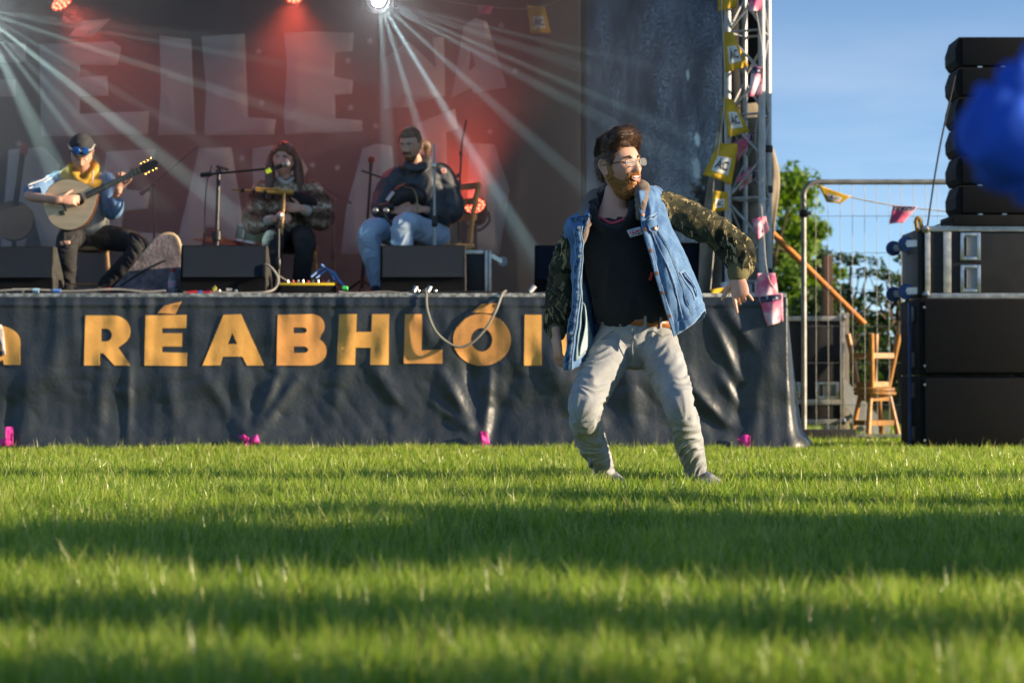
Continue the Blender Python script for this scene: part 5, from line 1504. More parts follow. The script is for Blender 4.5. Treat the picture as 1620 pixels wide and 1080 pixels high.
JR = [
    [(1010, 320, -.105), (1016, 302, -.06), (1013, 293, 0), (1000, 299, .06), (975, 306, .09), (950, 315, .08), (936, 322, 0.02), (931, 330, -.05), (932, 340, -.095)],
    [(1013, 340, -.135), (1032, 318, -.10), (1047, 299, 0.01), (1032, 312, .11), (978, 330, .14), (925, 345, .13), (899, 351, .02), (905, 358, -.08), (921, 364, -.125)],
    [(1018, 365, -.15), (1042, 355, -.125), (1060, 342, -.02), (1046, 365, .10), (985, 375, .16), (925, 382, .14), (902, 388, .03), (908, 392, -.08), (921, 397, -.15)],
    [(1031, 418, -.165), (1062, 411, -.15), (1087, 402, -.05), (1073, 425, .09), (1000, 430, .16), (935, 432, .13), (915, 436, .03), (909, 440, -.08), (917, 446, -.17)],
    [(1046, 470, -.17), (1078, 462, -.16), (1102, 447, -.07), (1088, 467, .07), (1010, 480, .15), (948, 486, .12), (930, 492, .03), (917, 494, -.09), (912, 505, -.185)],
    [(1066, 533, -.17), (1093, 515, -.165), (1113, 492, -.09), (1101, 512, .05), (1015, 535, .14), (958, 545, .11), (945, 553, .02), (926, 568, -.10), (907, 585, -.195)]]
JC = np.array([[tuple(D(*p)) for p in row] for row in JR])
NV, NU = 70, 150
tmp = np.stack([cr(JC[:, j], np.linspace(0, 1, NV)) for j in range(9)], 1)
JP = np.stack([cr(tmp[i], np.linspace(0, 1, NU)) for i in range(NV)], 0)
def jn(P):
    du = np.gradient(P, axis=1); dv = np.gradient(P, axis=0); n = np.cross(dv, du); n /= np.linalg.norm(n, axis=2)[..., None] + 1e-9
    return n
Nj = jn(JP)
UU, VV = np.meshgrid(np.linspace(0, 1, NU), np.linspace(0, 1, NV))
wr_ = fnoise(np.stack([UU.ravel() * 15 + VV.ravel() * 3, VV.ravel() * 3.2, UU.ravel() * 0], 1), 3, 4).reshape(UU.shape) * .015
wr_ += fnoise(np.stack([UU.ravel() * 34, VV.ravel() * 12, UU.ravel() * 0], 1), 2, 8).reshape(UU.shape) * .006
wr_ *= sstep(.02, .25, VV)
JP = JP + Nj * wr_[..., None]; Nj = jn(JP)
jme = grid_mesh('jacket', JP); 
jme = solidify(jme, .005, 0.0, 'denim_jacket')
jacket = link('denim_jacket', jme, m_den, dancer)
def js(u, v, off=0.0):
    """point on the jacket at u (round the body) and v (down), off = metres out of the cloth (towards the outside)"""
    x = u * (NU - 1); y = v * (NV - 1); i = min(int(y), NV - 2); j = min(int(x), NU - 2); a = y - i; b = x - j
    q = lambda A: (A[i, j] * (1 - a) * (1 - b) + A[i + 1, j] * a * (1 - b) + A[i, j + 1] * (1 - a) * b + A[i + 1, j + 1] * a * b)
    return Vector(q(JP)) + Vector(q(Nj)) * off * OUT
OUT = 1.0
# make sure 'out' points away from the body
cm = Vector(JP[35, 20]) - D(1000, 430, 0)
if Vector(Nj[35, 20]).dot(cm) < 0: OUT = -1.0
m_stitch = pmat('pale_seam', (.26, .36, .50), .85)
def seam(uv, m=m_stitch, r=.0022, off=.004, n=30, name='seam', parent=jacket):
    P = cr(uv, np.linspace(0, 1, n))
    return MB().tube([js(a, b, off) for a, b in P], r, 5).build(name, m, parent)
def patch(u0, u1, v0, v1, m, off, name, nu=14, nv=40, thick=.004, vfun=None):
    P = np.array([[tuple(js(u, (vfun(u, v) if vfun else v), off)) for u in np.linspace(u0, u1, nu)] for v in np.linspace(v0, v1, nv)])
    return link(name, solidify(grid_mesh(name, P), thick), m, jacket)
patch(.001, .022, .14, .995, m_den, .005, 'placket')
seam([(.001, .1), (.001, .5), (.001, .998)]); seam([(.023, .15), (.023, .5), (.023, .99)])
seam([(.055, .42), (.085, .7), (.085, .96)], m_den_d, .003); seam([(.06, .42), (.09, .7), (.09, .96)])
seam([(.10, .42), (.135, .7), (.14, .96)]); seam([(.104, .42), (.139, .7), (.144, .96)], m_den_d, .0025)
patch(.0, .995, .945, .998, m_den, .004, 'hem_band', 120, 6); seam([(.0, .945), (.5, .945), (1, .945)], n=80); seam([(.0, .996), (.5, .996), (1, .996)], n=80, r=.003)
# yoke and chest pocket flap
seam([(.0, .30), (.07, .31), (.14, .32)], r=.003); seam([(.245, .12), (.235, .25), (.23, .36)], r=.003)
patch(.035, .125, .335, .41, m_den, .010, 'pocket_flap', 12, 10, .004, lambda u, v: v + (.028 * (1 - abs((u - .08) / .045)) if v > .36 else 0))
seam([(.035, .41), (.08, .437), (.125, .41)], off=.014); seam([(.035, .337), (.125, .337)], off=.014, n=8)
MB().lathe([(.008, 0), (.007, .004), (0, .005)], js(.08, .415, .014), axis=tuple(js(.08, .4, 1) - js(.08, .4, 0)), n=12).build('button', pmat('copper', (.30, .16, .09), .4, .9), jacket)
# slanted side pocket
seam([(.165, .70), (.19, .80), (.20, .88)], m_den_d, .005); seam([(.150, .69), (.172, .80), (.184, .89)]); seam([(.178, .69), (.205, .80), (.214, .875)]); seam([(.150, .69), (.178, .69)], n=6)
for v in (.22, .40, .53, .66, .78, .90):
    MB().lathe([(.0085, 0), (.0075, .004), (0, .005)], js(.011, v, .010), axis=tuple(js(.011, v, 1) - js(.011, v, 0)), n=12).build('button', MATS['copper'], jacket)
# the other front edge: dark placket seen from the front, pale lining inside
def ep(v): 
    i = v * (NV - 1); k = min(int(i), NV - 2); return Vector(JP[k, -1]).lerp(Vector(JP[k + 1, -1]), i - k)
P = []
for v in np.linspace(.16, 1.0, 60):
    e = ep(v); wv = .030 + .004 * math.sin(v * 40)
    P.append([tuple(e + Vector((-wv * s - .001, -.006 + .008 * math.sin(s * 3.1) * -1 + .012 * s * s, -.002 * s))) for s in np.linspace(0, 1, 8)])
pl = link('front_placket', solidify(grid_mesh('placket', P), .005), m_den_d, jacket)
for s_ in (0.02, .98):
    MB().tube([Vector(r_[int(round(s_ * 7))]) + Vector((0, -.005, 0)) for r_ in P], .0022, 5).build('seam', m_stitch, pl)
for v in (.18, .44, .66, .86):
    MB().lathe([(.0085, 0), (.0075, .004), (0, .005)], ep(v) + Vector((-.014, -.016, 0)), axis=(0, -1, 0), n=12).build('button', m_steel, pl)
P = np.array([[tuple(js(u, v, -.008)) for u in np.linspace(.775, .988, 26)] for v in np.linspace(.12, .97, 50)])
link('lining', solidify(grid_mesh('lining', P), .004), m_lin, jacket)
P = np.array([[tuple(js(u, v, -.016 - .012 * math.sin((v - .72) / .22 * 3.14))) for u in np.linspace(.86, .972, 16)] for v in np.linspace(.74 , .955, 20)])
link('inner_pocket', solidify(grid_mesh('ip', P), .004), denim('pocket_bag', (.22, .32, .36), (.42, .50, .52)), jacket)
# collar points
P = np.array([[tuple(D(lerp(lerp(1010, 1030, u), lerp(1014, 1037, u), v), lerp(lerp(302, 300, u), lerp(334, 322, u), v), -.118 + .05 * u - .01 * math.sin(v * 3.1))) for u in np.linspace(0, 1, 10)] for v in np.linspace(0, 1, 10)])
cl_ = link('collar', solidify(grid_mesh('collar', P), .006), m_den, jacket)
MB().tube([Vector(P[-1][j]) + Vector((0, -.006, 0)) for j in range(10)], .0025, 5).build('seam', m_stitch, cl_)
P = np.array([[tuple(D(lerp(lerp(933, 903, u), lerp(924, 908, u), v), lerp(lerp(340, 345, u), lerp(366, 362, u), v), -.125 + .05 * u)) for u in np.linspace(0, 1, 10)] for v in np.linspace(0, 1, 10)])
cl2 = link('collar', solidify(grid_mesh('collar', P), .006), m_den_d, jacket)
# hood of the jacket lying round the neck
m_hd = pmat('grey_brown_jersey', (.125, .095, .078), .95, col2=(.21, .17, .14), ns=14, bump=.3, bs=120)
hp = [loft([D(1011, 345, -.12), D(1016, 318, -.095), D(1014, 298, -.03), D(994, 300, .08), D(960, 305, .10), D(938, 316, .05), D(926, 335, -.03), D(926, 362, -.10), D(922, 385, -.135)],
           [(.010, .012), (.030, .024), (.038, .03), (.045, .03), (.045, .03), (.035, .026), (.030, .022), (.022, .016), (.008, .008)], (1, 0, 0), 18, 50)]
cloth('jacket_hood', hp, m_hd, jacket, .005, 3, [(D(1016, 345, -.1), D(1000, 295, .05), 1, 1), (D(950, 300, .05), D(924, 385, -.1), 1, 1)], .005, 22, 3, .002)
# camouflage sleeves
def camo():
    m = bpy.data.materials.new('camouflage_cloth'); m.use_nodes = True
    nt = m.node_tree; b = nt.nodes['Principled BSDF']; L = nt.links.new
    tc = nt.nodes.new('ShaderNodeTexCoord')
    colr = (.040, .042, .026, 1)
    prev = None
    for k, (sc, lo, c, st) in enumerate([(9, .55, (.085, .075, .040, 1), (1, 1, 1.5)), (10, .58, (.016, .018, .012, 1), (1.2, 1, 1)), (22, .60, (.34, .27, .14, 1), (1.9, 1.3, .75))]):
        mp = nt.nodes.new('ShaderNodeMapping'); mp.inputs['Scale'].default_value = st; mp.inputs['Location'].default_value = (k * 3.1, k * 1.7, 0); mp.inputs['Rotation'].default_value = (0, .6, 0)
        L(tc.outputs['Object'], mp.inputs['Vector'])
        n = nt.nodes.new('ShaderNodeTexNoise'); n.inputs['Scale'].default_value = sc; n.inputs['Detail'].default_value = 2.5; n.inputs['Distortion'].default_value = 1.2
        L(mp.outputs['Vector'], n.inputs['Vector'])
        r = nt.nodes.new('ShaderNodeMapRange'); r.inputs['From Min'].default_value = lo - .012; r.inputs['From Max'].default_value = lo + .012
        L(n.outputs['Fac'], r.inputs['Value'])
        mx = nt.nodes.new('ShaderNodeMix'); mx.data_type = 'RGBA'; mx.inputs['B'].default_value = c
        L(r.outputs['Result'], mx.inputs['Factor'])
        if prev is None: mx.inputs['A'].default_value = colr
        else: L(prev, mx.inputs['A'])
        prev = mx.outputs['Result']
    L(prev, b.inputs['Base Color']); b.inputs['Roughness'].default_value = .9; b.inputs['Specular IOR Level'].default_value = .2
    return m
m_camo = camo()
m_cuff = pmat('olive_rib', (.13, .115, .05), .9, var=.2, bump=.4, bs=150)
sl = [loft([D(1034, 330, .01), D(1062, 334, .02), D(1105, 352, .02), D(1146, 376, .02), D(1166, 398, 0), D(1171, 416, -.02), D(1169, 427, -.035)], [(.074, .072), (.076, .074), (.072, .068), (.070, .068), (.066, .064), (.056, .056), (.046, .048)], (0, 1, 0), 26, 40)]
cloth('sleeve', sl, m_camo, jacket, .0055, 3, [(D(1040, 325), D(1150, 378), .5, .9), (D(1150, 378), D(1168, 430, -.04), 1.2, 1.2)], .010, 30, 3, .003)
cloth('cuff', [loft([D(1169, 424, -.035), D(1168, 433, -.045), D(1167, 440, -.055)], [(.047, .045), (.046, .044), (.040, .038)], (1, 0, 0), 20, 8)], m_cuff, jacket, .004, 2)
sl = [loft([D(914, 368, .02), D(903, 392, .03), D(894, 425, .05), D(889, 455, .05), D(885, 490, .01), D(881, 515, -.02), D(880, 522, -.03)], [(.050, .07), (.060, .075), (.060, .072), (.058, .068), (.052, .060), (.046, .052), (.038, .042)], side, 26, 40)]
cloth('sleeve', sl, m_camo, jacket, .0055, 3, [(D(908, 370), D(888, 455, .05), .6, .9), (D(888, 455, .05), D(881, 522, -.03), 1.2, 1.2)], .010, 34, 6, .003)
cloth('cuff', [loft([D(880, 519, -.03), D(881, 526, -.035), D(882, 532, -.04)], [(.040, .044), (.039, .042), (.034, .036)], side, 20, 8)], m_cuff, jacket, .004, 2)
# ------------------------------------------------------------------ musicians
def person_body(parent, HM, pts, skin, smile=.2, voxel=.006, hands=(), necks=None):
    """pts: dict of lofts"""
    parts = head_parts(HM, smile)
    for path, rad, h in pts: parts.append(loft(path, rad, h, 18, max(10, 5 * len(path))))
    for h in hands: parts += hand_parts(**h)
    return link('body', union(parts, voxel, 2, 'body'), skin, parent)
X1 = (1, 0, 0)
# --- guitarist in a yellow and blue top
YG = 17.35
def G(px, py, dep=0.0): return W(px, py, YG + dep)
gt = thing('person', 'seated guitarist with flat cap and goggles in yellow and blue jacket', 'person', (G(135, 0).x, YG + .3, ST), 'seated musicians')
HG = head_matrix(G(129, 245, -.04), 8, 34, 0, .98)
sL, eL, wL = G(88, 292, .10), G(46, 309, -.14), G(96, 317, -.335)
sR, eR, wR = G(170, 292, .10), G(178, 333, -.02), G(188, 297, -.14)
pel = G(140, 375, .22)
tor = ([G(130, 272, .06), G(130, 290, .10), G(134, 330, .18), G(138, 368, .24)], [(.09, .07), (.15, .09), (.14, .10), (.15, .11)], X1)
kneeL, footL = G(106, 386, -.22), Vector((G(109, 0, -.12).x, YG - .12, ST + .09))
kneeR, footR = G(218, 392, -.10), Vector((G(165, 0, -.05).x, YG - .05, ST + .09))
person_body(gt, HG, [([G(130, 258, 0), G(130, 278, .08)], [.052, .06], X1), tor, ([sL, eL, wL], [.046, .038, .028], (0, 1, 0)), ([sR, eR, wR], [.046, .038, .028], (0, 1, 0)),
    ([G(118, 372, .2), kneeL, footL], [.07, .055, .04], X1), ([G(160, 372, .2), kneeR, footR], [.07, .055, .04], X1)], m_skin2, .1,
    hands=[dict(wrist=G(96, 317, -.335), d=(1, .1, .05), n=(0, 1, -.3), side=1, curl=[.45, .6, .6, .6]), dict(wrist=G(188, 298, -.14), d=(.15, -.1, 1), n=(.1, -1, .1), side=1, curl=[.8, .9, .95, 1.0])])
eyes(HG, gt)
m_dkhair = pmat('dark_hair', (.035, .022, .016), .5, var=.4, ns=40, bump=.4, bs=120)
shell('hair', HG, lambda V: np.where((V[:, 2] > -.03) & (V[:, 1] > .0), .010, 0), m_dkhair, gt, 4)
cap = cloth('flat_cap', [(xf(HG, v), f) for v, f in [loft([(0, .012, .055), (0, .008, .085), (0, .0, .118)], [(.086, .108), (.090, .115), (.06, .08)], X1, 26, 10), loft([(0, -.075, .075), (0, -.11, .066), (0, -.135, .056)], [(.07, .012), (.062, .008), (.035, .006)], X1, 20, 10)]], pmat('grey_felt_cap', (.035, .038, .045), .9, var=.3, ns=20), gt, .005, 3)
gg = bpy.data.objects.new('goggles', None); col.objects.link(gg); gg.parent = gt; gg.matrix_parent_inverse = world_matrix(gt).inverted()
for s in (-1, 1):
    c = Vector((s * .032, -.115, .095))
    me = MB().lathe([(0, .006), (.022, .004), (.026, 0), (.028, -.012)], c, axis=(s * .15, -1, .45), n=20).mesh('g', 40); me.transform(HG)
    link('goggle_lens', me, pmat('blue_mirror', (.03, .14, .55), .12, .6), gg)
me = MB().tube(curve([(-.095, .02, .075), (-.07, -.085, .09), (0, -.115, .094), (.07, -.085, .09), (.095, .02, .075)], 16), .007, 6).mesh('s', 40); me.transform(HG)
link('goggle_strap', me, pmat('grey_strap', (.35, .34, .33), .8), gg)
m_yj = pmat('mustard_cloth', (.52, .30, .035), .9, var=.15, ns=8, bump=.2, bs=100)
m_bj = pmat('blue_cloth', (.13, .24, .42), .85, var=.18, ns=8, bump=.2, bs=100)
jk = cloth('jacket', [loft([G(130, 268, .05), G(129, 278, .08), G(130, 292, .10), G(134, 320, .16), G(137, 348, .20)], [(.085, .075), (.165, .095), (.195, .11), (.18, .12), (.17, .125)], X1, 26, 20),
      loft([G(112, 262, .07), G(113, 270, 0.0), G(130, 288, -.045), G(150, 270, .0), G(150, 260, .06), G(130, 254, .11), G(112, 262, .07)], [.022] * 7, (0, 0, 1), 12, 36)], m_yj, gt, .008, 4, [(G(130, 275, .1), G(137, 350, .2), .8, 1)], .008, 22, 3)
cloth('sleeve', [loft([G(98, 284, .10), sL, G(66, 299, -.03), G(50, 305, -.12)], [.07, .078, .07, .062], (0, 1, 0), 20, 22)], m_bj, jk, .007, 3, [(sL, eL, 1, 1)], .008, 30, 5)
cloth('sleeve', [loft([G(162, 286, .10), sR, G(175, 315, .05), G(178, 334, -.02), G(184, 318, -.09)], [.07, .075, .07, .066, .05], (0, 1, 0), 20, 26)], m_bj, jk, .007, 3, [(sR, eR, 1, 1)], .008, 30, 7)
m_wst = pmat('white_stripe', (.62, .62, .62), .9)
for k in (-1, 0, 1):
    MB().tube(curve([G(90 + k * 2, 276 + 5 * k, .035), G(70, 288 + 5 * k, -.075), G(46 + 2 * k, 298 + 5 * k, -.175)], 10), .0045, 6).build('stripe', m_wst, jk)
MB().tube([G(129, 284, -.02), G(134, 312, -.01)], .004, 6).build('zip', m_steel, jk)
for a in (((115, 272), (121, 292)), ((148, 270), (146, 292))):
    MB().tube(curve([G(*a[0], -.03), G((a[0][0] + a[1][0]) / 2, (a[0][1] + a[1][1]) / 2 + 2, -.05), G(*a[1], -.03)], 8), .004, 6).build('drawstring', m_wst, jk)
cloth('tee_shirt', [loft([G(142, 325, .13), G(144, 345, .13), G(145, 362, .14)], [(.12, .10), (.13, .105), (.12, .10)], X1, 22, 10)], pmat('white_cotton', (.52, .51, .48), .9), gt, .008, 3)
m_dkj = pmat('black_jeans', (.018, .018, .020), .85, var=.4, ns=14, bump=.2, bs=140)
tr_ = cloth('trousers', [loft([G(140, 360, .22), G(140, 382, .24)], [(.165, .13), (.17, .14)], X1, 22, 6), loft([G(120, 374, .16), kneeL, footL], [.095, .075, .055], X1, 20, 24), loft([G(160, 374, .16), kneeR, footR], [.095, .075, .055], X1, 20, 24)], m_dkj, gt, .008, 3,
      [(G(118, 372, .2), kneeL, .6, 1), (kneeL, footL, 1, 1), (G(160, 372, .2), kneeR, .6, 1), (kneeR, footR, 1, 1)], .007, 28, 4)
cloth('knee_tear', [loft([kneeL + Vector((-.03, -.066, .0)), kneeL + Vector((.03, -.068, .004))], [(.012, .020), (.012, .018)], (0, 1, 0), 12, 6)], m_skin2, tr_, .004, 2)
m_boot = pmat('black_shoe', (.02, .02, .022), .5)
for f_, dx in ((footL, .02), (footR, -.06)):
    shoe(gt, (f_.x, f_.y + .06, ST + .002), (f_.x + dx, f_.y - .18, ST + .002), m_boot, m_black)

# --- his flat-backed long-necked lute
bz = thing('bouzouki', 'pale teardrop-bodied bouzouki played by the guitarist', 'bouzouki', tuple(G(110, 320, -.28)))
ax_p = lambda t, s_, dep=0: None
A0, A1 = np.array((78., 338.)), np.array((248., 256.))        # tail and headstock tip in the picture
ad = (A1 - A0) / np.linalg.norm(A1 - A0); an = np.array((ad[1], -ad[0]))
def BZ(t, s_, dep): 
    q = A0 + ad * t + an * s_; return G(q[0], q[1], -.24 - .0006 * t + dep)
half = [(-4, 0), (-3, 14), (4, 27), (16, 37), (30, 41), (46, 39), (60, 30), (72, 18), (80, 8), (82, 6)]
hc = cr(half, np.linspace(0, 1, 30)); 
outl = [BZ(a, b, 0) for a, b in hc] + [BZ(a, -b, 0) for a, b in hc[::-1][0:-1]]
MB().prism(outl, (0, .085, 0)).build('body', pmat('rosewood', (.10, .04, .02), .4), bz)
hs_ = hc * .985
outl2 = [BZ(a, b * .97, -.004) for a, b in hc] + [BZ(a, -b * .97, -.004) for a, b in hc[::-1][0:-1]]
MB().prism(outl2, (0, .004, 0)).build('soundboard', pmat('spruce_top', (.74, .57, .36), .45, var=.08, ns=4, stretch=(1, 1, 8), coat=.2), bz)
def disc(t, s_, r, dep, nm, m, r_in=0):
    c = BZ(t, s_, dep); MB().lathe([(r_in, 0), (r, 0), (r, .002), (r_in, .002)] if r_in else [(0, .002), (r, .002), (r, 0)], c, axis=(0, -1, 0), n=28).build(nm, m, bz)
disc(52, 0, .044, -.006, 'rosette', pmat('rosette_dark', (.05, .03, .02), .5), .038); disc(52, 0, .036, -.006, 'sound_hole', m_black)
MB().prism([BZ(a, b, -.006) for a, b in ((14, -10), (22, -13), (22, -5), (14, -3))], (0, .003, 0)).build('tail_piece', pmat('dark_tail', (.06, .05, .03), .4), bz)
MB().bar(BZ(26, -8, -.008), BZ(26, 8, -.008), .012, .012).build('bridge', m_black, bz)
MB().prism([BZ(a, b, -.012) for a, b in ((64, 5), (64, -5), (158, -4), (158, 4))], (0, .018, 0)).build('neck', pmat('fretboard', (.06, .035, .025), .5), bz)
for k in range(14):
    t = 158 - 90 * (1 - .92 ** k); MB().tube([BZ(t, 4.6, -.0135), BZ(t, -4.6, -.0135)], .0016, 5).build('fret', m_steel, bz)
MB().prism([BZ(a, b, -.010) for a, b in ((158, 4), (158, -4), (166, -7), (186, -6), (191, -2), (188, 4), (166, 7))], (0, .014, 0)).build('headstock', m_black, bz)
m_gold = pmat('gold', (.60, .42, .12), .3, 1.0)
for k in range(4):
    for s_ in (-1, 1):
        MB().lathe([(0, -.007), (.008, -.004), (.008, .004), (0, .007)], BZ(164 + 6 * k, s_ * 9, -.004), n=10).build('tuner', m_gold, bz)
for k in range(4):
    MB().tube([BZ(20, -2.4 + 1.6 * k, -.016), BZ(158, -2 + 1.3 * k, -.016)], .0009, 4).build('string', m_steel, bz)

# --- woman with pipes
YW = 17.45
def Q(px, py, dep=0.0): return W(px, py, YW + dep)
wo = thing('person', 'seated woman with long dark hair in patterned brown knitted jumper playing pipes', 'person', (Q(455, 0).x, YW + .3, ST), 'seated musicians')
HW = head_matrix(Q(449, 254, .03), -8, 2, 3, .99)
sL, eL, wL = Q(414, 306, .12), Q(402, 352, .05), Q(432, 347, -.14)
sR, eR, wR = Q(492, 304, .12), Q(508, 346, .05), Q(478, 330, -.14)
knL, knR = Q(432, 388, -.26), Q(482, 386, -.26)
ftL, ftR = Vector((Q(436, 0).x, YW - .22, ST + .08)), Vector((Q(480, 0).x, YW - .22, ST + .08))
person_body(wo, HW, [([Q(450, 272, .05), Q(452, 294, .09)], [.045, .055], X1), ([Q(452, 292, .1), Q(454, 330, .14), Q(455, 374, .2)], [(.14, .08), (.13, .10), (.15, .11)], X1), ([sL, eL, wL], [.042, .035, .026], (0, 1, 0)), ([sR, eR, wR], [.042, .035, .026], (0, 1, 0)),
    ([Q(438, 374, .2), knL, ftL], [.07, .055, .04], X1), ([Q(474, 374, .2), knR, ftR], [.07, .055, .04], X1)], m_skin, .5,
    hands=[dict(wrist=Q(434, 346, -.15), d=(1, -.2, -.02), n=(0, 1, -.2), side=1, curl=[.7, .7, .7, .7], sc=.95), dict(wrist=Q(477, 330, -.15), d=(-1, -.2, .1), n=(0, 1, -.2), side=-1, curl=[.7, .7, .7, .7], sc=.95)])
eyes(HW, wo); 
m_wh = pmat('chestnut_hair', (.07, .032, .02), .45, col2=(.17, .08, .045), ns=30, bump=.4, bs=120)
brows(HW, wo, m_wh)
def wh_t(V):
    x, y, z = V[:, 0], V[:, 1], V[:, 2]
    line = np.where(y < -.03, .068 - .9 * np.maximum(0, np.abs(x) - .025), np.where(y < .0, .0, -.07))
    mk = sstep(line - .006, line + .006, z) * np.where((y < -.032) & (z < .045 - .3 * np.maximum(0, np.abs(x) - .04)), 0, 1)
    return np.where(mk > .05, (.012 + .012 * sstep(.03, .1, z)) * mk, 0)
wh, P, N, T = shell('hair', HW, wh_t, m_wh, wo, 8, .3, .5)
for s_, pts in ((-1, [(434, 240, .07), (428, 258, .06), (427, 284, .04), (424, 316, .0)]), (1, [(465, 240, .07), (471, 258, .06), (473, 286, .05), (478, 316, .02)])):
    cloth('long_lock', [loft([Q(*p) for p in pts], [(.022, .045), (.028, .05), (.032, .045), (.016, .02)], X1, 16, 18)], m_wh, wh, .006, 2, [(Q(*pts[0]), Q(*pts[-1]), 1, 1)], .006, 14, 5)
def knit():
    m = bpy.data.materials.new('patterned_knit'); m.use_nodes = True
    nt = m.node_tree; b = nt.nodes['Principled BSDF']; L = nt.links.new
    tc = nt.nodes.new('ShaderNodeTexCoord'); sep = nt.nodes.new('ShaderNodeSeparateXYZ'); L(tc.outputs['Object'], sep.inputs[0])
    wv = nt.nodes.new('ShaderNodeMath'); wv.operation = 'MULTIPLY'; wv.inputs[1].default_value = 44; L(sep.outputs['Z'], wv.inputs[0])
    sn = nt.nodes.new('ShaderNodeMath'); sn.operation = 'SINE'; L(wv.outputs[0], sn.inputs[0])
    n = nt.nodes.new('ShaderNodeTexNoise'); n.inputs['Scale'].default_value = 34; n.inputs['Detail'].default_value = 2; L(tc.outputs['Object'], n.inputs['Vector'])
    mu = nt.nodes.new('ShaderNodeMath'); mu.operation = 'MULTIPLY_ADD'; mu.inputs[1].default_value = .22; L(sn.outputs[0], mu.inputs[0]); L(n.outputs['Fac'], mu.inputs[2])
    r = nt.nodes.new('ShaderNodeValToRGB'); r.color_ramp.interpolation = 'LINEAR'
    e = r.color_ramp.elements; e[0].position = .28; e[0].color = (.05, .03, .02, 1); e[1].position = .80; e[1].color = (.60, .52, .40, 1)
    k = e.new(.46); k.color = (.20, .125, .075, 1); k = e.new(.64); k.color = (.27, .18, .11, 1)
    L(mu.outputs[0], r.inputs['Fac']); L(r.outputs['Color'], b.inputs['Base Color']); b.inputs['Roughness'].default_value = .95
    bp = nt.nodes.new('ShaderNodeBump'); bp.inputs['Strength'].default_value = .5; bp.inputs['Distance'].default_value = .01; L(n.outputs['Fac'], bp.inputs['Height']); L(bp.outputs['Normal'], b.inputs['Normal'])
    return m
m_kn = knit()
jm = cloth('jumper', [loft([Q(452, 288, .09), Q(453, 298, .10), Q(455, 330, .13), Q(456, 366, .16)], [(.10, .075), (.185, .105), (.18, .125), (.165, .13)], X1, 26, 18),
      loft([Q(424, 298, .11), sL, Q(408, 330, .09), eL, Q(420, 352, -.06)], [.07, .08, .085, .085, .058], (0, 1, 0), 20, 26), loft([Q(484, 296, .11), sR, Q(504, 325, .09), eR, Q(490, 338, -.06)], [.07, .085, .09, .085, .058], (0, 1, 0), 20, 26)], m_kn, wo, .008, 4,
      [(sL, eL, 1, 1), (eL, wL, 1, 1), (sR, eR, 1, 1), (eR, wR, 1, 1)], .009, 22, 6)
for p in ((Q(424, 350, -.09), Q(431, 347, -.135)), (Q(486, 334, -.09), Q(479, 331, -.135))):
    cloth('cuff', [loft(p, [.042, .036], (0, 0, 1), 16, 6)], pmat('cream_rib', (.50, .46, .40), .95, var=.12, ns=40), jm, .005, 2)
cloth('collar', [loft([Q(440, 282, .04), Q(452, 290, .0), Q(464, 282, .04)], [.016, .018, .016], (0, 0, 1), 12, 12)], MATS['cream_rib'], jm, .005, 2)
cloth('trousers', [loft([Q(456, 362, .18), Q(456, 384, .22)], [(.165, .13), (.17, .14)], X1, 22, 6), loft([Q(440, 374, .16), knL, ftL], [.092, .075, .055], X1, 20, 22), loft([Q(474, 374, .16), knR, ftR], [.092, .075, .055], X1, 20, 22)], m_dkj, wo, .008, 3, [(Q(440, 374, .2), knL, .6, 1), (knL, ftL, 1, 1)], .006, 26, 3)
for f_ in (ftL, ftR): shoe(wo, (f_.x, f_.y + .06, ST + .002), (f_.x, f_.y - .17, ST + .002), m_boot, m_black)
# her pipes
up = thing('uilleann_pipes', 'pale wooden pipes with long drones held across the lap of the woman', 'pipes', tuple(Q(440, 310, -.16)))
m_box = pmat('boxwood', (.50, .27, .06), .4, var=.2, ns=8)
MB().tube([Q(366, 300, -.20), Q(400, 302, -.18), Q(402, 302, -.18), Q(445, 305, -.17)], [.006, .008, .011, .013], 10).build('drone', m_box, up)
MB().tube([Q(404, 298, -.17), Q(448, 300, -.16)], [.008, .010], 10).build('drone', m_box, up)
MB().tube([Q(441, 304, -.17), Q(464, 304, -.17)], .020, 12).build('stock', m_box, up)
for px_ in (384, 402, 420): MB().lathe([(.014, -.012), (.016, 0), (.014, .012)], Q(px_, 301 + (px_ - 384) * .08, -.19), axis=(1, 0, 0), n=10).build('ferrule', m_black, up)
MB().tube([Q(450, 306, -.185), Q(445, 378, -.23)], [.012, .010], 10).build('chanter', m_box, up)
cloth('bag', [loft([Q(462, 312, -.08), Q(480, 316, -.07), Q(498, 322, -.02)], [(.04, .045), (.055, .055), (.03, .03)], (0, 0, 1), 16, 12)], pmat('black_velvet', (.012, .011, .012), .95), up, .007, 3)

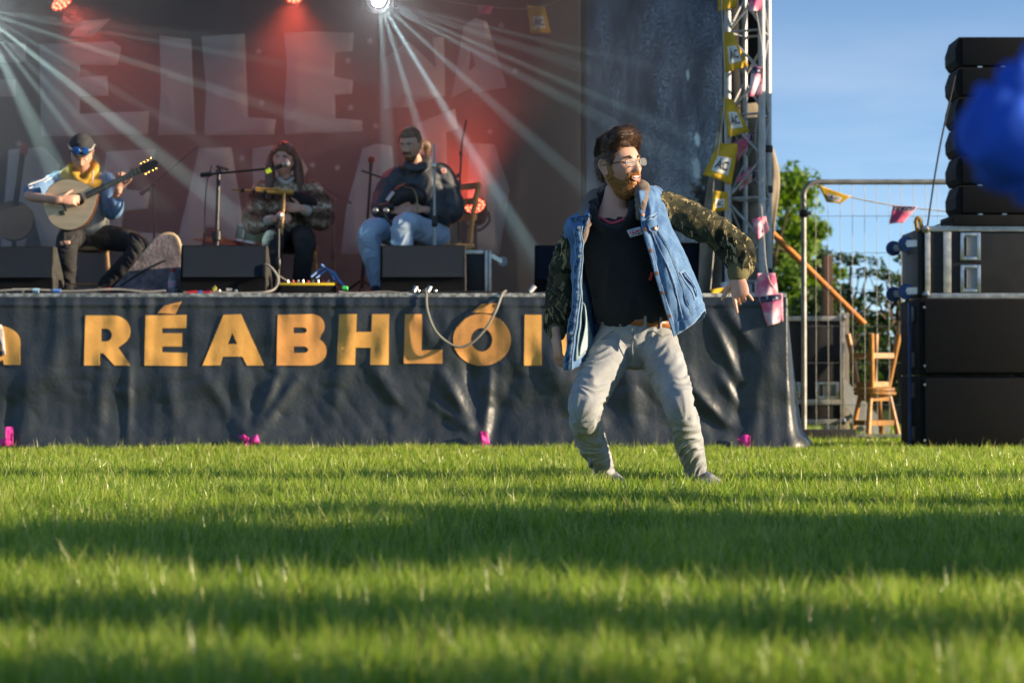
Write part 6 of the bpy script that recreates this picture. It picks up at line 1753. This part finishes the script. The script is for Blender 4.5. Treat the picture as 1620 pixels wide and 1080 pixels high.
# --- man in pale jeans with pipes
YM = 17.3
def M_(px, py, dep=0.0): return W(px, py, YM + dep)
mn = thing('person', 'seated man with tied-back hair in dark padded jacket and pale blue jeans', 'person', (M_(660, 0).x, YM + .3, ST), 'seated musicians')
HM = head_matrix(M_(650, 230, .02), -22, 14, 0, 1.0)
sL, eL, wL = M_(622, 288, .10), M_(606, 332, .0), M_(628, 332, -.12)
sR, eR, wR = M_(700, 284, .14), M_(712, 334, .12), M_(672, 332, -.08)
knL, knR = M_(584, 372, -.22), M_(636, 362, -.34)
ftL, ftR = Vector((M_(603, 0).x, YM - .16, ST + .09)), Vector((M_(650, 0).x, YM - .28, ST + .09))
person_body(mn, HM, [([M_(654, 248, .06), M_(660, 274, .11)], [.052, .06], X1), ([M_(662, 276, .12), M_(664, 320, .16), M_(672, 370, .24)], [(.15, .09), (.15, .10), (.16, .12)], X1), ([sL, eL, wL], [.046, .038, .028], (0, 1, 0)), ([sR, eR, wR], [.046, .038, .028], (0, 1, 0)),
    ([M_(655, 372, .2), knL, ftL], [.075, .058, .042], X1), ([M_(690, 374, .2), knR, ftR], [.075, .058, .042], X1)], m_skin2, .1,
    hands=[dict(wrist=M_(626, 333, -.13), d=(.8, -.3, -.1), n=(.2, .9, -.3), side=1, curl=[.6, .6, .6, .6]), dict(wrist=M_(668, 331, -.10), d=(-1, -.35, .0), n=(0, .9, -.4), side=-1, curl=[.5, .5, .55, .6])])
eyes(HM, mn, openness=.7)
m_mh = pmat('light_brown_hair', (.12, .068, .038), .5, col2=(.26, .155, .09), ns=40, bump=.4, bs=120)
brows(HM, mn, m_mh)
def mh_t(V):
    x, y, z = V[:, 0], V[:, 1], V[:, 2]
    line = np.where(y < -.03, .070, np.where(y < .02, .02, -.05))
    mk = sstep(line - .006, line + .008, z)
    mk[(np.abs(x) > .062) & (y > -.012) & (y < .03) & (z < .034)] = 0
    return np.where(mk > .05, (.009 + .008 * sstep(.04, .1, z)) * mk, 0)
mhh, P, N, T = shell('hair', HM, mh_t, m_mh, mn, 9, .3, .1)
cloth('tied_bun', [loft([M_(668, 226, .10), M_(676, 232, .12), M_(676, 246, .12)], [.03, .036, .022], X1, 14, 12)], m_mh, mhh, .006, 3)
shell('beard', HM, lambda V: np.where(((V[:, 2] < -.075) & (V[:, 1] < -.02)) | ((V[:, 2] < -.036) & (V[:, 2] > -.05) & (np.abs(V[:, 0]) < .032) & (V[:, 1] < -.05)), .007, 0), pmat('brown_beard', (.17, .095, .055), .7, var=.3, ns=60), mn, 5, .4, .1)
m_puf = pmat('padded_navy_jacket', (.055, .060, .070), .6, var=.25, ns=6, bump=.2, bs=60)
pj = cloth('padded_jacket', [loft([M_(658, 264, .10), M_(661, 280, .12), M_(664, 310, .14), M_(668, 345, .18), M_(672, 366, .20)], [(.10, .085), (.19, .12), (.205, .14), (.20, .145), (.18, .14)], X1, 28, 22),
      loft([M_(634, 276, .10), sL, M_(610, 312, .05), eL, M_(618, 334, -.06)], [.075, .088, .085, .08, .058], (0, 1, 0), 20, 26), loft([M_(690, 272, .14), sR, M_(710, 310, .14), eR, M_(692, 336, .02), M_(680, 334, -.04)], [.08, .09, .09, .085, .065, .052], (0, 1, 0), 20, 28),
      loft([M_(642, 262, .0), M_(656, 268, -.03), M_(672, 262, .02), M_(676, 254, .10), M_(656, 252, .14), M_(642, 262, .0)], [.024] * 6, (0, 0, 1), 12, 30)], m_puf, mn, .008, 4,
      [(sL, eL, 1, 1), (sR, eR, 1, 1), (M_(661, 270, .1), M_(672, 366, .2), 1, 1)], .010, 24, 8)
MB().lathe([(.024, 0), (.022, .004), (0, .006)], M_(702, 270, .045), axis=(.3, -1, .2), n=16).build('sleeve_badge', pmat('badge', (.45, .40, .36), .8, col2=(.4, .06, .05), ns=50), pj)
m_pj = pmat('pale_blue_jeans', (.38, .50, .64), .85, var=.12, ns=8, bump=.25, bs=200)
cloth('jeans', [loft([M_(672, 360, .22), M_(674, 384, .24)], [(.175, .14), (.18, .15)], X1, 24, 6), loft([M_(650, 372, .16), M_(618, 368, -.04), knL, ftL], [.10, .092, .082, .058], X1, 22, 30), loft([M_(692, 374, .16), M_(664, 364, -.10), knR, ftR], [.10, .095, .082, .058], X1, 22, 30)], m_pj, mn, .008, 3,
      [(M_(655, 372, .2), knL, .5, 1), (knL, ftL, 1, .9), (M_(690, 374, .2), knR, .5, 1), (knR, ftR, 1, .9)], .008, 24, 5)
for f_, dx in ((ftL, -.05), (ftR, -.03)): shoe(mn, (f_.x, f_.y + .07, ST + .002), (f_.x + dx, f_.y - .19, ST + .002), m_boot, m_black)
bp_ = thing('bagpipe', 'black bellows-blown bagpipe held under the arm of the man in pale jeans', 'pipes', tuple(M_(640, 320, -.14)))
cloth('bag', [loft([M_(620, 320, -.10), M_(640, 306, -.10), M_(662, 310, -.08), M_(668, 322, -.06)], [(.05, .05), (.07, .06), (.065, .06), (.03, .04)], (0, 0, 1), 18, 18)], m_black, bp_, .007, 3)
MB().tube([M_(598, 330, -.16), M_(622, 326, -.15)], .030, 14).build('stock', m_black, bp_)
MB().tube(curve([M_(640, 296, -.15), M_(654, 300, -.17), M_(660, 316, -.18), M_(660, 336, -.18)], 14), .006, 8).build('brass_tube', pmat('dull_brass', (.25, .19, .10), .4, .8), bp_)
MB().tube([M_(612, 318, -.17), M_(622, 304, -.15)], [.014, .018], 10).build('silver_key', m_steel, bp_)

# ------------------------------------------------------------------ child in blue close to the camera, elbow out
YK = 2.45
def K_(px, py, dep=0.0): return W(px, py, YK + dep)
ch = thing('person', 'blurred child in bright blue jacket at the right edge, elbow out', 'person', (K_(1790, 0).x, YK + .05, 0))
cx_ = K_(1890, 0).x
sh, el, wr2 = K_(1740, 78, .04), K_(1598, 214, -.03), K_(1740, 318, -.09)
sh2, el2, wr3 = Vector((cx_ + .14, YK + .05, 0.774)), Vector((cx_ + .20, YK + .05, 0.612)), Vector((cx_ + .19, YK - .06, 0.477))
HC = head_matrix(Vector((cx_, YK + .03, 0.95)), 200, 0, 0, .82)
lg1, lg2 = [Vector((cx_ - .065, YK + .05, 0.468)), Vector((cx_ - .07, YK + .03, 0.252)), Vector((cx_ - .075, YK + .06, 0.063))], [Vector((cx_ + .065, YK + .05, 0.468)), Vector((cx_ + .07, YK + .03, 0.252)), Vector((cx_ + .075, YK + .06, 0.063))]
person_body(ch, HC, [([Vector((cx_, YK + .05, 0.882)), Vector((cx_, YK + .05, 0.792))], [.038, .045], X1), ([Vector((cx_, YK + .05, 0.792)), Vector((cx_, YK + .05, 0.630)), Vector((cx_, YK + .05, 0.468))], [(.10, .065), (.10, .075), (.11, .08)], X1), ([sh, el, wr2], [.030, .025, .020], (0, 1, 0)), ([sh2, el2, wr3], [.030, .025, .020], (0, 1, 0)), (lg1, [.055, .042, .03], X1), (lg2, [.055, .042, .03], X1)], m_skin, .3, .006,
    hands=[dict(wrist=wr2, d=(.9, .0, -.3), n=(.2, .9, 0), side=1, curl=[.4, .4, .4, .4], sc=.72), dict(wrist=wr3, d=(0, -.2, -1), n=(-1, 0, 0), side=1, curl=[.4, .4, .4, .4], sc=.72)])
shell('hair', HC, lambda V: np.where((V[:, 2] > .06) | ((V[:, 2] > -.06) & (V[:, 1] > -.02)), .016, 0), m_mh, ch, 3)
eyes(HC, ch)
m_blj = pmat('bright_blue_jacket', (.008, .075, .50), .75, var=.2, ns=10, bump=.2, bs=40)
cloth('jacket', [loft([Vector((cx_, YK + .05, 0.828)), Vector((cx_, YK + .05, 0.774)), Vector((cx_, YK + .05, 0.630)), Vector((cx_, YK + .05, 0.450))], [(.07, .06), (.135, .09), (.13, .10), (.15, .115)], X1, 24, 18), loft([sh + Vector((.06, 0, 0)), sh, sh.lerp(el, .5), el, el.lerp(wr2, .5), wr2], [.052, .056, .052, .049, .044, .034], (0, 1, 0), 20, 34), loft([sh2 + Vector((-.05, 0, 0)), sh2, el2, wr3], [.055, .06, .056, .04], (0, 1, 0), 20, 22)], m_blj, ch, .006, 3,
      [(sh, el, .8, 1.3), (el, wr2, 1.3, 1), (sh2, el2, 1, 1)], .006, 40, 5, .003)
cloth('trousers', [loft([Vector((cx_, YK + .05, 0.504)), Vector((cx_, YK + .05, 0.423))], [(.12, .095), (.125, .10)], X1, 22, 6)] + [loft([l[0] + Vector((0, 0, -.02)), l[1], l[2]], [.075, .06, .05], X1, 18, 16) for l in (lg1, lg2)], m_dkj, ch, .007, 3, [(lg1[0], lg1[2], .6, 1)], .006, 28, 3)
for l in (lg1, lg2): shoe(ch, (l[2].x, l[2].y - .05, 0), (l[2].x, l[2].y + .13, 0), m_boot, m_sole, w=.035)

# ------------------------------------------------------------------ spectators to the right, outside the picture: their long shadows cross the grass
def spectator(label, x, y, colr, h=1.72, yaw=200):
    s = h / 1.75
    t = thing('person', label, 'person', (0, 0, 0), 'spectators standing right of the picture')
    V3 = lambda a, b, c: Vector((a, b, c)) * s
    HS = head_matrix(V3(0, -.02, 1.62), 0, 0, 0, s)
    arms = [[V3(k * .18, 0, 1.40), V3(k * .24, .02, 1.12), V3(k * .23, -.08, .86)] for k in (-1, 1)]
    legs = [[V3(k * .09, 0, .92), V3(k * .10, -.02, .50), V3(k * .11, .02, .09)] for k in (-1, 1)]
    person_body(t, HS, [([V3(0, 0, 1.55), V3(0, 0, 1.42)], [.052, .06], X1), ([V3(0, 0, 1.42), V3(0, 0, 1.15), V3(0, 0, .90)], [(.16, .09), (.14, .10), (.15, .11)], X1)] + [(a, [.046, .038, .028], (0, 1, 0)) for a in arms] + [(l, [.075, .055, .04], X1) for l in legs], m_skin, .3, .008,
        hands=[dict(wrist=a[2], d=(0, -.2, -1), n=(-k, 0, 0), side=k, curl=[.35] * 4) for a, k in zip(arms, (-1, 1))])
    eyes(HS, t)
    shell('hair', HS, lambda V: np.where((V[:, 2] > .062) | ((V[:, 2] > -.05) & (V[:, 1] > .0)), .014, 0), m_dkhair, t, 3)
    cloth('jacket', [loft([V3(0, 0, 1.46), V3(0, 0, 1.38), V3(0, 0, 1.15), V3(0, 0, .82)], [(.09, .075), (.19, .11), (.175, .125), (.19, .14)], X1, 24, 18)] + [loft([a[0] - Vector((a[0].x * .4, 0, 0)), a[0], a[1], a[2]], [.07, .076, .066, .046], (0, 1, 0), 18, 20) for a in arms], colr, t, .009, 3, [(a[0], a[2], 1, 1) for a in arms], .008, 24, 3)
    cloth('trousers', [loft([V3(0, 0, .98), V3(0, 0, .84)], [(.16, .12), (.17, .13)], X1, 22, 6)] + [loft([l[0], l[1], l[2]], [.098, .076, .058], X1, 18, 20) for l in legs], m_dkj, t, .009, 3, [(l[0], l[2], .6, 1) for l in legs], .007, 24, 4)
    for l in legs: shoe(t, (l[2].x, l[2].y + .07, 0), (l[2].x * 1.1, l[2].y - .19, 0), m_boot, m_sole)
    t.location = (x, y, 0); t.rotation_euler.z = math.radians(yaw)
    return t
m_sj1 = pmat('maroon_fleece', (.16, .03, .04), .9); m_sj2 = pmat('sand_coat', (.32, .26, .18), .9)
# (x, y) of each: the shadow of (x, y) runs left and away along the sun's direction
tanA = math.tan(SUN_AZ)
def spot(px, py, dist):
    """where to stand, `dist` metres right of the point seen at photo pixel px,py on the grass"""
    Yg_ = (CAM_H - .08) * F / (py - 610.0)      # seen on the tips of the grass
    return XP(px, Yg_) + dist, Yg_ - dist * tanA
spots = [(1620, 966, 3.0), (1620, 884, 3.0), (1620, 874, 3.7), (1620, 864, 3.1), (1620, 855, 3.8), (1620, 845, 3.2), (1620, 836, 4.0), (1620, 812, 3.4), (1300, 782, 4.4), (1300, 748, 3.7), (1620, 1084, 2.8), (1620, 824, 4.2)]
SPL = ['spectator in maroon fleece just beyond the child in blue, outside the right edge', 'sand coated spectator at the near end of the tight group right of the picture',
       'maroon spectator second from the near end of the tight group right of the picture', 'sand coated spectator third from the near end of the tight group right of the picture',
       'maroon spectator fourth from the near end of the tight group right of the picture', 'sand coated spectator fifth from the near end of the tight group right of the picture',
       'maroon spectator at the far end of the tight group right of the picture', 'sand coated spectator standing alone level with the dancer, outside the right edge',
       'maroon spectator standing well to the right of the dancer, outside the picture', 'sand coated spectator nearest to the loudspeakers, outside the right edge', 'maroon spectator standing beside the child in blue, outside the picture',
       'sand coated spectator furthest right behind the tight group, outside the picture', 'maroon spectator furthest right at the near end of the tight group']
base_a = base_b = None
for i, (px_, py_, d_) in enumerate(spots):
    x, y = spot(px_, py_, d_)
    if i == 0: base_a = p_ = spectator(SPL[0], x, y, m_sj1, 1.80, -95)
    elif i == 1: base_b = p_ = spectator(SPL[1], x, y, m_sj2, 1.84, -85)
    else:
        p_ = copy_tree(base_a if i % 2 == 0 else base_b)
        p_.location = (x, y, 0); p_.rotation_euler.z = math.radians(-110 + (i * 37) % 41); p_['label'] = SPL[i]
# ================================================================== stage lamps and smoke
def par_can(px, py, Y, label, r, aim, power, ndots=19, strength=6, floor=False):
    c = W(px, py, Y); aim = Vector(aim).normalized()
    t = thing('stage_light', label, 'stage light', tuple(c), 'red LED stage lights')
    MB().lathe([(0, -.16), (r * .7, -.16), (r, -.10), (r * 1.05, .02), (r * .97, .02), (r * .95, .0), (0, 0)], c, axis=aim, n=28).build('housing', m_black, t)
    u = aim.orthogonal().normalized(); v = aim.cross(u)
    em = emat('red_led', (1.0, .10, .05), strength)
    k = 0
    for ring, cnt in ((0, 1), (.42, 6), (.80, 12)):
        for i in range(cnt):
            a = 2 * math.pi * i / max(1, cnt) + ring
            p = c + (u * math.cos(a) + v * math.sin(a)) * ring * r + aim * .003
            MB().lathe([(r * .15, 0), (r * .13, .004), (r * .07, .008), (0, .009)], p, axis=aim, n=10).build('led_lens', em, t)
    mb = MB()
    side = Vector((1, 0, 0))
    up = 1 if not floor else -1
    top = c + Vector((0, 0, up * r * 1.8)) - aim * .06
    mb.tube(curve([c + side * r * 1.12 - aim * .06, c + side * r * 1.15 + Vector((0, 0, up * r)) - aim * .06, top, c - side * r * 1.15 + Vector((0, 0, up * r)) - aim * .06, c - side * r * 1.12 - aim * .06], 16), .010, 8)
    mb.build('yoke', m_black, t)
    ld = bpy.data.lights.new('led_light', 'SPOT'); ld.energy = power; ld.color = (1.0, .10, .05); ld.spot_size = math.radians(75); ld.spot_blend = .9; ld.shadow_soft_size = .09
    l = bpy.data.objects.new('led_light', ld); col.objects.link(l)
    l.location = c + aim * .05; l.rotation_euler = aim.to_track_quat('-Z', 'Y').to_euler()
    l.parent = t; l.matrix_parent_inverse = world_matrix(t).inverted()
    return t
par_can(97, 2, 18.6, 'red LED lamp hanging top left above the guitarist', .093, (.55, -.35, -.72), 26)
par_can(465, -8, 18.6, 'red LED lamp hanging top centre, cut by the frame', .085, (.05, -.55, -.75), 30, strength=9)
par_can(752, 327, 19.2, 'red LED lamp standing low behind the man in pale jeans', .085, (-.15, -.70, .55), 45, strength=2, floor=True)
lt = MB().tube([(-5.4, 18.75, 3.62), (1.2, 18.75, 3.62)], .028, 12).build('lighting_bar', m_black); tag(lt, 'black lighting bar hung across the stage above the picture', 'bar')
for x in (-5.0, -1.8, .9):
    q = MB().tube([(x, 18.75, 3.62), (x, 18.75, 6.19)], .012, 8).build('suspension', m_black, lt)
for nm in ('bar_stand',):
    p = W(752, 345, 19.2)
    o = thing('light_stand', 'low black stand under the red lamp behind the man in pale jeans', 'stand', (p.x, 19.22, ST))
    MB().tube([(p.x, 19.24, ST), (p.x, 19.24, p.z)], .014, 8).build('pole', m_stand, o)
    MB().lathe([(.16, 0), (.16, .015), (.02, .02)], (p.x, 19.24, ST), n=20).build('base', m_stand, o)

def beam_lamp(px, py, Y, label, beams, col_, face):
    c = W(px, py, Y)
    t = thing('moving_head_light', label, 'stage light', tuple(c), 'white moving head stage lights')
    face = Vector(face).normalized()
    MB().lathe([(0, -.22), (.07, -.21), (.10, -.12), (.11, 0), (.10, .03), (.085, .03), (.08, .015), (0, .015)], c, axis=face, n=28).build('head', m_black, t)
    MB().lathe([(.05, .018), (.035, .03), (0, .035)], c, axis=face, n=20).build('lens', emat('white_lamp', (.9, .97, 1.0), 60), t)
    mb = MB()
    for s in (-1, 1): mb.box(c + Vector((s * .135, .06, .08)), (.03, .07, .26), bevel=.01)
    mb.box(c + Vector((0, .06, .22)), (.30, .18, .10), bevel=.012)
    mb.build('yoke', m_black, t)
    for (tx, ty, dY, size, pw) in beams:
        tgt = W(tx, ty, Y + dY); d = (tgt - c).normalized()
        ld = bpy.data.lights.new('beam', 'SPOT'); ld.energy = pw; ld.color = col_; ld.spot_size = math.radians(size); ld.spot_blend = .35; ld.shadow_soft_size = .012
        l = bpy.data.objects.new('beam', ld); col.objects.link(l)
        l.location = c + face * .06 + d * .02; l.rotation_euler = d.to_track_quat('-Z', 'Y').to_euler()
        l.parent = t; l.matrix_parent_inverse = world_matrix(t).inverted()
    return t
cw = (.58, .93, 1.0)
K = 1.4
beam_lamp(598, 0, 18.6, 'bright white moving head lamp at the top of the stage throwing beams', [
    (800, 330, -.95, 2.6, 900 * K), (850, 420, -.9, 4.5, 380 * K), (930, 300, -.8, 3.6, 420 * K), (920, 140, -.7, 1.9, 700 * K), (930, 175, -.7, 3.0, 420 * K),
    (925, 78, -.6, 1.8, 420 * K), (668, 230, -.8, 3.6, 300 * K), (610, 230, -.8, 5.5, 130 * K), (760, 52, -.6, 3.0, 160 * K), (700, 330, -.9, 3.0, 150 * K)], cw, (.3, -.8, -.35))
beam_lamp(-42, 12, 18.4, 'white moving head lamp just outside the top left of the picture', [
    (300, 285, -.9, 3.4, 900 * K), (330, 136, -.7, 2.2, 700 * K), (440, 96, -.6, 1.7, 600 * K), (140, 249, -.8, 2.4, 600 * K), (290, 205, -.8, 2.6, 260 * K), (60, 220, -.8, 6.0, 300 * K), (360, 60, -.6, 3.0, 140 * K), (170, 235, -.8, 3.0, 200 * K)], (.66, .98, .92), (.6, -.7, -.4))

sm = bpy.data.materials.new('stage_smoke'); sm.use_nodes = True
nt = sm.node_tree; nt.nodes.clear()
vo = nt.nodes.new('ShaderNodeOutputMaterial'); pv = nt.nodes.new('ShaderNodeVolumeScatter')
pv.inputs['Color'].default_value = (.93, .93, .93, 1); pv.inputs['Density'].default_value = .23; pv.inputs['Anisotropy'].default_value = .35
nt.links.new(pv.outputs[0], vo.inputs['Volume'])
x0, x1 = -5.38, XP(1100, 17.2)
mb = MB()
p = [(x0, 17.15), (XP(1128, 17.2) - .06, 17.35), (XP(935, 19.8) - .02, 19.7), (XP(935, 19.8) - .02, 20.05), (x0, 20.05)]
mb.prism([(a, b, ST + .03) for a, b in p], (0, 0, 3.62))
smoke = mb.build('stage_smoke', sm); tag(smoke, 'thin drifting stage smoke lit by the lamps', 'smoke', kind='stuff')

# ================================================================== trees and hedge beyond the fence
def leaf_material(name, c1, c2):
    m = bpy.data.materials.new(name); m.use_nodes = True
    nt = m.node_tree; b = nt.nodes['Principled BSDF']; L = nt.links.new
    at = nt.nodes.new('ShaderNodeAttribute'); at.attribute_name = 'tint'
    mx = nt.nodes.new('ShaderNodeMix'); mx.data_type = 'RGBA'
    mx.inputs['A'].default_value = (*c1, 1); mx.inputs['B'].default_value = (*c2, 1)
    L(at.outputs['Fac'], mx.inputs['Factor']); L(mx.outputs['Result'], b.inputs['Base Color'])
    b.inputs['Roughness'].default_value = .5; b.inputs['Specular IOR Level'].default_value = .3
    tr = nt.nodes.new('ShaderNodeBsdfTranslucent'); ms = nt.nodes.new('ShaderNodeMixShader'); ms.inputs[0].default_value = .35
    hs = nt.nodes.new('ShaderNodeHueSaturation'); hs.inputs['Value'].default_value = 1.5; hs.inputs['Saturation'].default_value = 1.15
    L(mx.outputs['Result'], hs.inputs['Color']); L(hs.outputs['Color'], tr.inputs['Color'])
    L(b.outputs[0], ms.inputs[1]); L(tr.outputs[0], ms.inputs[2]); L(ms.outputs[0], nt.nodes['Material Output'].inputs['Surface'])
    return m
def leaves(name, centers, size, m, parent, seed=0):
    rs = np.random.RandomState(seed); n = len(centers)
    a = rs.normal(size=(n, 3)); a /= np.linalg.norm(a, axis=1)[:, None]
    b = np.cross(a, rs.normal(size=(n, 3))); b /= np.linalg.norm(b, axis=1)[:, None]
    c = np.cross(a, b)
    s = size * rs.uniform(.6, 1.35, n)[:, None]
    V = np.stack([centers - b * s, centers + c * s * .42 + a * s * .12, centers + b * s, centers - c * s * .42 + a * s * .12], 1).reshape(-1, 3)
    Fc = np.arange(n * 4).reshape(n, 4)
    me = np_mesh(name, V, Fc, False)
    att = me.attributes.new('tint', 'FLOAT', 'POINT')
    t = np.repeat(np.clip(rs.normal(.5, .25, n), 0, 1), 4); att.data.foreach_set('value', t.astype(np.float32))
    o = link(name, me, m, parent)
    return o
m_bark = pmat('bark', (.10, .075, .05), .9, var=.4, ns=10, stretch=(1, 1, .3), bump=.4, bs=30)
def tree(label, base, h, R, n, m, seed, clumps=26, lsize=.055, zmin=.25, group='trees beyond the fence', name='tree', sparse=1.0):
    rs = np.random.RandomState(seed); rr = random.Random(seed)
    t = thing(name, label, 'tree' if name == 'tree' else 'shrub', base, group)
    B = Vector(base)
    mb = MB(); mb.tube(curve([B, B + Vector((.05, .02, h * .3)), B + Vector((-.04, 0, h * .6)), B + Vector((.03, .03, h * .9))], 10), [lerp(.035 * h, .006, i / 9) for i in range(10)], 8)
    mb.build('trunk', m_bark, t)
    cs = []
    for k in range(clumps):
        a = rr.uniform(0, 6.28); zz = rr.uniform(zmin, 1.0); rad = R * math.sqrt(rr.random()) * (1 - ((zz - .55) / .62) ** 2) ** .5 if abs(zz - .55) < .62 else 0
        cs.append((B.x + rad * math.cos(a), B.y + rad * math.sin(a), B.z + h * zz, R * rr.uniform(.18, .40) * sparse))
    for k, c in enumerate(cs):
        if k % 2 == 0:
            s0 = B + Vector((0, 0, h * lerp(.2, .75, rr.random())))
            e = Vector(c[:3]); MB().tube(curve([s0, s0.lerp(e, .5) + Vector((0, 0, .06 * h)), e], 7), [lerp(.012 * h, .003, i / 6) for i in range(7)], 6).build('limb', m_bark, t)
    cs = np.array(cs); w = cs[:, 3] ** 2; idx = rs.choice(len(cs), n, p=w / w.sum())
    d = rs.normal(size=(n, 3)); d /= np.linalg.norm(d, axis=1)[:, None]
    P = cs[idx, :3] + d * cs[idx, 3:4] * rs.uniform(.35, 1.05, n)[:, None] * np.array([1.1, 1.1, .8])
    leaves('crown', P, lsize, m, t, seed)
    return t
m_lf1 = leaf_material('bright_leaves', (.08, .16, .02), (.19, .29, .05))
m_lf2 = leaf_material('dark_leaves', (.025, .055, .012), (.06, .10, .025))
YT = 33.0
tree('bright green bushy tree beside the stage corner, left of the fence post', (XP(1198, YT), YT, 0), ZP(292, YT), 1.05, 9000, m_lf1, 3, 46, .065)
tree('bright green tree just behind the fence post, lower than its neighbour', (XP(1268, 34), 34, 0), ZP(352, 34), .62, 5000, m_lf1, 5, 30, .06)
tree('dark green bush at the foot of the flight case behind the fence', (XP(1300, 31), 31, 0), ZP(470, 31), .8, 5000, m_lf2, 8, 30, .06, .05)
tree('sparse leafy sapling seen through the mesh right of the brown post', (XP(1345, 29), 29, 0), ZP(395, 29), .55, 1500, m_lf2, 12, 60, .045, .25, sparse=.55)
tree('thin twiggy sapling seen through the mesh left of the castors', (XP(1425, 29), 29, 0), ZP(398, 29), .6, 900, m_lf2, 15, 50, .045, .25, sparse=.5)
hg = thing('hedge', 'long dark green hedge along the far side of the field', 'hedge', (4, 44, 0))
rs = np.random.RandomState(4); n = 45000
hx = rs.uniform(-14, 26, n); hh = 1.35 + .35 * fnoise(np.stack([hx * .8, hx * 0, hx * 0], 1), 3, 2) + .15 * vnoise(np.stack([hx * 4, hx * 0, hx * 0], 1), 6)
hz = hh * np.sqrt(rs.uniform(0.0, 1, n)); hy = 44 + rs.uniform(-.7, .7, n)
leaves('foliage', np.stack([hx, hy, hz], 1), .075, m_lf2, hg, 3)
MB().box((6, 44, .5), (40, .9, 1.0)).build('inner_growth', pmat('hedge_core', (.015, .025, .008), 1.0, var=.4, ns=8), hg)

# ================================================================== grass
def grass_material():
    m = bpy.data.materials.new('grass_blades'); m.use_nodes = True
    nt = m.node_tree; b = nt.nodes['Principled BSDF']; L = nt.links.new
    at = nt.nodes.new('ShaderNodeAttribute'); at.attribute_name = 'tint'
    r = nt.nodes.new('ShaderNodeValToRGB')
    e = r.color_ramp.elements
    e[0].position = 0; e[0].color = (.07, .14, .018, 1); e[1].position = 1; e[1].color = (.46, .40, .16, 1)
    k = e.new(.45); k.color = (.205, .305, .042, 1); k = e.new(.80); k.color = (.34, .45, .07, 1)
    L(at.outputs['Fac'], r.inputs['Fac']); L(r.outputs['Color'], b.inputs['Base Color'])
    b.inputs['Roughness'].default_value = .33; b.inputs['Specular IOR Level'].default_value = .5
    tr = nt.nodes.new('ShaderNodeBsdfTranslucent'); ms = nt.nodes.new('ShaderNodeMixShader'); ms.inputs[0].default_value = .45
    hs = nt.nodes.new('ShaderNodeHueSaturation'); hs.inputs['Value'].default_value = 1.7; hs.inputs['Saturation'].default_value = 1.1
    L(r.outputs['Color'], hs.inputs['Color']); L(hs.outputs['Color'], tr.inputs['Color'])
    L(b.outputs[0], ms.inputs[1]); L(tr.outputs[0], ms.inputs[2]); L(ms.outputs[0], nt.nodes['Material Output'].inputs['Surface'])
    return m
def grass(n_list):
    rs = np.random.RandomState(21); PX = []; PY = []
    for y0, y1, dens, mar in n_list:
        n = int(dens * (y1 - y0) * (.2118 * (y0 + y1) + 2 * mar)); 
        y = rs.uniform(y0, y1, n); hw = .2118 * y + mar
        x = rs.uniform(-1, 1, n) * (.2118 * y1 + mar)
        k = np.abs(x) < hw
        k &= ~((y > YS - .03) & (x < XR + .05))
        k &= ~((y > YP + .02) & (y < YP + .8) & (x > XA) & (x < XA + 1.15))
        PX.append(x[k]); PY.append(y[k])
    x = np.concatenate(PX); y = np.concatenate(PY); n = len(x)
    cl = fnoise(np.stack([x * 2.2, y * 2.2, x * 0], 1), 3, 8); fine = vnoise(np.stack([x * 14, y * 14, x * 0], 1), 4)
    h = (.064 - .016 * sstep(9.5, 15, y)) * (1 + .40 * cl + .30 * fine) * rs.uniform(.5, 1.5, n)
    tall = rs.random_sample(n) < .008
    h = np.where(tall, rs.uniform(.08, .13, n), h)
    near = np.clip(y / 10, .5, 1.2)
    w = rs.uniform(.0018, .0036, n) * near
    w = np.where(tall, w * .55, w)
    a = rs.uniform(0, 2 * np.pi, n); lean = rs.uniform(.08, .75, n) * h
    lean = np.where(tall, lean * .5, lean)
    la = a + rs.normal(0, .6, n) + np.pi / 2
    lx, ly = np.cos(la) * lean, np.sin(la) * lean
    ux, uy = np.cos(a) * w, np.sin(a) * w
    z = np.zeros(n)
    V = np.stack([np.stack([x - ux, y - uy, z - .004], 1), np.stack([x + ux, y + uy, z - .004], 1),
                  np.stack([x - ux * .8 + lx * .32, y - uy * .8 + ly * .32, h * .60], 1), np.stack([x + ux * .8 + lx * .32, y + uy * .8 + ly * .32, h * .60], 1),
                  np.stack([x + lx, y + ly, h], 1)], 1).reshape(-1, 3)
    b = np.arange(n)[:, None] * 5
    Fc = np.concatenate([b + np.array([[0, 1, 3]]), b + np.array([[0, 3, 2]]), b + np.array([[2, 3, 4]])], 0)
    me = np_mesh('grass', V, Fc, True)
    tint = np.clip(.45 + .22 * cl + .12 * fine + rs.normal(0, .26, n), 0, .93)
    dry = rs.random_sample(n) < .08
    tint = np.where(tall | dry, rs.uniform(.8, 1.0, n), tint)
    att = me.attributes.new('tint', 'FLOAT', 'POINT'); att.data.foreach_set('value', np.repeat(tint, 5).astype(np.float32))
    o = link('grass', me, grass_material()); tag(o, 'short sunlit grass of the festival field', 'grass', kind='stuff')
    print('grass blades', n)
grass([(3.2, 6, 12500, .5), (6, 9, 11000, .7), (9, 12.5, 8500, .9), (12.5, 17, 5400, 1.2), (17, 24, 1500, .3)])
